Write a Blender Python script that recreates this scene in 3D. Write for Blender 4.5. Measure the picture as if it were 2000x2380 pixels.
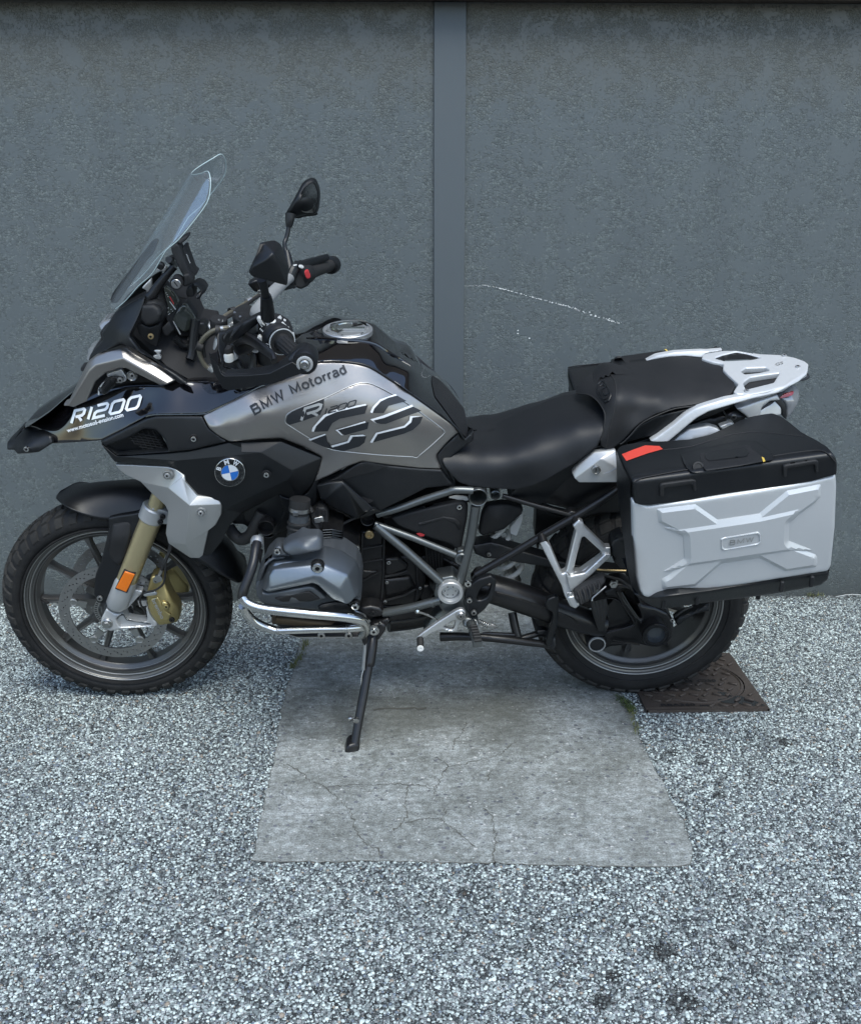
import bpy, bmesh, math, random
import numpy as np
from math import sin, cos, pi, radians, atan2, hypot, sqrt
from mathutils import Vector, Matrix, noise
from mathutils.geometry import delaunay_2d_cdt

random.seed(7)
for o in list(bpy.data.objects):
    bpy.data.objects.remove(o)
SC = bpy.context.scene
COL = SC.collection

# ---------------------------------------------------------------- camera
F, CAMH, PIT, YAW = 2613.71, 1.44944, 0.279349, 0.0275696
cam_d = bpy.data.cameras.new('camera')
cam_d.sensor_fit = 'HORIZONTAL'; cam_d.sensor_width = 36.0
cam_d.lens = F / 2000.0 * 36.0
cam_d.clip_start = 0.05; cam_d.clip_end = 400
cam = bpy.data.objects.new('camera', cam_d); COL.objects.link(cam)
cam.location = (0, 0, CAMH)
cam.rotation_euler = (pi / 2 - PIT, 0, -YAW)
SC.camera = cam

# ---------------------------------------------------------------- light
W = bpy.data.worlds.new('World'); SC.world = W; W.use_nodes = True
nt = W.node_tree; nt.nodes.clear()
SUN_EL, SUN_AZ = radians(60), radians(165)      # compass style angle: high, in front of the wall, veiled
sky = nt.nodes.new('ShaderNodeTexSky'); sky.sky_type = 'NISHITA'; sky.sun_disc = False
sky.sun_elevation = SUN_EL; sky.sun_rotation = SUN_AZ
sky.air_density = 1.1; sky.dust_density = 1.0; sky.ozone_density = 0.3
bg = nt.nodes.new('ShaderNodeBackground'); bg.inputs['Strength'].default_value = 0.12
ow = nt.nodes.new('ShaderNodeOutputWorld')
nt.links.new(sky.outputs[0], bg.inputs[0]); nt.links.new(bg.outputs[0], ow.inputs[0])
sd = bpy.data.lights.new('sun', 'SUN'); sd.energy = 1.25; sd.angle = radians(35); sd.color = (0.985, 1.0, 0.93)
sun = bpy.data.objects.new('sun', sd); COL.objects.link(sun)
sdir = Vector((sin(SUN_AZ) * cos(SUN_EL), cos(SUN_AZ) * cos(SUN_EL), sin(SUN_EL)))
sun.rotation_euler = sdir.to_track_quat('Z', 'Y').to_euler()
sun.location = sdir * 20
SC.view_settings.view_transform = 'Standard'; SC.view_settings.look = 'None'
SC.view_settings.exposure = 1.2; SC.view_settings.gamma = 1.0
SC.view_settings.use_curve_mapping = False

# ---------------------------------------------------------------- bike frame of reference
LEAN = 0.210892
BT = Vector((-0.0598762, 3.140503, 0))
BM = Matrix.Translation(BT) @ Matrix.Rotation(LEAN, 4, 'X')
BMI = BM.inverted()
_fw = Vector((sin(YAW) * cos(PIT), cos(YAW) * cos(PIT), -sin(PIT)))
_rt = Vector((cos(YAW), -sin(YAW), 0)); _up = _rt.cross(_fw)
CAMP = Vector((0, 0, CAMH))
OB = BMI @ CAMP
RB = BMI.to_3x3()
Z = {'A': (0, 350, 2.94), 'B': (400, 400, 2.94), 'C': (0, 750, 2.94), 'D': (0, 1100, 2.94), 'E': (500, 1000, 2.94),
     'F': (500, 650, 2.94), 'G': (950, 1050, 2.94), 'H': (1250, 750, 2.52), 'I': (550, 1450, 2.52), 'J': (1400, 1350, 2.94),
     'K': (1400, 1500, 4.41), 'L': (440, 680, 5.188), 'M': (220, 530, 5.88), 'N': (560, 1130, 5.188), 'Q': (1250, 1300, 4.41),
     'R': (200, 1270, 7.056), 'S': (0, 0, 1.0), 'O': (0, 0, 0.882)}
def zp(z, x, y):
    a = Z[z]; return (a[0] + x / a[2], a[1] + y / a[2])
def wray(x, y):
    return _fw + _rt * ((x - 1000) / F) + _up * ((1190 - y) / F)
def bray(x, y):
    return RB @ wray(x, y)
def tval(x, y, v):
    """distance along the sight line of a traced point, from the lateral offset (m) or the height 'z..' (mm) it really has"""
    d = bray(x, y)
    if isinstance(v, str):
        return (float(v[1:]) / 1000 - OB.z) / d.z
    return (v - OB.y) / d.y
def P3(x, y, v):
    return OB + bray(x, y) * tval(x, y, v)
def GP(x, y, z=0.0):
    d = wray(x, y); return CAMP + d * ((z - CAMH) / d.z)
def WP(x, y, yy):
    d = wray(x, y); return CAMP + d * (yy / d.y)
def tok(s, zone):
    if s[1] == ':' and s[0] in Z:
        zone = s[0]; s = s[2:]
    a = s.split(',')
    x, y = zp(zone, float(a[0]), float(a[1]))
    v = None
    if len(a) > 2:
        v = a[2] if a[2][0] == 'z' else float(a[2]) / 1000
    return x, y, v
def toks(s, zone='S'):
    return [tok(t, zone) for t in s.split()]
def pts3(s, zone='S', lat=None):
    return [P3(x, y, lat if v is None else v) for x, y, v in toks(s, zone)]

# ---------------------------------------------------------------- objects
def shade(me, ang):
    for p in me.polygons: p.use_smooth = True
    if ang < 179:
        me.set_sharp_from_angle(angle=radians(ang))
def mesh(name, geos, mats, ang=35, bev=0, seg=2, fix=False):
    vs, fs, mi = [], [], []
    if not isinstance(mats, (list, tuple)): mats = [mats]
    for g in geos:
        v, f = g[0], g[1]; m = g[2] if len(g) > 2 else 0
        n = len(vs); vs += [tuple(q) for q in v]
        fs += [[i + n for i in q] for q in f]; mi += [m] * len(f)
    me = bpy.data.meshes.new(name); me.from_pydata(vs, [], fs)
    for m in mats: me.materials.append(m)
    me.polygons.foreach_set('material_index', mi)
    me.validate(); me.update()
    if fix:
        b = bmesh.new(); b.from_mesh(me); bmesh.ops.recalc_face_normals(b, faces=b.faces); b.to_mesh(me); b.free()
    shade(me, ang)
    return me
def link(name, me, parent=None, loc=None, rot=None):
    o = bpy.data.objects.new(name, me); COL.objects.link(o)
    if parent: o.parent = parent
    if loc is not None: o.location = loc
    if rot is not None: o.rotation_euler = rot
    return o
def mk(name, geos, mats, parent=None, ang=35, bev=0, seg=2, fix=False, mir=False):
    if isinstance(geos, tuple): geos = [geos]
    me = mesh(name, geos, mats, ang, fix=fix)
    o = link(name, me, parent)
    if parent is not None and parent.get('_off') is not None:
        off = Vector(parent['_off']); top_ = parent.type == 'EMPTY'
        me.transform(Matrix.Translation(-off)); o['_off'] = list(off)
    if bev:
        b = o.modifiers.new('bevel', 'BEVEL'); b.width = bev; b.segments = seg; b.limit_method = 'ANGLE'; b.angle_limit = radians(20)
        b.harden_normals = False
    if mir:
        o2 = link(name, me, parent); o2.scale = (1, -1, 1)
        if bev:
            b = o2.modifiers.new('bevel', 'BEVEL'); b.width = bev; b.segments = seg; b.limit_method = 'ANGLE'; b.angle_limit = radians(20)
    return o
def empty(name, label, cat, mat=None, group=None, off=None):
    o = bpy.data.objects.new(name, None); COL.objects.link(o)
    if mat is not None: o.matrix_world = mat
    o['label'] = label; o['category'] = cat
    if group: o['group'] = group
    if off is not None: o['_off'] = off
    return o
def tag(o, label=None, cat=None, group=None, kind=None):
    if label: o['label'] = label
    if cat: o['category'] = cat
    if group: o['group'] = group
    if kind: o['kind'] = kind
    return o

# ---------------------------------------------------------------- geometry makers (return verts, faces)
def frames(path):
    n = len(path); T = []
    for i in range(n):
        a = path[max(i - 1, 0)]; b = path[min(i + 1, n - 1)]
        T.append((b - a).normalized())
    up = Vector((0, 0, 1)) if abs(T[0].z) < .9 else Vector((0, 1, 0))
    N = [(up - T[0] * up.dot(T[0])).normalized()]
    for i in range(1, n):
        v = N[-1] - T[i] * N[-1].dot(T[i]); N.append(v.normalized())
    return [(T[i], N[i], T[i].cross(N[i])) for i in range(n)]
def catmull(p, k=6, closed=False):
    out = []; n = len(p)
    rng = range(n) if closed else range(n - 1)
    for i in rng:
        if closed: a, b, c, d = p[i - 1], p[i], p[(i + 1) % n], p[(i + 2) % n]
        else: a, b, c, d = p[max(i - 1, 0)], p[i], p[i + 1], p[min(i + 2, n - 1)]
        for j in range(k):
            t = j / k
            out.append(b * 1.0 * (1) + (c - a) * (.5 * t) + (a * 2 - b * 5 + c * 4 - d) * (.5 * t * t) + (b * 3 - a - c * 3 + d) * (.5 * t ** 3))
    if not closed: out.append(p[-1] * 1.0)
    return out
def g_tube(path, r, seg=12, sm=0, cap=True, flat=1.0):
    path = [Vector(p) for p in path]
    rr = list(r) if isinstance(r, (list, tuple)) else [r] * len(path)
    if sm:
        n = len(path); path2 = catmull(path, sm)
        r2 = []
        for i in range(len(path2)):
            u = i / sm; j = min(int(u), n - 2); w = u - j
            r2.append(rr[j] * (1 - w) + rr[j + 1] * w)
        path, rr = path2, r2
    fr = frames(path); vs = []; fs = []
    for i, (T, N, B) in enumerate(fr):
        for k in range(seg):
            a = 2 * pi * k / seg
            vs.append(path[i] + N * (cos(a) * rr[i] * flat) + B * (sin(a) * rr[i]))
    for i in range(len(path) - 1):
        for k in range(seg):
            a = i * seg + k; b = i * seg + (k + 1) % seg
            fs.append([a, b, b + seg, a + seg])
    if cap:
        fs.append(list(range(seg))[::-1]); m = (len(path) - 1) * seg
        fs.append([m + k for k in range(seg)])
    return vs, fs
def g_lathe(c, ax, prof, seg=32, a0=0, a1=2 * pi):
    """prof: list of (radius, height along ax)"""
    c = Vector(c); ax = Vector(ax).normalized()
    u = ax.orthogonal().normalized(); v = ax.cross(u)
    if abs(ax.y) > .99: u = Vector((1, 0, 0)); v = ax.cross(u)
    full = abs(a1 - a0 - 2 * pi) < 1e-6
    n = seg if full else seg + 1
    vs = []; fs = []
    for r, h in prof:
        for k in range(n):
            a = a0 + (a1 - a0) * k / seg
            vs.append(c + ax * h + (u * cos(a) + v * sin(a)) * r)
    for i in range(len(prof) - 1):
        for k in range(seg):
            k2 = (k + 1) % n if full else k + 1
            fs.append([i * n + k, i * n + k2, (i + 1) * n + k2, (i + 1) * n + k])
    return vs, fs
LAT = Vector((0, -1, 0))       # towards the rider's left, the side the photograph shows
def g_box(c, s, rot=None):
    c = Vector(c); h = [x / 2 for x in s]; vs = []
    M3 = rot if rot is not None else Matrix.Identity(3)
    for x in (-1, 1):
        for y in (-1, 1):
            for z in (-1, 1):
                vs.append(c + M3 @ Vector((x * h[0], y * h[1], z * h[2])))
    return vs, [[0, 1, 3, 2], [4, 6, 7, 5], [0, 4, 5, 1], [2, 3, 7, 6], [0, 2, 6, 4], [1, 5, 7, 3]]
def g_bar(a, b, w, t, side=None, w2=None, t2=None):
    """bar from a to b: w across, t along 'side' direction"""
    a = Vector(a); b = Vector(b); d = (b - a).normalized()
    s = Vector(side) if side is not None else Vector((0, 1, 0))
    s = (s - d * s.dot(d)).normalized(); n = d.cross(s)
    w2 = w if w2 is None else w2; t2 = t if t2 is None else t2
    vs = []
    for p, ww, tt in ((a, w, t), (b, w2, t2)):
        for i, j in ((-1, -1), (1, -1), (1, 1), (-1, 1)):
            vs.append(p + n * (i * ww / 2) + s * (j * tt / 2))
    return vs, [[0, 1, 2, 3], [4, 7, 6, 5], [0, 4, 5, 1], [1, 5, 6, 2], [2, 6, 7, 3], [3, 7, 4, 0]]
def area2(p):
    return .5 * sum(p[i - 1][0] * p[i][1] - p[i][0] * p[i - 1][1] for i in range(len(p)))
def round_poly(p, r, k=3):
    out = []; n = len(p)
    for i in range(n):
        a = np.array(p[i - 1]); b = np.array(p[i]); c = np.array(p[(i + 1) % n])
        u = a - b; w = c - b; lu = np.linalg.norm(u); lw = np.linalg.norm(w)
        q = min(r, lu * .42, lw * .42)
        if q < .3: out.append(tuple(b)); continue
        s = b + u / lu * q; e = b + w / lw * q
        for j in range(k + 1):
            t = j / k; out.append(tuple((1 - t) ** 2 * s + 2 * t * (1 - t) * b + t * t * e))
    return out
def smooth_poly(p, k=4):
    v = catmull([Vector((a[0], a[1])) for a in p], k, True)
    return [(a.x, a.y) for a in v]
def resample(p, step):
    out = []; n = len(p)
    for i in range(n):
        a = p[i]; b = p[(i + 1) % n]; L = hypot(b[0] - a[0], b[1] - a[1]); m = max(1, int(L / step + .5))
        for j in range(m):
            t = j / m; out.append((a[0] + (b[0] - a[0]) * t, a[1] + (b[1] - a[1]) * t))
    return out
def inpoly(P, poly):
    P = np.asarray(P); poly = np.asarray(poly); x, y = P[:, 0], P[:, 1]; c = np.zeros(len(P), bool)
    q = np.roll(poly, 1, 0)
    for (x1, y1), (x2, y2) in zip(poly, q):
        if y1 == y2: continue
        m = ((y1 > y) != (y2 > y)) & (x < (x2 - x1) * (y - y1) / (y2 - y1) + x1)
        c ^= m
    return c
def distpoly(P, poly):
    P = np.asarray(P); poly = np.asarray(poly); q = np.roll(poly, -1, 0); d = np.full(len(P), 1e9)
    for a, b in zip(poly, q):
        ab = b - a; L = ab @ ab
        if L == 0: continue
        t = np.clip(((P - a) @ ab) / L, 0, 1); pr = a + t[:, None] * ab
        d = np.minimum(d, np.hypot(*(P - pr).T))
    return d
class Surf:
    """inverse distance over the traced outline, fitted smoothly through control points"""
    def __init__(s, ctrl, lam=0.0):
        if isinstance(ctrl, (int, float)):
            s.const = float(ctrl); s.c = None; return
        s.const = None
        X = np.array([(a, b) for a, b, v in ctrl]); Y = np.array([1 / tval(a, b, v) for a, b, v in ctrl])
        s.m = X.mean(0); s.k = 1 / max(X.std(), 1); U = (X - s.m) * s.k; s.U = U; n = len(U)
        if n == 3:
            A = np.c_[np.ones(3), U]; s.c = np.r_[np.zeros(3), np.linalg.solve(A, Y)]; return
        K = s.kern(U, U) + lam * np.eye(n); Pm = np.c_[np.ones(n), U]
        A = np.block([[K, Pm], [Pm.T, np.zeros((3, 3))]])
        s.c = np.linalg.lstsq(A, np.r_[Y, 0, 0, 0], rcond=None)[0]
    def kern(s, A, B):
        d = np.hypot(A[:, None, 0] - B[None, :, 0], A[:, None, 1] - B[None, :, 1]); return d * d * np.log(d + 1e-9)
    def t(s, X):
        X = np.asarray(X, float)
        if s.const is not None:
            return np.array([tval(x, y, s.const) for x, y in X])
        U = (X - s.m) * s.k; n = len(s.U)
        return 1 / (s.kern(U, s.U) @ s.c[:n] + s.c[n] + U @ s.c[n + 1:])
    def pts(s, X, off=0.0):
        T = s.t(X); return [OB + bray(x, y) * (t - off) for (x, y), t in zip(X, T)]
def triang(outer, holes=(), inner=()):
    V = []; Ed = []
    for loop in [outer] + list(holes):
        n = len(V); V += [Vector(p) for p in loop]; m = len(loop)
        Ed += [(n + i, n + (i + 1) % m) for i in range(m)]
    V += [Vector(p) for p in inner]
    r = delaunay_2d_cdt(V, Ed, [], 0, 1e-4)
    X = np.array([(v.x, v.y) for v in r[0]]); T = [list(f) for f in r[2]]
    C = np.array([X[f].mean(0) for f in T]); k = inpoly(C, outer)
    for h in holes: k &= ~inpoly(C, h)
    return X, [f for f, q in zip(T, k) if q]
def sheet(outer, holes=(), step=8.0, rnd=0.0):
    """triangulated outline with inner points; returns px points, tris, distance from the edge"""
    outer = resample(outer, step); holes = [resample(h, step) for h in holes]
    xs = np.array(outer); lo = xs.min(0); hi = xs.max(0); inner = []
    gx = np.arange(lo[0], hi[0] + step, step); gy = np.arange(lo[1], hi[1] + step, step * .866); G = []
    for j, y in enumerate(gy):
        for x in gx: G.append((x + (step / 2 if j % 2 else 0), y))
    loops = [outer] + holes
    def dist(Q):
        d = np.full(len(Q), 1e9)
        for l in loops: d = np.minimum(d, distpoly(Q, l))
        return d
    def inside(Q):
        k = inpoly(Q, outer)
        for h in holes: k &= ~inpoly(Q, h)
        return k
    if G:
        G = np.array(G); G = G[inside(G)]
        if len(G): G = G[dist(G) > max(step * .55, rnd * 1.25)]
        inner += [tuple(g) for g in G]
    if rnd:
        for fr_ in (.12, .35, .65, 1.0):
            R = []
            for l in loops:
                L = np.array(l); nx = np.roll(L, -1, 0) - np.roll(L, 1, 0); nn = np.c_[-nx[:, 1], nx[:, 0]]
                ln = np.hypot(*nn.T); ln[ln == 0] = 1; nn /= ln[:, None]
                for sg in (1, -1): R.append(L + nn * (rnd * fr_ * sg))
            R = np.concatenate(R); R = R[inside(R)]
            if len(R): R = R[dist(R) > rnd * fr_ * .93]
            inner += [tuple(g) for g in R]
    X, T = triang(outer, holes, inner)
    D = dist(X)
    return X, T, D
def g_skin(zone, outline, ctrl, depth=.02, rnd=4, step=8, holes=(), dirv=(0, 1, 0), cr=4, sm=False, push=1.0, back=True, cham=False):
    ol = [(a, b) for a, b, c in toks(outline, zone)] if isinstance(outline, str) else outline
    ol = smooth_poly(ol) if sm else round_poly(ol, cr)
    hs = []
    for h in holes:
        q = [(a, b) for a, b, c in toks(h, zone)] if isinstance(h, str) else h
        hs.append(round_poly(q, cr))
    if isinstance(ctrl, str): ctrl = toks(ctrl, zone)
    S_ = ctrl if hasattr(ctrl, 'pts') else Surf(ctrl)
    X, T, D = sheet(ol, hs, step, rnd)
    dv = Vector(dirv).normalized()
    P = S_.pts(X)
    if rnd:
        sc = rnd / 860.0 * push
        for i, d in enumerate(D):
            if d < rnd: P[i] = P[i] + dv * (sc * ((1 - d / rnd) if cham else (1 - sqrt(max(0, 1 - (1 - d / rnd) ** 2)))))
    # orient towards the camera
    fs = []
    for f in T:
        a, b, c = (P[i] for i in f)
        if (b - a).cross(c - a).dot(OB - a) < 0: f = f[::-1]
        fs.append(f)
    if depth:
        cnt = {}
        for f in fs:
            for i in range(len(f)):
                e = (f[i], f[(i + 1) % len(f)])
                cnt[e] = 1
        n = len(P); bd = {}
        add = []
        for (a, b) in list(cnt):
            if (b, a) not in cnt:
                for q in (a, b):
                    if q not in bd: bd[q] = n + len(add); add.append(P[q] + dv * depth)
                fs.append([b, a, bd[a], bd[b]])
        P = P + add
        if back:
            X2, T2 = None, None
            for f in T:
                pass
            m = len(P); P = P + [p + dv * depth for p in P[:n]]
            # close the back with the same tiles
            mp = {i: (bd[i] if i in bd else m + i) for i in range(n)}
            for f in fs[:len(T)]: fs.append([mp[i] for i in f][::-1])
    return P, fs
def g_facet(zone, vstr, fstr, depth=.006, dirv=(0, 1, 0)):
    V = {}; names = []; P = []
    for s in vstr.split():
        k, r = s.split('=')
        x, y, v = tok(r, zone); V[k] = len(P); P.append(P3(x, y, v))
    dv = Vector(dirv).normalized(); fs = []
    for s in fstr.split():
        f = [V[c] for c in (s.split('.') if '.' in s else s)]
        nrm = Vector((0, 0, 0))
        for i in range(1, len(f) - 1): nrm += (P[f[i]] - P[f[0]]).cross(P[f[i + 1]] - P[f[0]])
        if nrm.dot(OB - P[f[0]]) < 0: f = f[::-1]
        fs.append(f)
    if depth:
        ed = set()
        for f in fs:
            for i in range(len(f)): ed.add((f[i], f[(i + 1) % len(f)]))
        n = len(P); n0 = len(fs); P = P + [p + dv * depth for p in P]
        for a, b in list(ed):
            if (b, a) not in ed: fs.append([b, a, a + n, b + n])
        for f in fs[:n0]: fs.append([i + n for i in f][::-1])
    return P, fs
def g_decal(zone, outline, surf, off=.0012, step=14, cr=0, holes=(), sm=False):
    ol = [(a, b) for a, b, c in toks(outline, zone)] if isinstance(outline, str) else outline
    if sm: ol = smooth_poly(ol)
    elif cr: ol = round_poly(ol, cr)
    hs = [[(a, b) for a, b, c in toks(h, zone)] if isinstance(h, str) else h for h in holes]
    X, T, D = sheet(ol, hs, step)
    P = surf.pts(X, off); fs = []
    for f in T:
        a, b, c = (P[i] for i in f)
        if (b - a).cross(c - a).dot(OB - a) < 0: f = f[::-1]
        fs.append(f)
    return P, fs
_tc = {}
def text2d(body, bold=0.0, sp=1.0):
    if (body, bold, sp) in _tc: return _tc[(body, bold, sp)]
    cu = bpy.data.curves.new('t', 'FONT'); cu.body = body; cu.offset = bold; cu.space_character = sp; cu.resolution_u = 4
    o = bpy.data.objects.new('t', cu); COL.objects.link(o)
    dg = bpy.context.evaluated_depsgraph_get(); me = bpy.data.meshes.new_from_object(o.evaluated_get(dg))
    v = [(a.co.x, a.co.y) for a in me.vertices]; f = [list(p.vertices) for p in me.polygons]
    bpy.data.objects.remove(o); bpy.data.curves.remove(cu); bpy.data.meshes.remove(me)
    x0 = min(a[0] for a in v); x1 = max(a[0] for a in v); y1 = max(a[1] for a in v)
    v = [((a[0] - x0) / (x1 - x0), a[1] / y1) for a in v]
    _tc[(body, bold, sp)] = (v, f); return v, f
def g_text(body, a, b, h, surf, off=.0015, shear=0.0, bold=0.0, sp=1.0, bend=None):
    """a, b px of the baseline ends, h letter height in px, laid on a surface"""
    v, f = text2d(body, bold, sp); a = np.array(a, float); b = np.array(b, float); u = b - a; L = np.hypot(*u); e = u / L
    n = np.array((e[1], -e[0])); X = [a + u * x + n * (h * y) + e * (shear * h * y) for x, y in v]
    P = surf.pts(X, off); fs = []
    for q in f:
        p0, p1, p2 = P[q[0]], P[q[1]], P[q[2]]
        fs.append(q if (p1 - p0).cross(p2 - p0).dot(OB - p0) > 0 else q[::-1])
    return P, fs
class SurfMax:
    """visible surface of a convex body: the farther of several planes along each sight line, edges rounded"""
    def __init__(s, parts, k=.006): s.parts = parts; s.k = k
    def t(s, X):
        T = np.stack([p.t(X) for p in s.parts]); m = T.max(0); return m + s.k * np.log(np.exp((T - m) / s.k).sum(0))
    def pts(s, X, off=0.0):
        T = s.t(X); return [OB + bray(x, y) * (t - off) for (x, y), t in zip(X, T)]
class Off:
    def __init__(s, base, off): s.b = base; s.o = off
    def t(s, X): return s.b.t(X) - s.o
    def pts(s, X, off=0.0): return s.b.pts(X, s.o + off)
class Flat:
    """a plane in any world: maps (x, y) of text or outline to o + x*u + y*v"""
def text3(body, o, u, v, w, h, th=0.0, bold=0.0, sp=1.0, shear=0.0):
    vv, f = text2d(body, bold, sp); o = Vector(o); u = Vector(u).normalized(); v = Vector(v).normalized(); n = u.cross(v)
    P = [o + u * (x * w + shear * h * y) + v * (y * h) + n * th for x, y in vv]
    return P, f

# bolts share their mesh
_bm = {}
def bolt(parent, pos, r=.008, mat=None, kind='hex', ax=(0, -1, 0), h=.005, name='bolt'):
    key = (round(r, 4), mat.name, kind, round(h, 4))
    if key not in _bm:
        sr = r * .42
        prof = [(r, 0), (r, h * .55), (r * .9, h * .9), (r * .72, h), (sr, h)]
        g = [g_lathe((0, 0, 0), (0, 0, 1), prof, 16)]
        sk = g_lathe((0, 0, 0), (0, 0, 1), [(sr, h), (sr * .95, h * .45), (0.0001, h * .4)], 6)
        g.append((sk[0], sk[1], 1))
        _bm[key] = mesh(name, g, [mat, M['dark']], 40)
    o = link(name, _bm[key], parent)
    off = Vector(parent['_off']) if parent.get('_off') is not None else Vector((0, 0, 0))
    o.location = Vector(pos) - off
    o.rotation_euler = Vector(ax).to_track_quat('Z', 'Y').to_euler()
    return o

# ---------------------------------------------------------------- materials
def NT(name):
    m = bpy.data.materials.new(name); m.use_nodes = True; t = m.node_tree; t.nodes.clear()
    out = t.nodes.new('ShaderNodeOutputMaterial'); b = t.nodes.new('ShaderNodeBsdfPrincipled'); t.links.new(b.outputs[0], out.inputs[0])
    return m, t, b
def nn(t, typ, **kw):
    n = t.nodes.new(typ)
    for k, v in kw.items():
        if k == 'props':
            for a, c in v.items(): setattr(n, a, c)
        elif isinstance(k, str) and k[0] == 'i' and k[1:].isdigit():
            if hasattr(v, 'is_output') or isinstance(v, bpy.types.NodeSocket): t.links.new(v, n.inputs[int(k[1:])])
            else: n.inputs[int(k[1:])].default_value = v
    return n
def math_(t, op, a, b=None, c=None):
    n = t.nodes.new('ShaderNodeMath'); n.operation = op
    for i, v in enumerate((a, b, c)):
        if v is None: continue
        if isinstance(v, bpy.types.NodeSocket): t.links.new(v, n.inputs[i])
        else: n.inputs[i].default_value = v
    return n.outputs[0]
def ramp(t, fac, stops):
    n = t.nodes.new('ShaderNodeValToRGB'); e = n.color_ramp.elements
    while len(e) < len(stops): e.new(.5)
    for q, (p, c) in zip(e, stops):
        q.position = p; q.color = c if len(c) == 4 else (*c, 1)
    t.links.new(fac, n.inputs[0]); return n.outputs[0]
def mix(t, fac, a, b, mode='MIX'):
    n = t.nodes.new('ShaderNodeMix'); n.data_type = 'RGBA'; n.blend_type = mode
    for i, v in ((0, fac), (6, a), (7, b)):
        if isinstance(v, bpy.types.NodeSocket): t.links.new(v, n.inputs[i])
        else: n.inputs[i].default_value = (*v, 1) if isinstance(v, tuple) and len(v) == 3 else v
    return n.outputs[2]
def coords(t):
    return t.nodes.new('ShaderNodeTexCoord').outputs['Object']
def noise_(t, vec, scale, detail=4, rough=.55, dist=0):
    n = t.nodes.new('ShaderNodeTexNoise'); t.links.new(vec, n.inputs['Vector']); n.inputs['Scale'].default_value = scale
    n.inputs['Detail'].default_value = detail; n.inputs['Roughness'].default_value = rough; n.inputs['Distortion'].default_value = dist
    return n.outputs[0]
def bump(t, b, h, strength, dist=.001):
    n = t.nodes.new('ShaderNodeBump'); n.inputs['Strength'].default_value = strength; n.inputs['Distance'].default_value = dist
    t.links.new(h, n.inputs['Height']); t.links.new(n.outputs[0], b.inputs['Normal']); return n
M = {}
def mat(key, col, rough=.5, metal=0.0, grain=0.0, gscale=900, dust=.12, coat=0.0, croug=.05, var=.08, spec=.5, flake=0.0, name=None, brush=None):
    m, t, b = NT(name or key); M[key] = m; co = coords(t)
    big = noise_(t, co, 9, 5, .6); fine = noise_(t, co, 130, 4, .6)
    base = mix(t, math_(t, 'MULTIPLY', math_(t, 'SUBTRACT', fine, .35), var * 2), tuple(col), tuple(min(1, c * 1.7 + .01) for c in col))
    # fine dust that settles in soft patches
    d = math_(t, 'MULTIPLY', math_(t, 'SMOOTH_MIN', math_(t, 'MAXIMUM', math_(t, 'SUBTRACT', math_(t, 'ADD', big, math_(t, 'MULTIPLY', fine, .35)), .62), 0), 1, .1), dust)
    base = mix(t, d, base, (.22, .21, .19))
    t.links.new(base, b.inputs['Base Color'])
    r = math_(t, 'ADD', rough - .04, math_(t, 'MULTIPLY', fine, .1)); r2 = math_(t, 'ADD', r, d); t.links.new(r2, b.inputs['Roughness'])
    b.inputs['Metallic'].default_value = metal; b.inputs['Specular IOR Level'].default_value = spec
    b.inputs['Coat Weight'].default_value = coat; b.inputs['Coat Roughness'].default_value = croug
    if grain or flake or brush:
        if brush:
            mp = t.nodes.new('ShaderNodeMapping'); mp.inputs['Scale'].default_value = brush; t.links.new(co, mp.inputs[0])
            g = noise_(t, mp.outputs[0], 60, 3); bump(t, b, g, .12, .0008)
        else:
            g = noise_(t, co, gscale, 2, .7)
            bump(t, b, g, grain or flake, .0006)
    return m
mat('dark', (.006, .006, .007), .7, dust=.05)
mat('plastic', (.0045, .0055, .0068), .38, grain=.35, gscale=1100, spec=.46, dust=.05, name='grained black plastic')
mat('plastic2', (.009, .0095, .0105), .55, grain=.5, gscale=800, spec=.38, dust=.09, name='rough charcoal plastic')
mat('gloss', (.003, .003, .004), .06, coat=1.0, croug=.02, dust=.03, var=.02, name='gloss black paint')
mat('titan', (.35, .33, .31), .33, .9, flake=.12, gscale=1600, dust=.04, var=.05, coat=.35, croug=.18, name='satin titanium paint')
mat('silver', (.42, .425, .415), .38, .75, flake=.12, gscale=1600, dust=.06, var=.05, name='satin silver paint')
mat('paintsil', (.52, .535, .54), .38, .35, flake=.1, gscale=1500, dust=.05, var=.04, name='aluminium painted panel')
mat('alu', (.56, .57, .57), .36, .85, flake=.15, gscale=900, dust=.08, name='cast aluminium')
mat('alupaint', (.46, .47, .47), .36, .55, dust=.08, name='silver lacquer')
mat('frame', (.13, .14, .14), .33, .75, dust=.08, var=.05, coat=.3, croug=.2, name='grey frame paint')
mat('blackmetal', (.010, .010, .011), .30, .2, dust=.12, name='black lacquered metal')
mat('engine', (.008, .008, .009), .30, .4, grain=.3, gscale=600, dust=.25, name='black engine casting')
mat('enggrey', (.20, .225, .25), .32, .85, grain=.25, gscale=700, dust=.12, name='grey engine cover')
mat('engdark', (.10, .11, .12), .42, .6, grain=.3, gscale=700, dust=.15, name='dark grey engine cover')
mat('chrome', (.62, .62, .60), .14, 1.0, dust=.1, brush=(1, 1, 1), name='polished steel')
mat('steel', (.42, .42, .41), .30, 1.0, dust=.12, name='steel')
mat('disc', (.38, .375, .37), .34, .98, dust=.04, name='brake disc steel')
mat('gold', (.55, .47, .28), .40, .85, dust=.05, name='gold anodised tube')
mat('caliper', (.45, .37, .17), .30, .8, dust=.12, name='gold caliper')
mat('rim', (.15, .148, .143), .36, .85, dust=.03, var=.05, coat=.2, croug=.2, name='grey wheel paint')
mat('rubber', (.008, .008, .0085), .66, grain=.4, gscale=500, dust=.2, spec=.35, name='tyre rubber')
mat('rimglint', (.40, .40, .385), .40, .85, dust=.05, name='rim highlight')
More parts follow.
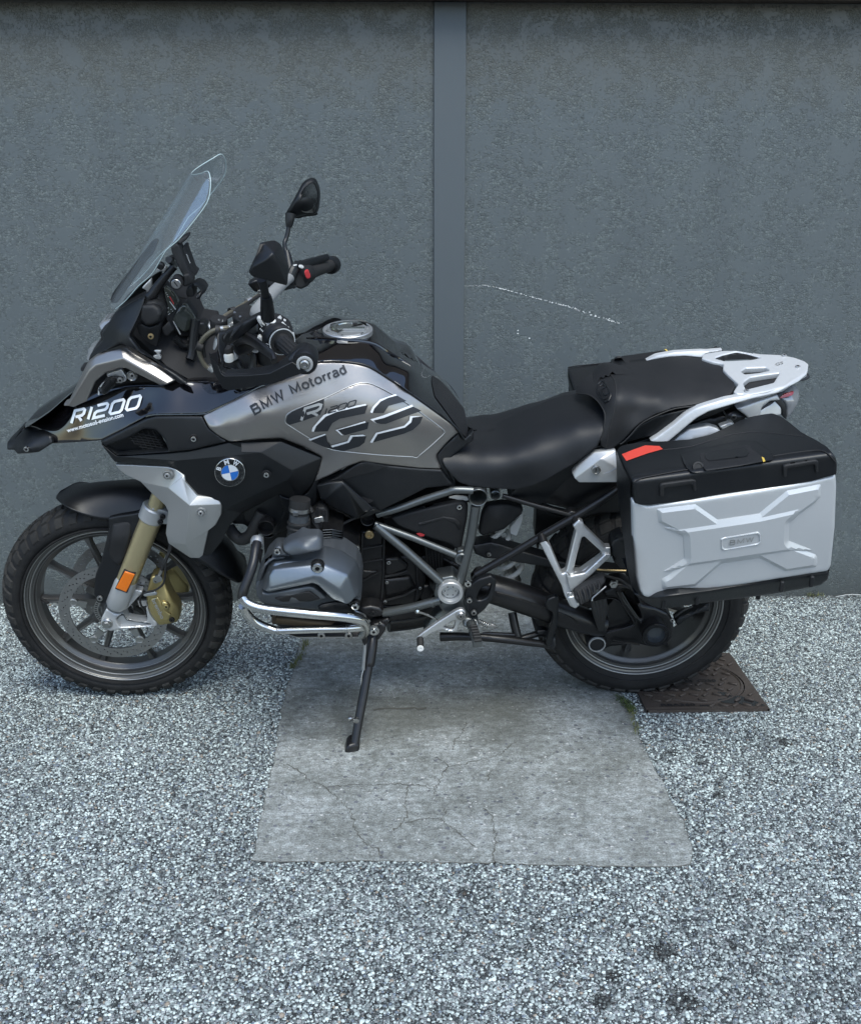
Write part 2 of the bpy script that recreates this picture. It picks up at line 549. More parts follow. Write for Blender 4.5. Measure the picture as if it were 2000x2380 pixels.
mat('tread', (.020, .0195, .0185), .8, grain=.6, gscale=300, dust=.5, spec=.3, name='dusty tread rubber')
mat('hose', (.17, .155, .115), .35, .5, grain=1.0, gscale=500, dust=.1, name='braided steel hose')
mat('grip', (.012, .012, .012), .6, grain=.3, dust=.1, name='rubber grip')
mat('seat', (.008, .009, .0105), .44, grain=.5, gscale=700, dust=.05, spec=.36, name='seat vinyl')
mat('seat2', (.010, .0105, .0115), .52, grain=.9, gscale=420, spec=.36, dust=.06, name='textured seat vinyl')
mat('white', (.75, .75, .72), .35, dust=.05, name='white lacquer')
mat('offwhite', (.50, .51, .50), .4, dust=.1, name='pale grey plastic')
mat('blue', (.012, .15, .55), .15, coat=1, dust=0, name='blue enamel')
mat('whiteen', (.78, .80, .82), .15, coat=1, dust=0, name='white enamel')
mat('red', (.42, .03, .035), .4, dust=.05, name='red plastic')
mat('redstrip', (.62, .06, .04), .42, dust=.05, name='red reflective film')
mat('amber', (.75, .17, .005), .22, coat=.6, grain=.9, gscale=350, dust=.02, name='amber reflector')
mat('brass', (.45, .34, .18), .35, .8, dust=.1)
mat('spring', (.62, .61, .56), .4, dust=.2, name='white spring paint')
mat('decal', (.018, .020, .024), .38, dust=.02, name='charcoal decal film')
mat('mirror', (.30, .33, .33), .12, 1.0, dust=0, var=0, name='mirror glass')
mat('rack', (.54, .55, .55), .38, .3, dust=.05, name='light silver paint')
mat('edgeglint', (.40, .50, .50), .15, coat=1, dust=0, name='screen edge glint')
mat('lens', (.25, .26, .27), .08, .3, coat=1, dust=0, name='clear lamp lens')
mat('redlens', (.25, .01, .012), .1, coat=1, dust=0, name='red lamp lens')
mat('screen', (.03, .035, .03), .12, coat=.6, dust=.05, name='display glass')
def glass():
    m = bpy.data.materials.new('clear windscreen'); m.use_nodes = True; t = m.node_tree; t.nodes.clear(); M['glass'] = m
    out = t.nodes.new('ShaderNodeOutputMaterial'); mx = t.nodes.new('ShaderNodeMixShader'); tr = t.nodes.new('ShaderNodeBsdfTransparent'); gl = t.nodes.new('ShaderNodeBsdfGlossy')
    tr.inputs[0].default_value = (.975, .985, .985, 1); gl.inputs['Roughness'].default_value = .04; gl.inputs[0].default_value = (.9, .95, 1, 1)
    fr = t.nodes.new('ShaderNodeFresnel'); fr.inputs[0].default_value = 1.5
    k = math_(t, 'ADD', math_(t, 'MULTIPLY', fr.outputs[0], .33), .0)
    t.links.new(k, mx.inputs[0]); t.links.new(tr.outputs[0], mx.inputs[1]); t.links.new(gl.outputs[0], mx.inputs[2]); df = t.nodes.new('ShaderNodeBsdfDiffuse'); df.inputs[0].default_value = (.75, .8, .82, 1); m2 = t.nodes.new('ShaderNodeMixShader'); m2.inputs[0].default_value = .028
    t.links.new(mx.outputs[0], m2.inputs[1]); t.links.new(df.outputs[0], m2.inputs[2]); t.links.new(m2.outputs[0], out.inputs[0])  # pale diffuse mixed in as a milky reflection over the pane
glass()
# ================================================================= SETTING
WALLY = 3.885
ZT = WP(1000, 4, WALLY).z
SPOTS = [(1535, 2212, .035), (1420, 2268, .022), (1590, 2330, .034), (1400, 2325, .028), (1820, 1727, .03), (1560, 1750, .022), (1625, 1773, .014), (1790, 1740, .012), (1670, 1822, .015), (1675, 1850, .02), (1080, 2075, .02), (1700, 2200, .016), (1250, 2160, .015)]
def ground_mat():
    m, t, b = NT('exposed aggregate'); co = coords(t)
    def vor(scale, feat='F1', rnd=1.0, vec=None):
        n = t.nodes.new('ShaderNodeTexVoronoi'); n.feature = feat; n.inputs['Scale'].default_value = scale; n.inputs['Randomness'].default_value = rnd
        t.links.new(vec or co, n.inputs['Vector']); return n
    wob = t.nodes.new('ShaderNodeTexNoise'); t.links.new(co, wob.inputs['Vector']); wob.inputs['Scale'].default_value = 160; wob.inputs['Detail'].default_value = 2
    vadd = t.nodes.new('ShaderNodeVectorMath'); vadd.operation = 'MULTIPLY_ADD'; t.links.new(wob.outputs['Color'], vadd.inputs[0]); vadd.inputs[1].default_value = (.004, .004, .004); t.links.new(co, vadd.inputs[2])
    v = vadd.outputs[0]
    def layer(scale, thr, cols):
        f = vor(scale, vec=v); e = vor(scale, 'DISTANCE_TO_EDGE', vec=v)
        sep = t.nodes.new('ShaderNodeSeparateColor'); t.links.new(f.outputs['Color'], sep.inputs[0])
        edge = math_(t, 'SMOOTHSTEP' if False else 'GREATER_THAN', e.outputs['Distance'], thr)
        mr = t.nodes.new('ShaderNodeMapRange'); mr.interpolation_type = 'SMOOTHSTEP'; t.links.new(e.outputs['Distance'], mr.inputs[0])
        mr.inputs[1].default_value = thr * .5; mr.inputs[2].default_value = thr * 1.9
        return ramp(t, sep.outputs[0], cols), mr.outputs[0], sep.outputs[1], f.outputs['Distance']
    c1, m1, r1, d1 = layer(112, .045, [(0, (.15, .158, .162)), (.22, (.30, .315, .32)), (.45, (.52, .54, .545)), (.7, (.74, .76, .745)), (.96, (.88, .89, .86)), (1, (.55, .44, .36))])
    c2, m2, r2, d2 = layer(270, .055, [(0, (.09, .094, .096)), (.35, (.24, .25, .252)), (.6, (.48, .50, .50)), (1, (.80, .82, .80))])
    big = math_(t, 'GREATER_THAN', r1, .34)            # some of the large cells are stones, the rest is finer grit
    pat = noise_(t, co, 3.2, 5, .6); pat2 = noise_(t, co, .9, 3, .5)
    binder = mix(t, pat, (.050, .054, .055), (.095, .10, .10))
    fine = mix(t, m2, binder, c2)
    fine = mix(t, math_(t, 'GREATER_THAN', r2, .94), binder, fine)
    st = mix(t, m1, binder, c1)
    col = mix(t, big, fine, st)
    # worn, greyer and dirtier patches
    dirt = ramp(t, pat, [(.35, (.58, .58, .58)), (.62, (1.08, 1.08, 1.08))]); col = mix(t, 1.0, col, dirt, 'MULTIPLY'); col = mix(t, 1.0, col, (.62, .64, .65), 'MULTIPLY')
    d3 = ramp(t, pat2, [(.3, (.80, .80, .82)), (.7, (1.05, 1.05, 1.05))]); col = mix(t, 1.0, col, d3, 'MULTIPLY')
    # drips of oil, each with its own place
    spots = [(1535, 2212, .035), (1420, 2268, .022), (1590, 2330, .034), (1400, 2325, .028), (1820, 1727, .03), (1560, 1750, .022), (1625, 1773, .014), (1790, 1740, .012), (1670, 1822, .015), (1675, 1850, .02), (1080, 2075, .02), (1700, 2200, .016), (1250, 2160, .015)]
    acc = None; nz = noise_(t, co, 38, 3, .7)
    for x, y, r in spots:
        p = GP(x, y)
        n = t.nodes.new('ShaderNodeVectorMath'); n.operation = 'DISTANCE'; t.links.new(co, n.inputs[0]); n.inputs[1].default_value = (p.x, p.y, 0)
        q = math_(t, 'DIVIDE', n.outputs['Value'], r); acc = q if acc is None else math_(t, 'MINIMUM', acc, q)
    acc = math_(t, 'ADD', acc, math_(t, 'MULTIPLY', math_(t, 'SUBTRACT', nz, .5), 2.6))
    mr = t.nodes.new('ShaderNodeMapRange'); t.links.new(acc, mr.inputs[0]); mr.inputs[1].default_value = .45; mr.inputs[2].default_value = .95; mr.inputs[3].default_value = .85; mr.inputs[4].default_value = 0
    col = mix(t, mr.outputs[0], col, (.012, .011, .011))
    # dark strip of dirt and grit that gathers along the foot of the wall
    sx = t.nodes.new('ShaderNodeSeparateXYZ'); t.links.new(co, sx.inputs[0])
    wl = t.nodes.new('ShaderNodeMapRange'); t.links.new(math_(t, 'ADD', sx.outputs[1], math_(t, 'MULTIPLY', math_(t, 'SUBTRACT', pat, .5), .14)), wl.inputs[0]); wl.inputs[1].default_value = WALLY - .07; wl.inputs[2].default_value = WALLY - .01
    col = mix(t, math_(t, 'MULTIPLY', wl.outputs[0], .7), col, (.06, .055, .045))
    t.links.new(col, b.inputs['Base Color']); b.inputs['Roughness'].default_value = .72; b.inputs['Specular IOR Level'].default_value = .35
    h = math_(t, 'ADD', math_(t, 'MULTIPLY', math_(t, 'MULTIPLY', m1, big), math_(t, 'SUBTRACT', 1, math_(t, 'MULTIPLY', d1, .5))), math_(t, 'MULTIPLY', m2, .4))
    bump(t, b, h, .9, .0028)
    return m
def slab_mat():
    m, t, b = NT('worn concrete'); co = coords(t)
    mp = t.nodes.new('ShaderNodeMapping'); mp.inputs['Scale'].default_value = (1, 6, 1); t.links.new(co, mp.inputs[0])
    a = noise_(t, co, 5, 6, .65); s = noise_(t, mp.outputs[0], 20, 4, .7); f = noise_(t, co, 260, 3, .7); w = noise_(t, co, 45, 4, .7)
    col = ramp(t, a, [(.30, (.155, .163, .150)), (.5, (.225, .238, .225)), (.70, (.32, .335, .325))])
    col = mix(t, 1.0, col, ramp(t, s, [(.35, (.85, .85, .85)), (.6, (1.1, 1.1, 1.1))]), 'MULTIPLY')
    col = mix(t, 1.0, col, ramp(t, f, [(.34, (.62, .62, .61)), (.5, (1, 1, 1)), (.64, (1.45, 1.47, 1.48))]), 'MULTIPLY')
    col = mix(t, 1.0, col, ramp(t, w, [(.32, (.66, .66, .64)), (.5, (1.0, 1.0, 1.0)), (.68, (1.42, 1.45, 1.48))]), 'MULTIPLY')
    for sc, thr, cc in ((52, .13, (.075, .08, .095)), (90, .12, (.10, .105, .12)), (70, .10, (.62, .62, .60)), (38, .085, (.11, .115, .14))):
        v = t.nodes.new('ShaderNodeTexVoronoi'); v.inputs['Scale'].default_value = sc; v.inputs['Randomness'].default_value = 1
        va = t.nodes.new('ShaderNodeVectorMath'); va.operation = 'MULTIPLY_ADD'; nz = t.nodes.new('ShaderNodeTexNoise'); t.links.new(co, nz.inputs['Vector']); nz.inputs['Scale'].default_value = 90
        t.links.new(nz.outputs['Color'], va.inputs[0]); va.inputs[1].default_value = (.012, .012, .0); t.links.new(co, va.inputs[2]); t.links.new(va.outputs[0], v.inputs['Vector'])
        sp = t.nodes.new('ShaderNodeSeparateColor'); t.links.new(v.outputs['Color'], sp.inputs[0])
        k = math_(t, 'MULTIPLY', math_(t, 'LESS_THAN', v.outputs['Distance'], math_(t, 'MULTIPLY', sp.outputs[1], thr * 2.6)), math_(t, 'GREATER_THAN', sp.outputs[0], .62))
        col = mix(t, math_(t, 'MULTIPLY', k, .75), col, cc)
    # darker olive patch under the machine, its outline broken by noise
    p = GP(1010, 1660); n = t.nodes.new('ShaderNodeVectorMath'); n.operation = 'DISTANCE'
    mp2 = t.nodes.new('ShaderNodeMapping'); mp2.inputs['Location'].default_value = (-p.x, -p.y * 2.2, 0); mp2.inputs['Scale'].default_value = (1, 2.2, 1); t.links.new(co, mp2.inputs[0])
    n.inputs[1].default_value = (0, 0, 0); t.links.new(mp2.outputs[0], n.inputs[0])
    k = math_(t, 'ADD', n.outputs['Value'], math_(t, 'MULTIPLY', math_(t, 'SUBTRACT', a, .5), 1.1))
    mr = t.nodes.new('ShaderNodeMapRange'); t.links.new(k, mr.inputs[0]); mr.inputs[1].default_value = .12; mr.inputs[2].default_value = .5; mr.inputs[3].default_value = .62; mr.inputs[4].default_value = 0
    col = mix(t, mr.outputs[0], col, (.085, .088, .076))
    t.links.new(col, b.inputs['Base Color']); b.inputs['Roughness'].default_value = .8
    bump(t, b, math_(t, 'ADD', f, math_(t, 'ADD', math_(t, 'MULTIPLY', s, .2), math_(t, 'MULTIPLY', w, 1.5))), .8, .004)
    return m
def stucco_mat(smooth=False):
    m, t, b = NT('smooth blue grey paint' if smooth else 'blue grey stucco'); co = coords(t)
    big = noise_(t, co, 1.3, 4, .5)
    col = mix(t, big, (.084, .100, .106), (.094, .111, .117))
    if smooth:
        col = mix(t, 1.0, col, (.90, .90, .92), 'MULTIPLY')
        f = noise_(t, co, 200, 3, .6); s = noise_(t, co, 12, 4, .6)
        col = mix(t, math_(t, 'MULTIPLY', s, .25), col, (.062, .077, .088))
        t.links.new(col, b.inputs['Base Color']); b.inputs['Roughness'].default_value = .5; bump(t, b, f, .25, .0006); return m
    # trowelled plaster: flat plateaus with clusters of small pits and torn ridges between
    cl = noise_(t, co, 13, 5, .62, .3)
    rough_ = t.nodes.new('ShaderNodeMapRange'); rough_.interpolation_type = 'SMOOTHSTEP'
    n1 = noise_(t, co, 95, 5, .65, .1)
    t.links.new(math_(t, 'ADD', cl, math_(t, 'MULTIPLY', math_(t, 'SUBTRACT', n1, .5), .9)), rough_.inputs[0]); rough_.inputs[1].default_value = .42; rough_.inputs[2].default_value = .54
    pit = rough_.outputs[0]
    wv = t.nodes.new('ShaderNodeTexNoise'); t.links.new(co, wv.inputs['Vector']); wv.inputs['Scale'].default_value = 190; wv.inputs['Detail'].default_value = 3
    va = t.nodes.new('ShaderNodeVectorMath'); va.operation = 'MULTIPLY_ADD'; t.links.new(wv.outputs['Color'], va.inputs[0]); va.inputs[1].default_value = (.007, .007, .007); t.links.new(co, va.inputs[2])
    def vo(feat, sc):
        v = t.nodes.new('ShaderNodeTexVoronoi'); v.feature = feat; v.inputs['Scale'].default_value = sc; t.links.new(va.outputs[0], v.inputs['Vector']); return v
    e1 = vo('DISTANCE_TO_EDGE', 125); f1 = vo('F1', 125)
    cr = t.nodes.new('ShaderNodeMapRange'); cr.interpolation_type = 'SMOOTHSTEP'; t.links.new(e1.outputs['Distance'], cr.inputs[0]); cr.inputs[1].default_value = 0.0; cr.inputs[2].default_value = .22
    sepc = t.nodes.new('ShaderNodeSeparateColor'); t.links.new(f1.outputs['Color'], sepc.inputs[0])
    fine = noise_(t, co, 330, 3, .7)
    grain = ramp(t, sepc.outputs[0], [(0, (.92, .92, .90)), (.5, (1.18, 1.18, 1.14)), (1, (1.62, 1.60, 1.50))])  # pit dust, lightened further to make up for the bump's shading
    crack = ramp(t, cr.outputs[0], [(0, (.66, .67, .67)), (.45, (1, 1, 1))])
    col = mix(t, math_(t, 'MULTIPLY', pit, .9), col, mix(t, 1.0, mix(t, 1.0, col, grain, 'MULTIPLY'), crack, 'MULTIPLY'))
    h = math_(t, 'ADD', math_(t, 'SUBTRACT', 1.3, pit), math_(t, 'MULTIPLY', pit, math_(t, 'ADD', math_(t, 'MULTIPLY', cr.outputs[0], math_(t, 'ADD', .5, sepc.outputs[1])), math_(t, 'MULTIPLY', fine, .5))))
    # rain-washed, dusty and faded areas
    mpv = t.nodes.new('ShaderNodeMapping'); mpv.inputs['Scale'].default_value = (3.2, 3.2, .35); t.links.new(co, mpv.inputs[0])
    sv = noise_(t, mpv.outputs[0], 2.2, 4, .6)
    col = mix(t, 1.0, col, ramp(t, sv, [(.3, (.94, .94, .94)), (.7, (1.06, 1.06, 1.05))]), 'MULTIPLY')
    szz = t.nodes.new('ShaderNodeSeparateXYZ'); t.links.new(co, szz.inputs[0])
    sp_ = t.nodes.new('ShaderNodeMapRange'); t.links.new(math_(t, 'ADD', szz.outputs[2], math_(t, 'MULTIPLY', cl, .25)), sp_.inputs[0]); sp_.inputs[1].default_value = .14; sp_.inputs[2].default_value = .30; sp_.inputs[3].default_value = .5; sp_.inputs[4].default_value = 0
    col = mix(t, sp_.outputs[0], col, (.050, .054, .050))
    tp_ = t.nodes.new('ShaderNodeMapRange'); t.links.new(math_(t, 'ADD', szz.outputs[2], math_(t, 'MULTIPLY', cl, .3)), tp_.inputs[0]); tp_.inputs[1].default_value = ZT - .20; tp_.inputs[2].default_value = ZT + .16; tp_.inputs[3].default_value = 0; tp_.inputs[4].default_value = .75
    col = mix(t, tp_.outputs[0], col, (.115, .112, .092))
    # a few knocked spots show white plaster
    v = t.nodes.new('ShaderNodeTexVoronoi'); v.inputs['Scale'].default_value = 7; t.links.new(co, v.inputs['Vector'])
    sp = t.nodes.new('ShaderNodeSeparateColor'); t.links.new(v.outputs['Color'], sp.inputs[0])
    k = math_(t, 'MULTIPLY', math_(t, 'LESS_THAN', v.outputs['Distance'], math_(t, 'MULTIPLY', sp.outputs[2], .012)), math_(t, 'GREATER_THAN', sp.outputs[0], .95))
    col = mix(t, k, col, (.6, .62, .6))
    t.links.new(col, b.inputs['Base Color'])
    t.links.new(math_(t, 'ADD', .42, math_(t, 'MULTIPLY', pit, .3)), b.inputs['Roughness']); b.inputs['Specular IOR Level'].default_value = .45
    bump(t, b, h, .8, .0015)
    return m
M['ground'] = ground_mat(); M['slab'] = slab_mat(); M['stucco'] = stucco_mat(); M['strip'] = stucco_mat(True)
mat('soffit', (.045, .033, .022), .8, dust=.1, name='brown painted timber')
mat('iron', (.062, .050, .042), .62, .35, grain=.6, gscale=420, dust=.35, var=.2, name='rusty cast iron')
mat('wetiron', (.010, .010, .011), .12, .2, coat=1, dust=0, name='wet cast iron')
mat('crackm', (.085, .084, .072), .9, dust=.1, name='crack dirt')
mat('weed', (.10, .11, .035), .7, var=.3, name='dry grass blade'); mat('moss', (.05, .075, .02), .9, var=.4, name='moss')
mat('hot', (.10, .075, .05), .45, .8, dust=.3, name='heat stained pipe')
mat('yellow', (.6, .42, .08), .4, dust=0, name='yellow plastic')
mat('streak', (.78, .80, .78), .7, dust=0, name='white plaster')
mat('beige', (.42, .37, .30), .85, name='pale render'); mat('tile', (.20, .13, .09), .8, name='clay roof'); mat('darkwin', (.02, .022, .025), .1, name='window glass dark')

GX = 60
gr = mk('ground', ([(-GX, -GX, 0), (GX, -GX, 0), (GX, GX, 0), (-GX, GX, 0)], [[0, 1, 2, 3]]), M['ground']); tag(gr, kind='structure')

# concrete slab let into the asphalt, traced edges with a little crumble
def slab():
    L = [(686, 1548), (668, 1600), (655, 1655), (641, 1740), (632, 1790), (618, 1850), (606, 1905), (597, 1960), (586, 2003)]
    B_ = [(620, 2006), (700, 2003), (780, 2007), (860, 2003), (950, 2005), (1050, 2008), (1150, 2007), (1250, 2014), (1350, 2013), (1450, 2017), (1530, 2016), (1575, 2016), (1602, 2012)]
    Rr = [(1612, 1985), (1598, 1940), (1580, 1900), (1556, 1860), (1535, 1815), (1510, 1770), (1490, 1730), (1481, 1690), (1462, 1650), (1446, 1625)]
    p = [GP(x, y) for x, y in L + B_ + Rr]
    far = [Vector((.64, 3.3, 0)), Vector((.64, 3.884, 0)), Vector((-.345, 3.884, 0)), Vector((-.34, 3.5, 0))]
    p = p + far
    rnd_ = random.Random(3); out = []
    n = len(p)
    for i in range(n):
        a, b = p[i], p[(i + 1) % n]; m = max(1, int((b - a).length / .018))
        for j in range(m):
            q = a.lerp(b, j / m)
            if q.y < 3.85: q = q + Vector((rnd_.gauss(0, .0022), rnd_.gauss(0, .0022), 0))
            out.append((q.x, q.y))
    global SLAB; SLAB = list(out)
    X, T = triang(out)
    P = [Vector((x, y, .0030)) for x, y in X]
    n0 = len(P); k = len(out)
    fs = [f if ((P[f[1]] - P[f[0]]).cross(P[f[2]] - P[f[0]]).z > 0) else f[::-1] for f in T]
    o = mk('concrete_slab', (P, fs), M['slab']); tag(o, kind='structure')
    # dirt-filled joint round the slab
    vs = []; f2 = []
    for i, q in enumerate(out):
        a = Vector(out[i - 1] + (0,)); c = Vector(out[(i + 1) % k] + (0,)); d = (c - a).normalized(); nrm = Vector((d.y, -d.x, 0))
        w = .004 + .004 * abs(noise.noise(Vector((q[0] * 20, q[1] * 20, 0))))
        vs += [Vector((q[0], q[1], .0032)) - nrm * .0008, Vector((q[0], q[1], .0022)) + nrm * w * .2]
    for i in range(k):
        j = (i + 1) % k; f2.append([2 * i, 2 * i + 1, 2 * j + 1, 2 * j])
    o = mk('slab_joint', (vs, f2), M['crackm'], fix=False); tag(o, kind='structure')
slab()
def cracks():
    L = ["262,812 330,840 395,885 420,915 470,935 520,955 560,1000 620,1050 665,1090 680,1150 690,1210 720,1240 750,1285 830,1320 850,1380",
         "520,955 620,950 700,940 800,945 900,935 1000,940 1100,950 1160,975 1155,1010", "1000,940 995,1000 985,1060", "985,1060 1000,1110 985,1150 950,1190 920,1215",
         "985,1165 1060,1150 1120,1140 1190,1145 1240,1180 1290,1220 1340,1260 1395,1305", "1190,1145 1225,1120 1220,1080",
         "1450,1080 1490,1120 1500,1180 1520,1240 1515,1300 1500,1350 1505,1400", "1345,545 1340,600 1310,650 1275,690 1260,740", "1240,830 1210,870 1190,920 1160,970",
         "1130,770 1180,790 1240,830 1320,825 1400,800 1470,785 1550,760 1600,710 1640,690", "1490,850 1470,920"]
    vs, fs = [], []; rn = random.Random(5)
    for s in L:
        p = [GP(x, y, .0040) for x, y, v in toks(s, 'I')]
        q = []
        for i in range(len(p) - 1):
            m = max(2, int((p[i + 1] - p[i]).length / .006))
            for j in range(m):
                a = p[i].lerp(p[i + 1], j / m); q.append(a + Vector((rn.gauss(0, .0022), rn.gauss(0, .0028), 0)))
        q.append(p[-1]); n0 = len(vs)
        for i, a in enumerate(q):
            d = (q[min(i + 1, len(q) - 1)] - q[max(i - 1, 0)]).normalized(); nr = Vector((-d.y, d.x, 0)); w = .0004 + abs(rn.gauss(0, .0008)) * (1 if 0 < i < len(q) - 1 else 0)
            vs += [a - nr * w, a + nr * w]
        for i in range(len(q) - 1): fs.append([n0 + 2 * i, n0 + 2 * i + 2, n0 + 2 * i + 3, n0 + 2 * i + 1])
    # the long dark gouge behind the stand
    n0 = len(vs); g = [GP(x, y, .0042) for x, y, v in toks("800,505 840,500 880,492 940,497 1000,498 1040,490 1060,500 1110,495", 'I')]
    for i, a in enumerate(g): vs += [a - Vector((0, .005, 0)), a + Vector((0, .005 + .004 * sin(i * 2.1), 0))]
    for i in range(len(g) - 1): fs.append([n0 + 2 * i, n0 + 2 * i + 2, n0 + 2 * i + 3, n0 + 2 * i + 1])
    o = mk('slab_crack', (vs, fs), M['crackm']); tag(o, kind='structure')
cracks()

# wall
wall = empty('building_wall', 'blue grey stucco wall with a smooth painted strip, standing behind the motorcycle', 'wall', Matrix.Translation((0, WALLY, 0)))
SX0, SX1 = WP(1008, 0, WALLY - .012).x, WP(1084, 0, WALLY - .012).x
ZT = WP(1000, 4, WALLY).z
def boxat(x0, x1, y0, y1, z0, z1):
    return g_box(((x0 + x1) / 2, (y0 + y1) / 2, (z0 + z1) / 2), (x1 - x0, y1 - y0, z1 - z0))
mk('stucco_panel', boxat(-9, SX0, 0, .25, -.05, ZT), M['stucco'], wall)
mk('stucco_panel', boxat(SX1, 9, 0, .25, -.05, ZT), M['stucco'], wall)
mk('smooth_strip', boxat(SX0 + .0005, SX1 - .0005, -.012, .24, -.04, ZT), M['strip'], wall, bev=.002)
sf = [boxat(-9, 9, -.07, .25, ZT + .001, ZT + .05), boxat(-9, 9, -.085, -.07, ZT - .003, ZT + .12), boxat(-9, 9, -.06, .25, ZT + .05, ZT + 1.4)]
mk('eave', sf, M['soffit'], wall, bev=.003)
def streak():
    rn = random.Random(11); vs = []; fs = []
    def blob(x, y, r):
        c = WP(x, y, WALLY - .0015); n0 = len(vs); k = 6; a0 = rn.random() * 6
        for i in range(k):
            a = a0 + 2 * pi * i / k; q = r * rn.uniform(.5, 1.2)
            vs.append(Vector((c.x + cos(a) * q * 1.2, -.0016, c.z + sin(a) * q)))
        fs.append(list(range(n0, n0 + k))[::-1])
    path = [(1120, 662), (1150, 667), (1200, 680), (1260, 697), (1320, 712), (1360, 727), (1400, 740), (1445, 753)]
    for i in range(170):
        u = rn.random() * 6.999; k = int(u); a, b = path[k], path[k + 1]; w = u - k
        x = a[0] + (b[0] - a[0]) * w; y = a[1] + (b[1] - a[1]) * w
        sp = 1.0 + 3.4 * max(0, (x - 1300) / 150)
        blob(x, y - abs(rn.gauss(0, sp)) * .8 + sp * .4, rn.uniform(.0005, .0023))
    for i in range(60): blob(rn.uniform(1060, 1122), 664 + rn.gauss(0, .5), .0006)
    for x, y in ((1203, 768), (1203, 775), (1230, 786), (1158, 1000)): blob(x, y, .0025)
    me = bpy.data.meshes.new('paint_streak'); me.from_pydata([tuple(v) for v in vs], [], fs); me.materials.append(M['streak'])
    link('paint_streak', me, wall)
streak()

# cast iron cover
def cover():
    c = Vector((.881, 3.140, 0)); hx, hy = .178, .205
    r = empty('drain_cover', 'square rusty cast iron cover with round lid and raised studs beside the rear wheel', 'drain cover', Matrix.Translation(c))
    z = .008
    X, T = triang(resample([(-hx, -hy), (hx, -hy), (hx, hy), (-hx, hy)], .03), [[(.1575 * cos(a), -.012 + .1575 * sin(a)) for a in np.linspace(0, 2 * pi, 48, endpoint=False)]])
    P = [Vector((x, y, z)) for x, y in X]; fs = [f if (P[f[1]] - P[f[0]]).cross(P[f[2]] - P[f[0]]).z > 0 else f[::-1] for f in T]
    side = boxat(-hx, hx, -hy, -hy + .006, 0, z - .0003), boxat(-hx - .001, -hx + .005, -hy, hy, 0, z - .0003), boxat(hx - .005, hx + .001, -hy, hy, 0, z - .0003), boxat(-hx, hx, -hy + .012, -hy + .016, z, z + .0025)
    mk('frame', [(P, fs)] + list(side), M['iron'], r)
    mk('lid', g_lathe((0, -.012, 0), (0, 0, 1), [(.154, .0), (.154, z - .0012), (.150, z), (0.0001, z + .0003)], 56), M['iron'], r)
    mk('lid_rim', g_lathe((0, -.012, 0), (0, 0, 1), [(.150, z), (.149, z + .003), (.146, z + .003), (.145, z + .0004)], 56), M['iron'], r)
    sm = mesh('stud', [g_box((0, 0, .002), (.027, .009, .0075))], M['iron'])
    k = 0
    for j in range(-5, 6):
        for i in range(-5, 6):
            x = i * .034 + (.017 if j % 2 else 0); y = j * .0365
            d = hypot(x, y + .012)
            if abs(x) > hx - .016 or abs(y) > hy - .02 or abs(d - .152) < .016 or (abs(y + .0) < .03 and abs(x) < .085): continue
            if y < -hy + .045 and x < .01: continue
            o = link('stud', sm, r, (x, y, z + .001), (0, 0, radians(45 if (i + j) % 2 else -35))); b = o.modifiers.new('b', 'BEVEL'); b.width = .0018; b.segments = 1
    mk('lettering', [text3('EN 124  C250', (-.075, -.018, z + .0016), (1, 0, 0), (0, 1, 0), .15, .017, bold=.02), text3('RBA360', (-.13, -hy + .024, z + .0016), (1, 0, 0), (0, 1, 0), .10, .016, bold=.03)], M['dark'], r)
    mk('badge', g_lathe((-.03, .025, 0), (0, 0, 1), [(.022, z), (.022, z + .003), (.018, z + .003), (.018, z)], 20), M['iron'], r)
    mk('lift_slot', boxat(-.018, .018, -hy + .022, -hy + .03, z, z + .0012), M['dark'], r)
    # small wet patch on the corner
    q = [(.06, -.09), (.085, -.095), (.09, -.115), (.12, -.12), (.15, -.15), (.172, -.19), (.12, -.185), (.10, -.17), (.06, -.165), (.045, -.14), (.07, -.135), (.08, -.12), (.055, -.11)]
    q = smooth_poly(q, 3); X, T = triang(q); P = [Vector((x, y, z + .0012)) for x, y in X]
    mk('wet_patch', (P, [f if (P[f[1]] - P[f[0]]).cross(P[f[2]] - P[f[0]]).z > 0 else f[::-1] for f in T]), M['wetiron'], r)
cover()
def tuft(name, label, pts, mat_, n, hgt, seed, spread):
    rn = random.Random(seed); vs = []; fs = []
    for i in range(n):
        u = rn.random() * (len(pts) - 1); k = int(u); a = pts[k].lerp(pts[k + 1], u - k) + Vector((rn.gauss(0, spread), rn.gauss(0, spread), 0))
        h = hgt * rn.uniform(.4, 1.1); an = rn.random() * 6.28; d = Vector((cos(an), sin(an), 0)); w = Vector((-d.y, d.x, 0)) * rn.uniform(.0008, .0022)
        l = h * rn.uniform(.4, 1.4); n0 = len(vs)
        for j, s in enumerate((0, .4, .75, 1)):
            c = a + d * (l * s * s) + Vector((0, 0, .004 + h * (s - .35 * s * s * l / h)))
            vs += [c - w * (1 - s * .9), c + w * (1 - s * .9)]
        for j in range(3): fs.append([n0 + 2 * j, n0 + 2 * j + 1, n0 + 2 * j + 3, n0 + 2 * j + 2])
    o = mk(name, (vs, fs), mat_, ang=180); tag(o, label, 'weed'); return o
tuft('dry_grass', 'small dry yellowish grass tuft at the left edge of the concrete slab', [GP(x, y) for x, y, v in toks("400,120 385,190 350,240 330,270", 'I')], M['weed'], 90, .03, 1, .006)
tuft('moss_strip', 'green moss and short weeds at the right slab edge by the rear wheel', [GP(x, y) for x, y, v in toks("110,800 170,860 200,900", 'J')] , M['moss'], 260, .014, 2, .008)
tuft('dry_weed', 'thin dull weed in the slab joint below the mossy part', [GP(x, y) for x, y, v in toks("195,900 215,990 235,1060", 'J')] , M['weed'], 90, .012, 5, .006)
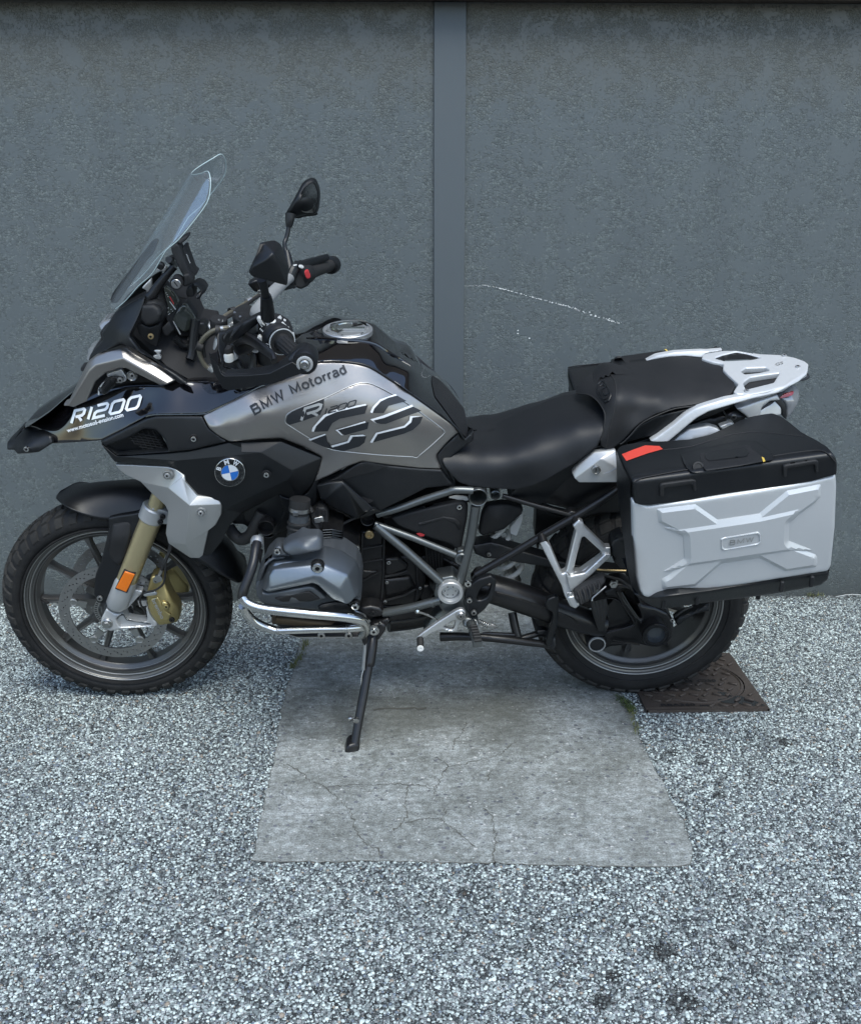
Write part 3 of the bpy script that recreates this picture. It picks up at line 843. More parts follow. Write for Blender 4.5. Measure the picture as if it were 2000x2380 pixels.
def stone_mat():
    m, t, b = NT('pale river grit'); co = coords(t)
    a = t.nodes.new('ShaderNodeAttribute'); a.attribute_name = 'tone'
    f = noise_(t, co, 420, 2, .6)
    col = mix(t, 1.0, a.outputs['Color'], ramp(t, f, [(.3, (.78, .78, .78)), (.7, (1.12, 1.12, 1.12))]), 'MULTIPLY')
    t.links.new(col, b.inputs['Base Color']); b.inputs['Roughness'].default_value = .6; b.inputs['Specular IOR Level'].default_value = .35
    return m
tuft('wall_weed', 'tiny dry weed growing where the wall meets the ground at the far right', [Vector((1.50, WALLY - .012, 0)), Vector((1.56, WALLY - .02, 0))], M['weed'], 40, .022, 7, .008)
tuft('wall_weed', 'sparse dry stalks along the foot of the wall right of the smooth strip', [Vector((.9, WALLY - .01, 0)), Vector((1.25, WALLY - .014, 0))], M['weed'], 50, .014, 8, .006)
_tw = mk('twig', g_tube([Vector((1.60, WALLY - .03, .006)), Vector((1.66, WALLY - .022, .012)), Vector((1.74, WALLY - .028, .007)), Vector((1.82, WALLY - .02, .010))], [.001, .0015, .0013, .0007], 6, 3), M['offwhite']); tag(_tw, 'pale dry twig lying at the foot of the wall, far right', 'twig')
def stones():
    """every piece of the exposed aggregate in view as a small domed stone, in one mesh"""
    rn = np.random.default_rng(8)
    P = []
    for sp, r0, r1, keep in ((.0078, .0026, .0046, .92), (.0062, .0012, .0024, .85)):
        ys = np.arange(1.62, WALLY - .004, sp * .87)
        for q, y in enumerate(ys):
            hw = .88 + (y - 1.62) * .50
            xs = np.arange(-hw, hw + .12, sp) + (sp / 2 if q % 2 else 0)
            n = len(xs); x = xs + rn.normal(0, sp * .26, n); yy = y + rn.normal(0, sp * .26, n)
            r = rn.uniform(r0, r1, n) * np.where(rn.random(n) < .05, 1.45, 1)
            ok = rn.random(n) < keep
            P.append(np.c_[x, yy, r][ok])
    P = np.concatenate(P)
    sl = np.array(SLAB); inn = inpoly(P[:, :2], sl)
    d = np.full(len(P), 9.); near = inn & ((P[:, 1] < 2.3) | (P[:, 0] > .55) | (P[:, 0] < -.28)); d[near] = distpoly(P[near, :2], sl[::3])
    # a few stones lie over the crumbled rim of the slab, more so at its right and front
    lim = np.where((P[:, 0] > .5) | (P[:, 1] < 2.3), .040, .010); ok = ~inn | (d < lim * rn.random(len(P)) ** 1.6)
    cov = (np.abs(P[:, 0] - .881) < .182) & (np.abs(P[:, 1] - 3.140) < .209)
    P = P[ok & ~cov]; n = len(P)
    pal = np.array([(.66, .67, .64), (.48, .49, .475), (.30, .31, .305), (.20, .208, .208), (.125, .13, .132), (.055, .058, .06), (.17, .185, .22), (.33, .25, .20)])
    col = pal[rn.choice(8, n, p=[.16, .18, .16, .15, .15, .13, .05, .02])] * rn.uniform(.82, 1.1, (n, 1)) * np.array((.88, .985, .985))
    for x, y, r in SPOTS:
        q = GP(x, y); dd = np.hypot(P[:, 0] - q.x, P[:, 1] - q.y) / (r * .72) + rn.normal(0, .38, n); col[dd < .8] *= .22; col[(dd >= .8) & (dd < 1.15)] *= .55
    wv = np.array([noise.noise(Vector((x * 2.1, y * 2.1, 0))) for x, y in P[:, :2]]); col *= (1 + .22 * wv)[:, None]
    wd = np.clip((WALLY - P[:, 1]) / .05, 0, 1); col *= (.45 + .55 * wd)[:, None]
    K = 6; a = np.arange(K) * 2 * pi / K
    ph = rn.uniform(0, 6.28, (n, 1)); asp = rn.uniform(.62, 1.0, (n, 1)); rot = rn.uniform(0, 6.28, (n, 1))
    rr = rn.uniform(.78, 1.15, (n, K)); R_ = P[:, 2:3]
    def ringv(sc, z):
        u = np.cos(a + ph) * rr * R_ * sc; v = np.sin(a + ph) * rr * R_ * sc * asp
        x = u * np.cos(rot) - v * np.sin(rot) + P[:, 0:1]; y = u * np.sin(rot) + v * np.cos(rot) + P[:, 1:2]
        return np.stack([x, y, np.broadcast_to(z, x.shape)], -1)
    h = R_ * rn.uniform(.42, .75, (n, 1)); tilt = rn.normal(0, .12, (n, 1)) * R_ * np.cos(a + ph)
    V = np.concatenate([ringv(1.0, 0 * h), ringv(.80, h * .72 + tilt), np.stack([P[:, 0:1], P[:, 1:2], h], -1)], 1)
    me = bpy.data.meshes.new('aggregate'); nv = 2 * K + 1
    base = (np.arange(n) * nv)[:, None, None]
    i0 = np.arange(K); i1 = (i0 + 1) % K
    quads = np.stack([i0, i1, i1 + K, i0 + K], 1)[None] + base; tris = np.stack([i0 + K, i1 + K, np.full(K, 2 * K)], 1)[None] + base
    lv = np.concatenate([quads.reshape(n, -1), tris.reshape(n, -1)], 1).ravel()
    tot = np.tile(np.r_[np.full(K, 4), np.full(K, 3)], n); st = np.r_[0, np.cumsum(tot)[:-1]]
    me.vertices.add(n * nv); me.vertices.foreach_set('co', V.ravel()); me.loops.add(len(lv)); me.loops.foreach_set('vertex_index', lv.astype(np.int32))
    me.polygons.add(len(tot)); me.polygons.foreach_set('loop_start', st.astype(np.int32)); me.polygons.foreach_set('loop_total', tot.astype(np.int32))
    me.update(calc_edges=True)
    at = me.attributes.new('tone', 'FLOAT_COLOR', 'POINT'); c4 = np.c_[np.clip(col, 0, 1), np.ones(n)].repeat(nv, 0); at.data.foreach_set('color', c4.ravel())
    me.polygons.foreach_set('use_smooth', np.ones(len(tot), bool)); me.materials.append(stone_mat())
    o = link('aggregate', me); tag(o, kind='stuff'); print('stones', n)
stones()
# the house across the yard, seen only in the reflections
hs = empty('house', 'pale rendered house with a clay tile roof across the yard, seen only in reflections', 'house', Matrix.Translation((-2, -20, 0)))
mk('wall', boxat(-7, 7, -6, 0, 0, 3.4), M['beige'], hs)
mk('roof', ([(-7.5, .6, 3.3), (7.5, .6, 3.3), (7.5, -3, 5.2), (-7.5, -3, 5.2), (-7.5, -6.6, 3.3), (7.5, -6.6, 3.3)], [[0, 1, 2, 3], [3, 2, 5, 4], [0, 3, 4], [1, 5, 2]]), M['tile'], hs)
for x in (-5, -1.8, 1.8, 5): mk('window', boxat(x - .6, x + .6, .002, .03, 1, 2.3), M['darkwin'], hs)
mk('door', boxat(-.55, .55, .002, .05, 0, 2.1), M['tile'], hs)
# ================================================================= MOTORCYCLE
B = empty('motorcycle', 'grey and black adventure motorcycle leaning on its side stand in front of the wall', 'motorcycle', BM)
FX, FZ, FR = -.7535, .322, .3255
RX, RZ, RR = .7535, .315, .320

# ---------------- wheels
def tyre(name, cx, cz, R, w, hh, rimr, rimw, N, rows, seed, blockh=.0065):
    C0 = Vector((cx, 0, cz)); rn = random.Random(seed)
    def prof(a):          # a in degrees from the crown, carcass line
        s = radians(a); sg = 1 if a >= 0 else -1; q = abs(s)
        return sg * w * sin(min(q, pi / 2)) ** 1.0, (R - hh) + hh * cos(min(q, pi / 2)) ** .9 if q < pi / 2 else 0
    half = []
    for a in np.linspace(0, 88, 16):
        l, r = prof(a); half.append((l, r - blockh))
    l0 = w - .0005; r0 = R - hh - blockh
    for u in np.linspace(.12, 1, 8):
        half.append((l0 + (rimw + .003 - l0) * u ** 1.5, r0 + (rimr + .002 - r0) * u))
    half.append((rimw - .004, rimr - .002))
    P = [(r, -l) for l, r in half[::-1]] + [(r, l) for l, r in half[1:]]
    geos = [g_lathe(C0, LAT, P, 120)]
    # raised ring on the side wall
    for sgn in (1, -1):
        geos.append(g_lathe(C0, LAT, [(r0 - .010, sgn * (w - .0045)), (r0 - .012, sgn * (w + .0003)), (r0 - .016, sgn * (w - .0006)), (r0 - .018, sgn * (w - .007))], 100))
    dth = 2 * pi / N
    vs, fs = [], []
    for (a0, a1, t0, t1, sl, ph, gap) in rows:
        for sd in (1, -1):
            for k in range(N):
                th = (k + ph + (0 if sd == 1 else .5)) * dth
                g0 = len(vs); m = 3
                jit = rn.uniform(-.02, .02)
                for top in (0, 1):
                    for i in range(m + 1):
                        a = a0 + (a1 - a0) * i / m
                        for tt in (t0, (t0 + t1) / 2, t1):
                            u = th + (tt + sl * (i / m) + jit) * dth
                            ins = .06 if top else 0
                            aa = a; uu = u
                            if top:
                                aa = a + (ins * (a1 - a0) * (1 if i == 0 else -1 if i == m else 0)); uu = u + ins * dth * (1 if tt == t0 else -1 if tt == t1 else 0)
                            s = radians(aa); l = w * sin(s); r = (R - hh) + hh * max(cos(s), 0) ** .9 - (0 if top else blockh + .001)
                            if not top: l *= (1 - .03)
                            if top and a > 50: l += .0012
                            vs.append(C0 + Vector((cos(uu) * r, -l * sd, sin(uu) * r)))
                q = 3 * (m + 1)
                for i in range(m):
                    for j in range(2):
                        a_ = g0 + q + i * 3 + j; fs.append([a_, a_ + 1, a_ + 4, a_ + 3] if sd == 1 else [a_, a_ + 3, a_ + 4, a_ + 1])
                ring = [0, 1, 2, 5, 8, 11, 10, 9, 6, 3]
                for i in range(len(ring)):
                    x, y = ring[i], ring[(i + 1) % len(ring)]; f = [g0 + x, g0 + y, g0 + q + y, g0 + q + x]; fs.append(f if sd == 1 else f[::-1])
    geos.append((vs, fs, 1))
    return geos
wf = empty('front_wheel', None, None) if False else None
def holder(name):
    o = bpy.data.objects.new(name, None); COL.objects.link(o); o.parent = B; return o
FW = mk('front_wheel', tyre('t', FX, FZ, FR, .060, .046, .256, .045, 44,
      [(-13, 13, .08, .50, .0, 0, 0), (18, 39, .04, .58, .42, .1, 0), (45, 80, .10, .72, .16, .35, 0)], 4), [M['rubber'], M['tread']], B, ang=28, fix=True)
def rimprof(r, w, inner):
    o = [(r - .004, w - .008), (r, w - .002), (r - .001, w), (r - .005, w - .0002), (r - .007, w - .003), (r - .011, w - .005), (r - .014, w - .012), (r - .019, w - .013), (r - .021, w - .010), (r - .0245, w - .0105),
         (r - .026, w - .016), (r - .030, w - .022), (inner + .003, w - .026), (inner, w - .030)]
    return o + [(inner - .0005, 0)] + [(a, -h) for a, h in o[::-1]]
mk('rim', g_lathe((FX, 0, FZ), LAT, rimprof(.256, .047, .217), 120), M['rim'], FW, ang=25)
def spokes(parent, cx, cz, r0, r1, base, half, w0, w1, t0, t1, mat_, lat=0.0):
    C0 = Vector((cx, 0, cz))
    me = None
    for k in range(5):
        for s in (-1, 1):
            a = radians(base + 72 * k + s * half); h = radians(base + 72 * k + s * half * .95)
            p = C0 + Vector((cos(h) * r0, 0, sin(h) * r0)); q = C0 + Vector((cos(a) * r1, 0, sin(a) * r1))
            d = (q - p).normalized(); n = d.cross(Vector((0, 1, 0)))
            vs = []
            for u in (0, .12, .5, .85, 1):
                c = p.lerp(q, u); ww = w0 + (w1 - w0) * u; tt = t0 + (t1 - t0) * u
                if u == 1: ww *= 1.9
                if u == .85: ww *= 1.05
                for i, j in ((-.5, -.18), (-.28, -.5), (0, -.42), (.28, -.5), (.5, -.18), (.5, .18), (.28, .5), (0, .42), (-.28, .5), (-.5, .18)):
                    vs.append(c + n * (ww * i) + Vector((0, lat + tt * j, 0)))
            fs = []
            for i in range(4):
                for j in range(10):
                    x = i * 10 + j; y = i * 10 + (j + 1) % 10; fs.append([x, y, y + 10, x + 10])
            mk('spoke', (vs, fs), mat_, parent, ang=40, fix=True)
spokes(FW, FX, FZ, .040, .2185, 18.5, 16.5, .024, .014, .034, .026, M['rim'])
mk('hub', [g_lathe((FX, 0, FZ), LAT, [(.012, .078), (.030, .078), (.034, .070), (.040, .055), (.044, .030), (.052, .022), (.052, -.022), (.044, -.030), (.040, -.055), (.034, -.07), (.012, -.078)], 40)] +
   [g_bar(Vector((FX + cos(radians(18.5 + 72 * k + s * 15)) * .045, 0, FZ + sin(radians(18.5 + 72 * k + s * 15)) * .045)), Vector((FX + cos(radians(18.5 + 72 * k + s * 15)) * .095, 0, FZ + sin(radians(18.5 + 72 * k + s * 15)) * .095)), .022, .05) for k in range(5) for s in (-1, 1)], M['rim'], FW, ang=35)
# discs
def disc(lat, r_out, r_in, cx, cz, parent, n=30):
    th = .0045; outer = [(r_out * cos(a), r_out * sin(a)) for a in np.linspace(0, 2 * pi, 120, endpoint=False)]
    inner = []
    for i in range(120):
        a = 2 * pi * i / 120; s = r_in - (.010 * max(0, cos(5 * (a - .3))) ** 6); inner.append((s * cos(a), s * sin(a)))
    hs = [inner]
    for k in range(n):
        for q, (rr, da) in enumerate(((.0, 0.0), (.33, .33), (.66, .66))):
            r = r_in + .008 + (r_out - r_in - .014) * (rr + .12); a = 2 * pi * (k + da) / n
            hs.append([(r * cos(a) + .0026 * cos(b), r * sin(a) + .0026 * sin(b)) for b in np.linspace(0, 2 * pi, 7, endpoint=False)])
    X, T = triang(outer, hs)
    P = [Vector((cx + x, lat - th / 2, cz + y)) for x, y in X]; m = len(P)
    P += [p + Vector((0, th, 0)) for p in P]; fs = []
    cnt = set()
    for f in T:
        a, b, c = (P[i] for i in f)
        if (b - a).cross(c - a).y > 0: f = f[::-1]
        fs.append(f); fs.append([i + m for i in f][::-1])
        for i in range(len(f)): cnt.add((f[i], f[(i + 1) % len(f)]))
    for a, b in cnt:
        if (b, a) not in cnt: fs.append([b, a, a + m, b + m])
    return P, fs
for lat in (-.073, .073):
    d = mk('brake_disc', disc(lat, .1525, .122, FX, FZ, FW), M['disc'], FW, ang=30)
    for k in range(5):
        a = .3 + 2 * pi * k / 5; sgn = -1 if lat < 0 else 1
        c = Vector((FX + .112 * cos(a), lat, FZ + .112 * sin(a)))
        mk('disc_carrier', [g_lathe(c, (0, sgn, 0), [(.0125, -.003), (.0125, .004), (.0095, .0055), (.008, .0045), (.0001, .0045)], 20),
            g_bar(Vector((FX + .078 * cos(a + .05), lat * .93, FZ + .078 * sin(a + .05))), c, .022, .005, w2=.013)], M['steel'], d)
mk('sensor_ring', [g_lathe((FX, 0, FZ), LAT, [(.044, .066), (.056, .066), (.056, .063), (.044, .063)], 60)] , M['steel'], FW)
mk('ring_slots', [(lambda a: g_bar(Vector((FX + .047 * cos(a), -.0663, FZ + .047 * sin(a))), Vector((FX + .054 * cos(a), -.0663, FZ + .054 * sin(a))), .0025, .0008))(2 * pi * k / 48) for k in range(48)], M['dark'], FW)
# rear wheel
RW = mk('rear_wheel', tyre('t', RX, RZ, RR, .084, .052, .229, .072, 40,
      [(-12, 12, .05, .62, .0, 0, 0), (15, 42, .04, .74, .35, .1, 0), (45, 72, .10, .90, .12, .35, 0)], 5), [M['rubber'], M['tread']], B, ang=28, fix=True)
mk('rim', g_lathe((RX, 0, RZ), LAT, rimprof(.229, .074, .190), 120), M['rim'], RW, ang=25)
spokes(RW, RX, RZ, .06, .192, -79, 16.5, .030, .016, .05, .03, M['rim'], .01)
mk('hub', g_lathe((RX, 0, RZ), LAT, [(.02, .05), (.07, .05), (.078, .03), (.078, -.03), (.05, -.08), (.02, -.08)], 40), M['rim'], RW)
for nm, wx, wz, r, par, a in (('front', FX, FZ, .219, FW, 178), ('rear', RX, RZ, .194, RW, -60)):
    c = Vector((wx + cos(radians(a)) * (r - .002), -.012, wz + sin(radians(a)) * (r - .002))); d = Vector((-cos(radians(a)), -.8, -sin(radians(a)))).normalized()
    mk('valve', g_tube([c, c + d * .012, c + d * .030], [.005, .0045, .0035], 8), M['grip'], par)

def torus(cx, cz, lat, R, r):
    return g_lathe((cx, 0, cz), LAT, [(R + r * cos(a), lat + r * sin(a)) for a in np.linspace(0, 2 * pi, 9)], 120)
for par, cx, cz, L3 in ((FW, FX, FZ, ((.2545, .0468, .0022), (.2415, .0365, .0020), (.2285, .0262, .0016))), (RW, RX, RZ, ((.2275, .0738, .0024), (.2145, .0635, .0020), (.2015, .0530, .0016)))):
    for R, l, r in L3: mk('rim_highlight', torus(cx, cz, l, R, r), M['rimglint'], par, ang=80)  # lighter rings painted in as the highlights on the grey rim's edges
# ---------------- fork and front axle
FL = -.105
def fk(x, y, z='D'): X, Y = zp(z, x, y); return P3(X, Y, FL)
ft = fk(1085, 150); fa = fk(737, 1040)
fdir = (fa - ft).normalized(); up0 = P3(*zp('D', 1085, 150), FL)
fl0 = fk(1035, 310); fl1 = fk(860, 740); fl2 = fk(800, 885)
for sg in (1, -1):
    def mm(v): return Vector((v.x, v.y * sg, v.z))
    fk_ = mk('fork_leg', g_tube([mm(fl0 - fdir * .02), mm(fl1)], .0290, 28), M['gold'], B)
    mk('fork_tube', g_tube([mm(ft - fdir * .14), mm(fl0)], .0225, 24), M['gold'], fk_)
    mk('fork_seal', g_tube([mm(fl0 - fdir * .035), mm(fl0 - fdir * .018)], [.025, .030], 24), M['dark'], fk_)
    mk('fork_bottom', g_tube([mm(fl1 - fdir * .01), mm(fl1), mm(fl1.lerp(fl2, .55)), mm(fl2), mm(fl2 + fdir * .014)], [.0296, .0318, .0318, .0314, .024], 28), M['alupaint'], fk_)
FK = [o for o in B.children if o.name.startswith('fork_leg')][0]
# clamp collar with two bolts
cl = fk(1045, 270)
mk('fork_clamp', [g_tube([cl - fdir * .022, cl - fdir * .018, cl + fdir * .018, cl + fdir * .022], [.031, .034, .034, .031], 28),
   g_skin('D', "1040,235 1150,262 1148,350 1120,350 1030,330", [(zp('D', 1040, 235) + (-.128,)), (zp('D', 1150, 262) + (-.122,)), (zp('D', 1120, 350) + (-.124,)), (zp('D', 1030, 330) + (-.130,))], depth=.022, rnd=2, step=10)], M['alupaint'], FK)
for x, y in ((1113, 296), (1097, 331)): bolt(FK, P3(*zp('D', x, y), -.131), .0075, M['blackmetal'], h=.006)
# cast foot with the arms that carry the caliper
mk('axle_clamp', [g_skin('R', "330,1020 420,1075 520,1115 600,1090 630,1120 670,1200 800,1230 1000,1240 1000,1180 975,1010 1010,1000 1060,1120 1110,1200 1160,1240 1165,1310 1100,1330 560,1370 400,1400 320,1370 260,1330 232,1250 260,1160 300,1090",
      "330,1020,-114 300,1300,-126 600,1250,-118 1100,1290,-112 1000,1100,-108 232,1250,-124", depth=.030, rnd=4, step=7, holes=["490,1190 600,1105 640,1160 660,1215 800,1240 1000,1262 1070,1285 1050,1300 560,1325 520,1270"], cr=3),
    g_skin('R', "540,1150 610,1130 660,1215 1060,1280 1070,1305 560,1330 500,1250", "540,1150,-108 1060,1280,-104 520,1300,-108", depth=.012, rnd=0, step=12),
    g_skin('R', "760,700 920,735 920,770 840,850 740,960 660,1040 600,1050 660,860", "760,700,-100 920,750,-104 640,1040,-108 ", depth=.02, rnd=3, step=8)], M['alupaint'], FK)
mk('axle_nut', [g_lathe(P3(*zp('R', 345, 1270), -.126), LAT, [(.0150, -.01), (.0150, .001), (.0135, .0025), (.0085, .0025)], 24), g_lathe(P3(*zp('R', 345, 1270), -.128), LAT, [(.0095, 0), (.0095, .007), (.0085, .008), (.0001, .008)], 6)], M['steel'], FK)
# amber reflector
rf = mk('reflector', g_skin('D', "852,672 922,694 862,815 790,786", "852,672,-141 922,694,-139 862,815,-140 790,786,-142", depth=.006, rnd=2, step=6, cr=2), M['amber'], FK)
mk('reflector_holder', g_skin('D', "845,662 928,686 868,822 784,792", "845,662,-138 928,686,-136 868,822,-137 784,792,-139", depth=.008, rnd=2, step=8, cr=2), M['dark'], FK)
# calipers
cs = "R"
calS = Surf(toks("1080,480,-108 1000,700,-112 1000,850,-116 1300,900,-122 1400,1180,-118 1180,1280,-112 1500,1150,-100 1250,640,-108 1100,1050,-120", cs))
for sg in (1, -1):
    g = [g_skin(cs, "1060,500 1180,480 1280,560 1330,700 1420,880 1500,980 1535,1080 1530,1200 1480,1260 1330,1290 1190,1310 1130,1230 1060,1130 1010,1000 985,900 990,780 1020,650", calS, depth=.036, rnd=6, step=7, sm=False),
         g_skin(cs, "1050,860 1180,830 1230,930 1290,1060 1400,1130 1350,1240 1200,1250 1120,1170 1070,1050 1020,930", "1050,860,-122 1180,830,-124 1400,1130,-126 1200,1250,-122 1290,1000,-129", depth=.02, rnd=5, step=7),
         g_skin(cs, "1230,900 1330,930 1380,1010 1330,1080 1250,1040", "1230,900,-128 1330,930,-130 1330,1080,-128 1250,1000,-132", depth=.02, rnd=4, step=7)]
    if sg == 1:
        cp = mk('brake_caliper', g, M['caliper'], B)
        mk('lettering', g_text('brembo', zp(cs, 1075, 880), zp(cs, 1230, 1195), 9.5, Surf(toks("1050,860,-124 1180,830,-125 1400,1130,-128 1200,1250,-124", cs)), off=.004, bold=.02), M['alu'], cp)
        for x, y, r, mt in ((1150, 550, .0085, 'steel'), (1320, 975, .007, 'caliper'), (1410, 1195, .008, 'blackmetal')): bolt(cp, P3(*zp(cs, x, y), -.131 if y > 600 else -.118), r, M[mt], h=.007)
        mk('bleed_lug', g_skin(cs, "1310,400 1420,350 1600,560 1680,640 1690,760 1560,880 1480,890 1400,800 1330,640", "1310,400,60 1600,560,75 1480,890,70", depth=.03, rnd=4, step=9), M['caliper'], cp)
        mk('pad_pin', g_skin(cs, "1190,120 1270,120 1290,180 1200,380 1135,370", "1190,120,75 1290,180,75 1135,370,80", depth=.02, rnd=4, step=9), M['caliper'], cp)
    # brake hoses
hose = [P3(*zp(cs, x, y), l) for x, y, l in ((1400, -160, -.10), (1375, 0, -.115), (1340, 150, -.125), (1290, 270, -.130), (1240, 380, -.130), (1215, 440, -.128))]
h1 = mk('brake_hose', g_tube(hose, .0045, 10, 4), M['grip'], B)
mk('hose_fitting', [g_tube([hose[-2], hose[-1], hose[-1] + (hose[-1] - hose[-2]) * .9], [.0055, .006, .005], 10), g_lathe(P3(*zp(cs, 1185, 520), -.13), LAT, [(.011, -.004), (.011, .004), (.0001, .004)], 16)], M['steel'], h1)
mk('sensor_wire', g_tube(pts3("1400,-100,-118 1385,60,-122 1310,230,-132 1300,420,-134 1270,600,-134 1180,690,-134 1100,725,-134 1000,750,-132 930,780,-128 885,850,-124 900,960,-118 960,1050,-100 1000,1150,-85 900,1160,-80 780,1165,-80 700,1130,-82", cs), .0030, 8, 4), M['grip'], B)
mk('wire_clip', [g_skin(cs, "930,785 1140,745 1170,800 950,830", "930,785,-132 1140,745,-136 1170,800,-134 950,830,-130", depth=.008, rnd=2, step=8)], M['alu'], h1)

# ---------------- front mudguard
def mudguard():
    # stations in the wheel's plane: near edge traced at the side, crown traced near the middle
    # near edge points / crown silhouette points
    N = toks("385,1195 420,1235 470,1268 560,1310 650,1336 750,1352 850,1330 960,1300 1060,1290 1140,1330", 'C')
    K = toks("388,1186 430,1165 490,1142 580,1117 680,1098 780,1088 880,1083 980,1084 1080,1100 1150,1140", 'C')
    vs = []; fs = []; m = 13; n = len(N)
    for i in range(n):
        wide = .082 * min(1, (.10 + i / (2.1))) ** .6
        a = P3(N[i][0], N[i][1], -wide); c = P3(K[i][0], K[i][1], .012 if i else -.002)
        for j in range(m):
            u = -1 + 2 * j / (m - 1); s = 1 - abs(u) ** 2.6
            p = Vector((a.x + (c.x - a.x) * s, wide * u, a.z + (c.z - a.z) * s)); vs.append(p)
    for i in range(n - 1):
        for j in range(m - 1):
            x = i * m + j; fs.append([x, x + m, x + m + 1, x + 1])
    o = mk('front_mudguard', (vs, fs), M['plastic'], B, ang=60, fix=False)
    s = o.modifiers.new('sub', 'SUBSURF'); s.levels = s.render_levels = 2
    s = o.modifiers.new('thick', 'SOLIDIFY'); s.thickness = .004; s.offset = 0
    # rear half: tail behind the fork
    vs = []; fs = []
    N = toks("1150,480 1260,560 1330,590 1400,630 1500,690 1620,750", 'D'); K = toks("1240,330 1380,390 1480,420 1560,455 1620,560 1680,690", 'D')
    for i in range(len(N)):
        wide = .080; a = P3(N[i][0], N[i][1], -wide); c = P3(K[i][0], K[i][1], 0.0)
        for j in range(m):
            u = -1 + 2 * j / (m - 1); s = 1 - abs(u) ** 2.4
            vs.append(Vector((a.x + (c.x - a.x) * s, wide * u, a.z + (c.z - a.z) * s)))
    for i in range(len(N) - 1):
        for j in range(m - 1):
            x = i * m + j; fs.append([x, x + m, x + m + 1, x + 1])
    o2 = mk('mudguard_tail', (vs, fs), M['plastic'], o, ang=60)
    s = o2.modifiers.new('sub', 'SUBSURF'); s.levels = s.render_levels = 1
    s = o2.modifiers.new('thick', 'SOLIDIFY'); s.thickness = .004; s.offset = 0
    # leg that runs down in front of the fork
    st = "740,305 820,290 905,278 985,262 975,320 945,360 925,420 905,500 850,610 790,760 770,800 735,880 700,895 660,885 640,825 650,700 690,600 725,460 742,380"
    S1 = Surf(toks("755,322,-93 985,262,-96 905,500,-112 770,800,-118 640,820,-112 690,600,-106 700,895,-116", 'D'))
    mk('mudguard_stay', g_skin('D', st, S1, depth=.014, rnd=4, step=8), M['plastic'], o, mir=True)
    mk('stay_panel', g_skin('D', "765,350 880,322 903,348 895,430 862,555 842,600 815,640 770,622 738,570 742,500 757,400", Surf(toks("770,345,-99 900,350,-101 860,560,-118 740,570,-110 800,450,-117 810,630,-119", 'D')), depth=.01, rnd=8, step=7), M['plastic2'], o)
    bolt(o, P3(*zp('D', 683, 852), -.117), .0085, M['steel'], h=.006)
    return o
MG = mudguard()
# ================================================================= FRONT BODYWORK
def S(ctrl, zone='S', lam=0.0): return Surf(toks(ctrl, zone), lam)
def quadmap(ox, oy, ux, uy, vx, vy):
    return lambda x, y: (ox + ux * x + vx * y, oy + uy * x + vy * y)
def strip2d(pts, w, closed=False):
    """mitred ribbon outline of a stroke, returned as one polygon (with a hole when closed)"""
    P = [np.array(p, float) for p in pts]; n = len(P); Lf, Rt = [], []
    for i in range(n):
        a = P[(i - 1) % n] if closed or i else P[i]; b = P[i]; c = P[(i + 1) % n] if closed or i < n - 1 else P[i]
        d1 = b - a; d2 = c - b
        if np.hypot(*d1) == 0: d1 = d2
        if np.hypot(*d2) == 0: d2 = d1
        d1 /= np.hypot(*d1); d2 /= np.hypot(*d2); n1 = np.array((-d1[1], d1[0])); n2 = np.array((-d2[1], d2[0]))
        m = n1 + n2; m /= max(np.hypot(*m), 1e-6); k = w / 2 / max(m @ n1, .45)
        Lf.append(b + m * k); Rt.append(b - m * k)
    return Lf, Rt
GL = {'R': [[(0, 0), (0, 1), (.8, 1), (.95, .88), (.95, .58), (.8, .46), (.22, .46)], [(.52, .42), (.95, 0)]],
      '1': [[(.25, 0), (.25, 1)]], '2': [[(.02, 1), (.82, 1), (.95, .88), (.95, .62), (.82, .5), (.15, .5), (0, .38), (0, 0), (.97, 0)]],
      'B': [[(.5, .54), (.75, .54), (.88, .66), (.88, .9), (.75, 1), (.06, 1), (.06, 0), (.8, 0), (.95, .12), (.95, .42), (.8, .54), (.12, .54)]], 'M': [[(.04, 0), (.04, 1), (.5, .12), (.96, 1), (.96, 0)]], 'W': [[(0, 1), (.25, 0), (.5, .95), (.75, 0), (1, 1)]],
      'o': [[(.5, .72), (.2, .66), (.03, .48), (.03, .24), (.2, .05), (.5, 0), (.8, .05), (.97, .24), (.97, .48), (.8, .66), (.5, .72)]], 't': [[(.4, .98), (.4, .12), (.6, 0), (.95, 0)], [(0, .7), (.95, .7)]], 'r': [[(.1, 0), (.1, .74)], [(.1, .45), (.35, .66), (.95, .68)]],
      'a': [[(.08, .6), (.3, .72), (.65, .72), (.85, .6), (.85, .1), (1, 0)], [(.85, .42), (.3, .38), (.05, .26), (.05, .1), (.3, 0), (.6, .03), (.85, .2)]], 'd': [[(.95, 0), (.95, 1)], [(.92, .5), (.75, .68), (.3, .7), (.04, .48), (.04, .22), (.3, 0), (.7, .02), (.92, .2)]],
      '0': [[(.5, 1), (.82, 1), (.95, .85), (.95, .15), (.82, 0), (.15, 0), (0, .15), (0, .85), (.15, 1), (.5, 1)]]}
def g_glyphs(word, fm, surf, lw, adv, off=.0014):
    """fm maps unit glyph space to px; lw stroke width in px; adv: list of (x offset, width)"""
    out = []
    for ci, ch in enumerate(word):
        for si, st in enumerate(GL[ch]):
            x0, wd = adv[ci]
            p2 = [fm(x0 + x * wd, y) for x, y in st]
            Lf, Rt = strip2d(p2, lw); n = len(Lf)
            X = Lf + Rt
            P = surf.pts(X, off + .0002 * si); fs = []
            for i in range(n - 1):
                f = [i, i + 1, n + i + 1, n + i]
                if (P[f[1]] - P[f[0]]).cross(P[f[2]] - P[f[0]]).dot(OB - P[f[0]]) < 0: f = f[::-1]
                fs.append(f)
            out.append((P, fs))
    return out

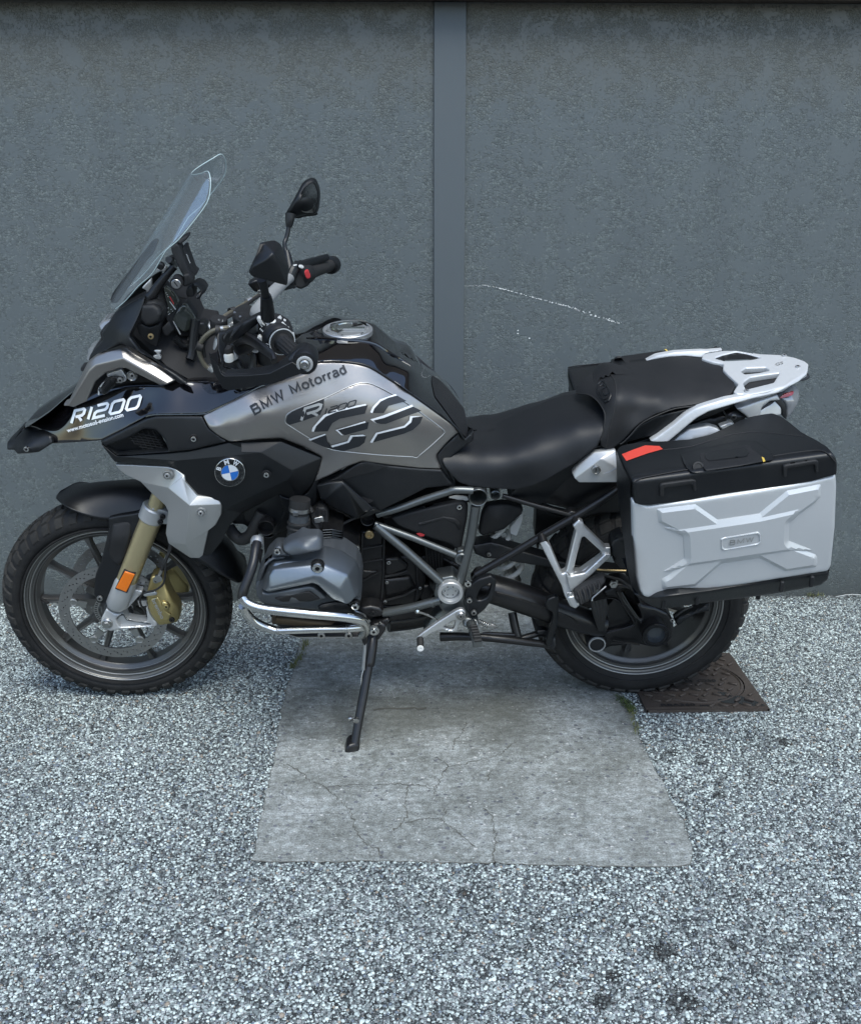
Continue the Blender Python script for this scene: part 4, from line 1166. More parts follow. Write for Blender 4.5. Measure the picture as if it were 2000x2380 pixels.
# ---------------- silver radiator shroud
SS = "a=787,970,-150 b=900,974,-165 c=1140,986,-190 d=1200,1000,-196 e=1262,1043,-204 f=1268,1090,-208 g=1350,1182,-212 h=1480,1197,-208 i=1518,1240,-212 j=1510,1312,-214 k=1475,1380,-214 l=1422,1422,-214 m=1385,1590,-205 n=1362,1610,-204 o=1300,1608,-205 p=1150,1508,-205 q=1132,1440,-204 r=1148,1290,-196 s=1128,1248,-190 t=1040,1170,-182 u=960,1088,-175 v=860,1042,-160 w=820,1012,-155 X=1148,1130,-204 Y=1296,1250,-234 Z=1240,1060,-210 W=1265,1512,-226"
mk('radiator_shroud', g_facet('C', SS, "abvw bcuv cdXu deZX ZefgYX suX tXs stu sXYr rYWq qWp pWo gYih YijkW WklmnO".replace('tXs ', '').replace('stu ', 'stu ').replace('gYih', 'gYih').replace('mnO', 'mno'), depth=.02), M['silver'], B, ang=60, bev=.006, seg=3, mir=True)
SH = [o for o in B.children if o.name.startswith('radiator_shroud')][0]
for x, y, l in ((1143, 1042, -.206), (1372, 1298, -.229)):
    c = P3(*zp('C', x, y), l)
    mk('bolt_cup', g_lathe(c + Vector((0, .006, 0)), LAT, [(.0135, 0), (.0125, .0065), (.0105, .007), (.009, .004), (.0001, .004)], 24), M['silver'], SH)
    bolt(SH, c + Vector((0, -.0005, 0)), .007, M['alu'], h=.005)

# ---------------- black side shroud
BS = ("a=C:690,830,-150 A=C:782,952,-156 b=C:800,915,-166 c=C:1150,892,-200 d=C:1300,876,-205 e=C:1560,822,-217 f=E:180,82,-221 g=E:450,78,-212 h=E:725,190,-190 i=E:722,216,-190 j=E:668,360,-184 "
      "k=E:560,482,-176 l=E:430,442,-190 m=E:180,562,-196 n=E:100,650,-194 o=C:1512,1500,-190 p=C:1440,1585,-186 q=C:1385,1592,-186 r=C:1415,1425,-196 s=C:1470,1380,-200 t=C:1505,1312,-203 u=C:1512,1240,-206 "
      "v=C:1480,1200,-205 w=C:1350,1185,-205 x=C:1262,1090,-202 y=C:1255,1045,-200 z=C:1150,980,-190 "
      "1=C:1200,944,-212 2=C:1764,892,-234 3=E:180,150,-236 4=E:310,152,-234 5=E:522,272,-228 8=E:532,292,-228 6=E:500,336,-226 7=E:60,540,-222 9=C:1500,1215,-212")
mk('side_shroud', g_facet('C', BS, "abA Ab1z bcd1 de21 ef32 fg43 gh54 hij85 jk68 kl6 lm76 12 34".replace(' 12 34', '') + " 1234586 1679wxyz 9wvu 97mnopqrstu", depth=.02), M['plastic'], B, ang=50, bev=.008, seg=3, mir=True)
SB = [o for o in B.children if o.name.startswith('side_shroud')][0]
# air intake panel with its mesh
up_ctrl = "680,815,-150 1000,655,-176 1060,640,-182 1380,640,-200 1425,720,-210 1552,815,-221 1300,872,-216 1150,888,-208 800,912,-170 1250,760,-206 900,720,-170"
UPS = S(up_ctrl, 'C')
ip = mk('intake_panel', g_skin('C', "682,815 850,730 1000,655 1060,638 1380,638 1425,720 1552,815 1300,874 1150,890 800,913 722,852", UPS, depth=.02, rnd=5, step=9, holes=["722,846 870,792 985,728 1062,735 1122,802 1148,880 1010,888 802,908"]), M['plastic'], B, mir=True)
mk('intake_scoop', g_skin('C', "700,840 870,785 985,720 1070,730 1160,890 1010,898 795,916", "700,840,-150 985,720,-150 1160,890,-165 850,850,-138 1000,860,-150", depth=.01, rnd=0, step=14), M['plastic'], ip)
g = []
GS_ = S("870,785,-160 985,726,-162 1150,885,-180", 'C')
poly = [(a, b) for a, b, c in toks("872,788 985,730 1060,738 1142,872 1140,884 1005,882 940,842 900,812", 'C')]
def clipseg(p, q, poly):
    n = 40; T = np.linspace(0, 1, n); X = np.array(p)[None] * (1 - T[:, None]) + np.array(q)[None] * T[:, None]; k = inpoly(X, poly); out = []; st = None
    for i in range(n):
        if k[i] and st is None: st = i
        if (not k[i] or i == n - 1) and st is not None:
            if i - st > 1: out.append((X[st], X[i - 1]))
            st = None
    return out
for i in range(9):                     # slanted long bars of the mesh
    y = 735 + i * 18
    for a, b in clipseg(zp('C', 850, y + 6), zp('C', 1180, y + 62 - i * 1.5), poly):
        pa, pb = GS_.pts([a, b]); g.append(g_bar(pa, pb, .0016, .005))
for i in range(9):
    x = 880 + i * 34
    for j in range(6):
        o_ = 17 if j % 2 else 0
        for a, b in clipseg(zp('C', x + o_ - 8, 735 + j * 30), zp('C', x + o_ + 4, 765 + j * 30), poly):
            pa, pb = GS_.pts([a, b]); g.append(g_bar(pa, pb, .0014, .004))
o = mk('mesh_grille', g, M['plastic2'], ip); o['kind'] = 'stuff'
for x, y, z_, l, p_ in ((1323, 792, 'C', -.213, ip), (350, 303, 'E', -.236, SB)):
    c = P3(*zp(z_, x, y), l); bolt(p_, c + Vector((0, .001, 0)), .0075, M['chrome'], h=.006)
    mk('bolt_cup', g_lathe(c, LAT, [(.0115, -.003), (.0110, .0012), (.0085, .0012)], 20), M['dark'], p_)
# recess behind the shroud, towards the radiator
mk('radiator_duct', [g_skin('E', "415,440 560,485 500,590 415,718 350,712 300,700 200,620 180,560", "415,440,-185 560,485,-172 415,718,-170 300,700,-150 180,560,-150", depth=.03, rnd=4, step=9),
    g_skin('E', "100,560 430,430 460,470 400,700 300,710 190,640 120,640", "100,560,-120 430,430,-120 300,710,-120", depth=.1, rnd=0, step=16)], M['plastic'], B, mir=True)
mk('duct_edge', g_skin('E', "432,440 470,462 560,485 640,420 668,362 720,230 690,500 560,640 420,718 400,716 470,560", "432,440,-196 560,485,-184 668,362,-184 420,718,-172", depth=.02, rnd=3, step=9), M['plastic'], SB)

# roundel
def roundel():
    cx, cy = zp('C', 1570, 1025); rs = S("C:1400,950,-236 C:1740,930,-240 C:1560,1140,-232")
    def ell(r, a0=0, a1=2 * pi, n=40, rot=radians(-12)):
        L = []
        for i in range(n + (0 if a1 - a0 > 6.28 else 1)):
            a = a0 + (a1 - a0) * i / n
            L.append((cx + 36.2 * r * cos(a), cy + 33.2 * r * sin(a)))
        return L
    o = mk('roundel', g_skin('C', ell(1.0), rs, depth=.012, rnd=2.5, step=7, cr=0), M['chrome'], SB)
    mk('enamel', g_decal('C', ell(.945), rs, off=.0008, step=9), M['gloss'], o)
    mk('inner_ring', g_decal('C', ell(.585), rs, off=.0014, step=9), M['chrome'], o)
    rot = radians(-13)
    for k, m_ in enumerate(('blue', 'whiteen', 'blue', 'whiteen')):
        a0 = rot + pi / 2 * k + (0 if 1 else 0); pts = [(cx, cy)] + ell(.54, a0 + .02, a0 + pi / 2 - .02, 10)
        mk('quadrant', g_decal('C', pts, rs, off=.002, step=9), M[m_], o)
    for ch, ang in (('B', -158), ('M', -106), ('W', -60)):
        a = radians(ang); c = np.array((cx + 36.2 * .765 * cos(a), cy + 33.2 * .765 * sin(a))); t = np.array((-sin(a), cos(a))); h = 10.5; wd = {'B': 7.5, 'M': 11, 'W': 13}[ch]
        rad = np.array((cos(a), sin(a))); p0 = c - t * wd / 2 - rad * h / 2; p1 = c + t * wd / 2 - rad * h / 2
        mk('letter', g_text(ch, p0, p1, h, rs, off=.0022, bold=.03), M['whiteen'], o)
roundel()

# ---------------- gloss black beak and upper cowl
CW = S("140,738,20 255,600,45 430,480,50 200,700,-20 300,765,-50 345,830,-70 560,815,-118 700,805,-146 850,728,-162 1000,642,-174 1060,628,-180 1400,618,-198 1500,590,-200 1764,440,-192 1600,440,-170 1480,398,-130 1270,398,-128 1100,430,-130 850,450,-100 700,500,-88 520,560,-70 600,640,-100 800,600,-128 1000,560,-142 1250,520,-160 400,600,-22 430,700,-72 1450,500,-168", 'C')
bk = mk('beak', g_skin('C', "140,738 190,670 255,600 340,540 430,482 520,425 640,470 850,430 1000,425 1090,430 1215,388 1270,398 1400,396 1480,398 1560,420 1640,470 1764,436 1560,560 1440,606 1395,622 1060,628 1000,642 850,730 695,808 560,818 345,832 330,790 290,750 240,722 185,708", CW, depth=.018, rnd=5, step=7), M['gloss'], B, mir=True)
mk('trim_line', g_tube(CW.pts([zp('C', x, y) for x, y in ((1000, 640), (1060, 628), (1200, 626), (1390, 622), (1440, 604), (1600, 530), (1764, 442))]) + S("F:340,725,-192 F:100,850,-196 F:0,900,-198").pts([zp('F', 340, 722)]), .0028, 8, 4), M['gloss'], bk)
# lettering on the beak
fm = quadmap(*zp('C', 480, 688), (968 - 480) / 2.94, (574 - 688) / 2.94, 26 / 2.94, -85 / 2.94)
mk('lettering', g_glyphs('R1200', fm, CW, 6.2, [(.015, .15), (.245, .02), (.325, .165), (.545, .175), (.775, .175)], off=.003), M['whiteen'], bk)
mk('web_address', g_text('www.motosud-evasion.com', zp('C', 462, 750), zp('C', 846, 640), 9.6, CW, off=.003, bold=.02, shear=-.1), M['whiteen'], bk)
# beak tip
mk('beak_tip', g_skin('C', "45,822 95,772 150,712 185,710 245,724 345,776 362,824 265,888 190,898 115,901 95,873 45,873", "45,850,0 95,772,15 160,712,25 345,776,-78 362,824,-86 265,888,-90 190,898,-82 110,900,-40 180,860,-85 250,760,-55 95,873,-20", depth=.03, rnd=5, step=7), M['plastic'], B)
bolt(bk, P3(*zp('C', 183, 860), -.088), .0075, M['chrome'], h=.006)
# arch
AR = "a=432,572,-84 b=440,546,-82 c=470,535,-84 d=545,380,-96 e=598,272,-104 f=660,224,-110 g=822,167,-120 h=868,178,-124 i=1212,388,-150 j=1095,430,-150 k=860,312,-138 l=822,312,-134 m=720,346,-124 n=650,404,-114 o=590,540,-104 p=500,578,-94 q=468,572,-100 r=612,330,-122 s=655,292,-128 t=838,246,-146 u=1140,424,-160"
ar = mk('headlight_arch', g_facet('C', AR, "abcq pcq".replace(' pcq', '') + " cdrq derr".replace(' derr', '') + " der efsr fgts ghut hiu ujkt klt tlms smnr rnopq".replace('ghut hiu', 'ght thiu'), depth=.022), M['titan'], B, ang=45, bev=.004, seg=3, mir=True)
mk('arch_backing', g_skin('C', "455,560 560,420 640,340 850,260 1110,420 1000,440 700,500 600,560", "455,560,-50 850,260,-70 1110,420,-100", depth=.02, rnd=0, step=16), M['dark'], bk)
bk2 = mk('indicator_bracket', g_skin('C', "722,348 830,318 852,355 866,372 860,402 800,415 745,392", "722,348,-112 830,318,-118 860,402,-120", depth=.012, rnd=2, step=7), M['alu'], ar)
def indicator():
    a = P3(*zp('C', 770, 385), -.125); b = P3(*zp('C', 690, 478), -.150)
    d = (b - a).normalized()
    g = [g_lathe(a, d, [(.008, -.004), (.0125, .006)] + [q for k in range(9) for q in ((.0150 - .0003 * k, .008 + k * .0036), (.0132 - .0003 * k, .0098 + k * .0036))] + [(.009, .044), (.0001, .047)], 20)]
    mk('indicator', g, M['plastic'], bk2)
    mk('indicator_lens', g_skin('C', "664,496 668,450 690,420 712,408 690,440 678,470 680,500", "664,496,-152 690,420,-148 680,500,-158", depth=.01, rnd=2, step=5), M['lens'], bk2)
    mk('indicator_arm', g_skin('C', "755,372 800,366 835,375 840,405 800,410 770,400", "755,372,-122 835,375,-126 800,410,-128", depth=.01, rnd=2, step=6), M['dark'], bk2)
indicator()
bolt(bk2, P3(*zp('C', 823, 390), -.130), .0075, M['steel']); 
mk('bushing', g_lathe(P3(*zp('C', 905, 358), -.115), LAT, [(.0135, 0), (.0135, .006), (.0115, .008), (.0095, .006), (.0001, .006)], 20), M['steel'], ar); bolt(ar, P3(*zp('C', 905, 358), -.121), .007, M['steel'])

# ---------------- upper fairing, headlight, screen
fair = mk('side_fairing', g_skin('A', "600,1440 618,1390 700,1300 690,1250 712,1225 745,1170 780,1112 880,1050 962,1008 988,1003 978,1060 942,1148 895,1245 886,1275 902,1298 955,1368 1100,1470 1200,1530 1282,1592 1250,1602 1215,1590 1060,1440 880,1345 820,1318 700,1380",
     "600,1440,-70 700,1300,-75 780,1112,-80 965,1010,-118 942,1148,-138 886,1275,-152 955,1368,-156 1280,1592,-166 1060,1440,-152 820,1318,-142 790,1220,-118 700,1380,-110", depth=.012, rnd=5, step=7), M['plastic'], B, mir=True)
mk('headlight', [g_skin('A', "668,1195 700,1162 790,1148 770,1200 745,1240 700,1236 682,1225", "668,1195,40 790,1148,20 700,1236,20", depth=.05, rnd=5, step=7),
                 g_skin('A', "602,1360 612,1350 645,1345 700,1290 720,1320 640,1440 605,1445 585,1430", "602,1360,30 700,1290,0 605,1445,0", depth=.05, rnd=4, step=8)], M['lens'], B)
mk('headlight_housing', g_skin('A', "600,1440 640,1350 690,1290 680,1240 740,1190 760,1150 800,1110 1000,1010 1250,1500 1000,1450 850,1340", "600,1440,-20 800,1110,-20 1000,1010,-20 1250,1500,-60", depth=.1, rnd=4, step=14), M['plastic2'], B)
mk('fog_mount', g_skin('A', "548,1483 600,1470 615,1440 640,1440 600,1500 560,1512 550,1508", "548,1483,20 640,1440,-20 560,1512,0", depth=.03, rnd=3, step=7), M['plastic2'], B)

def screen():
    # rows: near edge (side) and front line traced; the far side mirrors the near one
    rows = [((790, 1082), (752, 1040), .100), ((860, 1022), (800, 950), .118), ((945, 925), (885, 825), .135), ((1030, 850), (965, 700), .148), ((1085, 765), (1030, 590), .156), ((1135, 680), (1080, 505), .162), ((1215, 612), (1140, 415), .166),
            ((1310, 498), (1195, 330), .160), ((1412, 358), (1240, 255), .148), ((1436, 262), (1262, 212), .136), ((1436, 185), (1282, 176), .122), ((1420, 140), (1302, 160), .104)]
    vs = []; fs = []; m = 15
    for (nx_, ny_), (kx, ky), w in rows:
        a = P3(*zp('A', nx_, ny_), -w); c = P3(*zp('A', kx, ky), -.02)
        for j in range(m):
            u = -1 + 2 * j / (m - 1); s = 1 - abs(u) ** 2.2
            vs.append(Vector((a.x + (c.x - a.x) * s, w * u, a.z + (c.z - a.z) * s)))
    for i in range(len(rows) - 1):
        for j in range(m - 1):
            x = i * m + j; fs.append([x, x + m, x + m + 1, x + 1])
    o = mk('windscreen', (vs, fs), M['glass'], B, ang=180)
    s = o.modifiers.new('sub', 'SUBSURF'); s.levels = s.render_levels = 2
    s = o.modifiers.new('thick', 'SOLIDIFY'); s.thickness = .0042; s.offset = 0
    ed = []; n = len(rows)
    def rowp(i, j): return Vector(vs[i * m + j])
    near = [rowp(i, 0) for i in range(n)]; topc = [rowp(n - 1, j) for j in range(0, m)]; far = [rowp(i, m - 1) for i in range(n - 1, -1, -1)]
    mk('screen_glint', [g_tube(near + topc[1:] + far[1:], .0012, 8, 3)], M['edgeglint'], o, ang=60)  # pale tube painted in as the bright glint along the screen's edge
    return o
ws = screen()
mk('screen_edge_strip', g_skin('A', "750,1020 770,970 1000,665 1035,620 1066,612 1078,625 1040,715 1005,748 800,1045 770,1050 755,1040", "750,1020,-8 1066,612,-25 1005,748,-48 800,1045,-40", depth=.012, rnd=6, step=7), M['plastic'], ws)
mk('screen_bracket', [g_skin('M', "690,770 770,690 775,850 740,940 720,930 705,850 640,820", "690,770,-70 775,690,-60 740,940,-70", depth=.012, rnd=2, step=10),
                      g_skin('M', "830,570 900,560 960,520 985,560 960,600 880,580", "830,570,-60 960,520,-60 960,600,-60", depth=.012, rnd=2, step=10),
                      g_skin('M', "1000,650 1020,650 1050,740 1040,760 1010,700", "1000,650,-50 1020,650,-50 1040,760,-50", depth=.012, rnd=1, step=10)], M['alupaint'], B)
mk('screen_adjuster', [g_tube(pts3("700,990,-95 790,900,-92 880,770,-88 1000,620,-84 1090,520,-80", 'M'), [.013, .0125, .011, .0095, .0095], 14, 3), g_lathe(P3(*zp('M', 900, 520), -.09), LAT, [(.009, -.01), (.009, .002), (.006, .004), (.0001, .004)], 14)], M['blackmetal'], B)
mk('adjuster_bar', g_tube(pts3("1010,430,-100 1060,470,-60 1100,500,60", 'M'), .008, 10), M['plastic'], B)

# phone cradle
pc = mk('phone_cradle', [g_skin('M', "1036,268 1060,240 1120,205 1160,240 1240,460 1310,620 1335,700 1330,745 1250,740 1200,650 1150,560 1050,350", "1036,268,-105 1120,205,-100 1310,620,-102 1250,740,-110 1150,560,-112", depth=.03, rnd=5, step=8),
    g_skin('M', "1120,190 1200,125 1262,98 1282,110 1272,140 1230,180 1170,225 1140,215", "1120,190,-98 1262,98,-80 1170,225,-96", depth=.03, rnd=4, step=8),
    g_skin('M', "1195,330 1200,250 1250,235 1262,300 1360,570 1405,600 1390,640 1340,668 1310,600", "1195,330,-85 1250,235,-70 1390,640,-70 1310,600,-85", depth=.03, rnd=3, step=9),
    g_skin('M', "970,445 1000,420 1060,410 1080,470 1010,490", "970,445,-85 1060,410,-88 1010,490,-88", depth=.03, rnd=4, step=8),
    g_skin('M', "1200,640 1290,620 1340,700 1340,760 1230,810 1200,790 1215,720", "1200,640,-116 1340,700,-108 1230,810,-116", depth=.03, rnd=5, step=8),
    g_skin('M', "1260,810 1330,790 1360,940 1260,950 1240,880", "1260,810,-70 1330,790,-65 1260,950,-70", depth=.05, rnd=5, step=8)], M['plastic2'], B)
mk('cradle_knob', g_skin('M', "1340,760 1400,735 1480,770 1525,840 1505,890 1460,920 1440,970 1400,985 1370,950 1440,880 1420,830 1350,800", "1340,760,-70 1480,770,-40 1505,890,-45 1400,985,-70 1420,850,-62", depth=.03, rnd=7, step=7), M['plastic'], pc)
lk = P3(*zp('M', 1115, 757), -.125)
mk('cradle_lock', [g_lathe(lk, LAT, [(.0150, -.03), (.0155, .000), (.0150, .004), (.0122, .004), (.0118, .002)], 28), (*g_lathe(lk, LAT, [(.0116, .0), (.0116, .0045), (.0105, .0055), (.0001, .0055)], 28), 1), (*g_bar(lk + Vector((-.0035, -.0058, .0055)), lk + Vector((.0035, -.0058, -.0055)), .0024, .001), 2)], [M['dark'], M['steel'], M['dark']], pc)
mk('cradle_print', [g_text('QUAD LOCK'[:0] or 'IIIIIIII', zp('M', 1250, 362), zp('M', 1296, 478), 2.4, S("1195,330,-88 1250,235,-74 1390,640,-74", 'M'), off=.003)], M['offwhite'], pc)

# dash
ds = mk('dashboard', [g_skin('M', "690,1012 830,993 925,1025 975,1100 980,1200 935,1285 870,1330 740,1362 640,1300 600,1230 650,1080", "690,1012,-118 830,993,-112 975,1100,-100 935,1285,-105 740,1362,-118 600,1230,-120 790,1180,-128", depth=.05, rnd=9, step=7),
    g_skin('M', "640,1060 800,1050 880,1100 910,1180 880,1280 800,1330 690,1340 620,1270 610,1200", "640,1060,-130 880,1100,-132 690,1340,-134 850,1200,-136", depth=.02, rnd=8, step=7),
    g_skin('M', "560,1330 640,1310 740,1360 900,1310 880,1500 850,1620 780,1600 600,1460", "560,1330,-120 740,1360,-124 880,1500,-110 850,1620,-110", depth=.03, rnd=4, step=9),
    g_skin('M', "880,830 950,800 1000,900 1140,1060 1240,1050 1360,1230 1360,1400 1300,1480 1180,1500 980,1280 940,1100 830,1000", "880,830,-80 1140,1060,-60 1360,1230,-40 1180,1500,-60 940,1100,-90", depth=.05, rnd=5, step=10)], M['plastic2'], B)
gs = S("940,810,-92 1060,860,-80 1150,1010,-70 1120,1120,-74 980,1200,-84 1370,1250,-44 1110,1340,-62", 'M')
mk('speedometer', g_skin('M', "942,812 975,805 1040,850 1100,930 1140,1000 1142,1035 1120,1060 1110,1115 1075,1150 1010,1205 985,1190 1000,1080 960,950", gs, depth=.01, rnd=3, step=7), M['screen'], ds)
mk('dial_marks', [g_decal('M', "1018,938 1030,932 1085,1030 1078,1045", gs, .004, 9), ], M['red'], ds)
mk('dial_needle', [g_decal('M', "1020,1000 1030,1000 1110,1105 1102,1118", gs, .0045, 9), g_decal('M', "1065,1268 1078,1268 1180,1448 1165,1458", gs, .02, 9)] +
   [g_decal('M', f"{x},{y} {x+12},{y} {x+10},{y+9} {x-2},{y+9}", gs, .0045, 9) for x, y in ((970, 880), (985, 905), (998, 930), (1000, 1085), (1040, 1105), (1000, 1140), (1020, 1165), (1060, 1130), (1005, 1175))], M['offwhite'], ds)
mk('display', g_skin('M', "1110,1150 1180,1060 1240,1050 1370,1250 1350,1372 1235,1430 1180,1410 1100,1330 1060,1260", S("1110,1150,-72 1240,1050,-58 1370,1250,-50 1235,1430,-62", 'M'), depth=.012, rnd=4, step=8), M['screen'], ds)
mk('far_fairing', g_skin('M', "1262,965 1320,955 1420,1060 1590,1290 1540,1340 1500,1350 1380,1290 1300,1120", "1262,965,95 1320,955,110 1590,1290,110 1380,1290,80", depth=.012, rnd=3, step=9), M['plastic'], B)
mk('glove_box', g_skin('M', "905,1370 1010,1270 1085,1400 990,1490 940,1460", "905,1370,-100 1010,1270,-90 1085,1400,-88 990,1490,-96", depth=.03, rnd=4, step=8), M['plastic2'], ds)
bolt(ds, P3(*zp('M', 768, 1475), -.126), .0075, M['brass'])
mk('inner_cowl', g_skin('M', "520,1450 600,1300 700,1050 1000,900 1260,960 1400,1300 1600,1330 1760,1900 1700,2180 1350,2100 1000,1900 850,1750", "520,1450,-40 1000,900,-20 1600,1330,20 1700,2180,-90 1000,1900,-110 1260,1500,-40", depth=.12, rnd=0, step=18), M['dark'], B)
mk('wiring', [g_tube(pts3("1380,1250,-60 1350,1500,-70 1330,1700,-80 1300,1800,-90", 'M'), .012, 10, 3), g_tube(pts3("1100,1500,-80 1200,1600,-70 1350,1620,-60", 'M'), .008, 10, 3), g_tube(pts3("1250,1300,-50 1400,1420,-50 1480,1560,-60 1440,1700,-80", 'M'), .007, 10, 3),
   g_skin('M', "1250,1520 1340,1480 1400,1560 1300,1600", "1250,1520,-70 1340,1480,-60 1300,1600,-70", depth=.03, rnd=4, step=9), g_skin('M', "1390,1300 1500,1290 1540,1370 1500,1500 1400,1450", "1390,1300,-60 1500,1290,-50 1500,1500,-60", depth=.03, rnd=4, step=9)], M['plastic'], B)
mk('inner_bracket', [g_skin('M', "800,1672 905,1668 905,1700 880,1710 915,1770 890,1800 800,1780 800,1745 860,1730 840,1700", "800,1672,-112 905,1668,-108 890,1800,-112", depth=.006, rnd=1, step=9)], M['alu'], B)
# ================================================================= TANK
def mirror_geo(g, ymax=0.0):
    P, fs = g[0], g[1]; Q = [Vector((p.x, -p.y, p.z)) for p in P]
    keep = [f[::-1] for f in fs if all(P[i].y <= ymax for i in f)]
    return Q, keep
TK = S("0,900,-203 C:1430,608,-198 C:1390,640,-203 C:1550,812,-220 C:1480,680,-222 0,1055,-224 140,995,-236 0,1000,-228 100,1110,-224 450,1085,-212 725,1215,-190 675,1385,-186 780,1340,-184 1000,1245,-184 1200,1270,-172 1545,1297,-150 1515,1230,-150 1560,1140,-142 1660,1040,-130 1640,1000,-134 1500,890,-142 1200,680,-150 1050,590,-158 930,565,-162 690,562,-172 340,725,-188 900,900,-214 600,900,-222 1300,1020,-190 450,880,-222 1150,800,-188 300,900,-232 800,720,-192 1000,1100,-206 500,1050,-220", 'F')
tank = mk('tank_panel', g_skin('F', "C:1385,642 C:1400,620 C:1430,610 C:1600,532 C:1764,444 345,722 500,680 620,640 690,564 810,558 930,565 1050,592 1200,684 1500,894 1640,1004 1700,1090 1660,1048 1600,1100 1560,1142 1512,1200 1515,1232 1547,1297 1400,1292 1200,1272 1000,1246 900,1282 780,1342 675,1387 700,1300 727,1215 600,1145 450,1088 300,1095 100,1112 0,1068 C:1550,813 C:1480,770 C:1425,722", TK, depth=.02, rnd=5, step=6, cr=5), M['titan'], B, ang=50, mir=True)
INL = "478,955 488,925 520,900 600,865 750,808 900,735 960,712 1010,704 1080,715 1230,792 1400,905 1540,1010 1562,1035 1553,1062 1390,1205 1350,1211 1100,1196 880,1174 840,1168 760,1150 620,1070 510,1000 482,980"
mk('badge_panel', g_skin('F', INL, TK, depth=.004, rnd=2.5, step=7, cr=6, dirv=(0, 1, 0)), M['titan'], tank, ang=50)
TK2 = TK
_bp = [o for o in tank.children][-1]; _bp.location = (0, -.0016, 0)
edge = TK.pts(resample(smooth_poly([(a, b) for a, b, c in toks(INL, 'F')], 2), 10), .0022); edge.append(edge[0])
mk('badge_glint', g_tube(edge, .0011, 6, cap=False), M['alupaint'], tank)  # pale line painted as the highlight on the panel's raised edge
D_ = .0046
white = ["660,1035 665,1010 740,925 820,888 1028,848 1032,858 830,903 755,935 690,1000 672,1040", "822,1028 1024,966 1028,976 838,1028 874,1064 862,1062", "636,1092 750,1052 756,1060 650,1100",
  "778,1138 903,1104 922,1064 1010,1058 1030,1068 938,1073 916,1113 800,1146", "1058,905 1075,868 1125,818 1230,781 1243,790 1180,807 1128,833 1085,882 1074,912",
  "1058,955 1145,928 1345,853 1352,866 1150,945 1080,962 1105,983", "1056,1112 1098,1046 1290,998 1325,963 1330,933 1415,931 1347,942 1338,975 1295,1010 1108,1056 1075,1114"]
blk = ["675,1040 690,1002 758,936 830,904 1043,856 1022,915 850,950 800,980 768,1036", "838,1029 1050,973 1040,1020 885,1063 866,1050",
  "650,1101 757,1060 766,1110 800,1147 914,1113 940,1073 1032,1070 1020,1112 985,1140 880,1171 850,1168 760,1149 700,1125",
  "1074,911 1086,882 1130,834 1180,808 1242,791 1306,828 1185,862 1150,912", "1081,962 1150,947 1352,867 1408,895 1380,906 1165,985 1130,986 1100,978",
  "1076,1113 1110,1056 1294,1012 1341,976 1350,942 1418,936 1400,980 1352,1025 1290,1052"]
mk('emblem_outline', [g_decal('F', s, TK, D_, 9) for s in white], M['whiteen'], tank)
mk('emblem', [g_decal('F', s, TK, D_ + .0003, 9) for s in blk], M['decal'], tank)
mk('name_block', g_decal('F', "484,962 490,930 525,903 600,869 744,811 741,870 716,922 600,965 508,992 490,980", TK, D_, 9), M['decal'], tank)
fm = quadmap(*zp('F', 588, 962), 125 / 2.94, -38 / 2.94, 26 / 2.94, -82 / 2.94)
mk('name_letter', g_glyphs('R', fm, TK, 6.0, [(0, .95)], off=D_ + .001), M['alupaint'], tank)
fm = quadmap(*zp('F', 755, 917), 205 / 2.94, -60 / 2.94, 12 / 2.94, -38 / 2.94)
mk('name_number', g_glyphs('1200', fm, TK, 2.6, [(-.05, .12), (.09, .27), (.40, .27), (.71, .27)], off=D_ + .0006), M['decal'], tank)
fm = quadmap(*zp('F', 262, 926), (476 - 262) / 2.94, (806 - 926) / 2.94, -30 / 2.94, -56 / 2.94)
mk('lettering', g_glyphs('BMW', fm, TK, 4.4, [(.03, .22), (.34, .26), (.68, .32)], off=.0035), M['decal'], tank)
fm = quadmap(*zp('F', 520, 782), (900 - 520) / 2.94, (634 - 782) / 2.94, -24 / 2.94, -54 / 2.94)
mk('lettering', g_glyphs('Motorrad', fm, TK, 4.2, [(.02, .155), (.225, .105), (.36, .06), (.455, .105), (.60, .06), (.69, .06), (.775, .095), (.905, .09)], off=.0035), M['decal'], tank)

# gloss black top of the tank
TT = S("345,722,-188 500,680,-184 620,640,-180 690,560,-172 930,560,-162 1050,588,-158 1200,680,-150 1500,890,-142 1640,1000,-134 1700,1090,-128 1725,1020,-70 1700,890,10 1600,760,40 1480,655,50 1300,490,50 1130,345,45 1060,298,45 1000,286,45 900,287,42 800,298,38 700,336,30 600,372,10 530,420,-30 0,740,-120 905,345,0 850,430,-85 1140,500,-85 1340,620,-85 1560,880,-105", 'F')
tg = g_skin('F', "300,720 345,722 500,680 620,641 690,562 810,557 930,563 1050,590 1200,682 1500,892 1640,1002 1702,1092 1714,1085 1727,1020 1718,960 1700,890 1600,760 1480,655 1300,490 1130,345 1095,312 1060,298 1000,286 900,287 800,298 700,336 600,372 530,420 400,520 250,560 100,650", TT, depth=.0, rnd=3, step=6)
top = mk('tank_top', [tg, mirror_geo(tg, -.0)], M['gloss'], tank, ang=60)
TR = TK.pts([zp('F', x, y) for x, y in ((640, 640), (690, 565), (810, 559), (930, 566), (1050, 594), (1200, 685), (1350, 788), (1500, 895), (1640, 1005), (1700, 1092))])
mk('tank_trim', g_tube(TR, .0032, 8, 3), M['plastic'], tank, mir=True)
mk('tank_ridge', g_tube(TT.pts([zp('F', x, y) for x, y in ((625, 398), (700, 402), (850, 412), (980, 418), (1090, 440), (1180, 495), (1260, 540), (1338, 588))]), [.002, .004, .005, .005, .005, .005, .004, .002], 8, 3), M['gloss'], top)
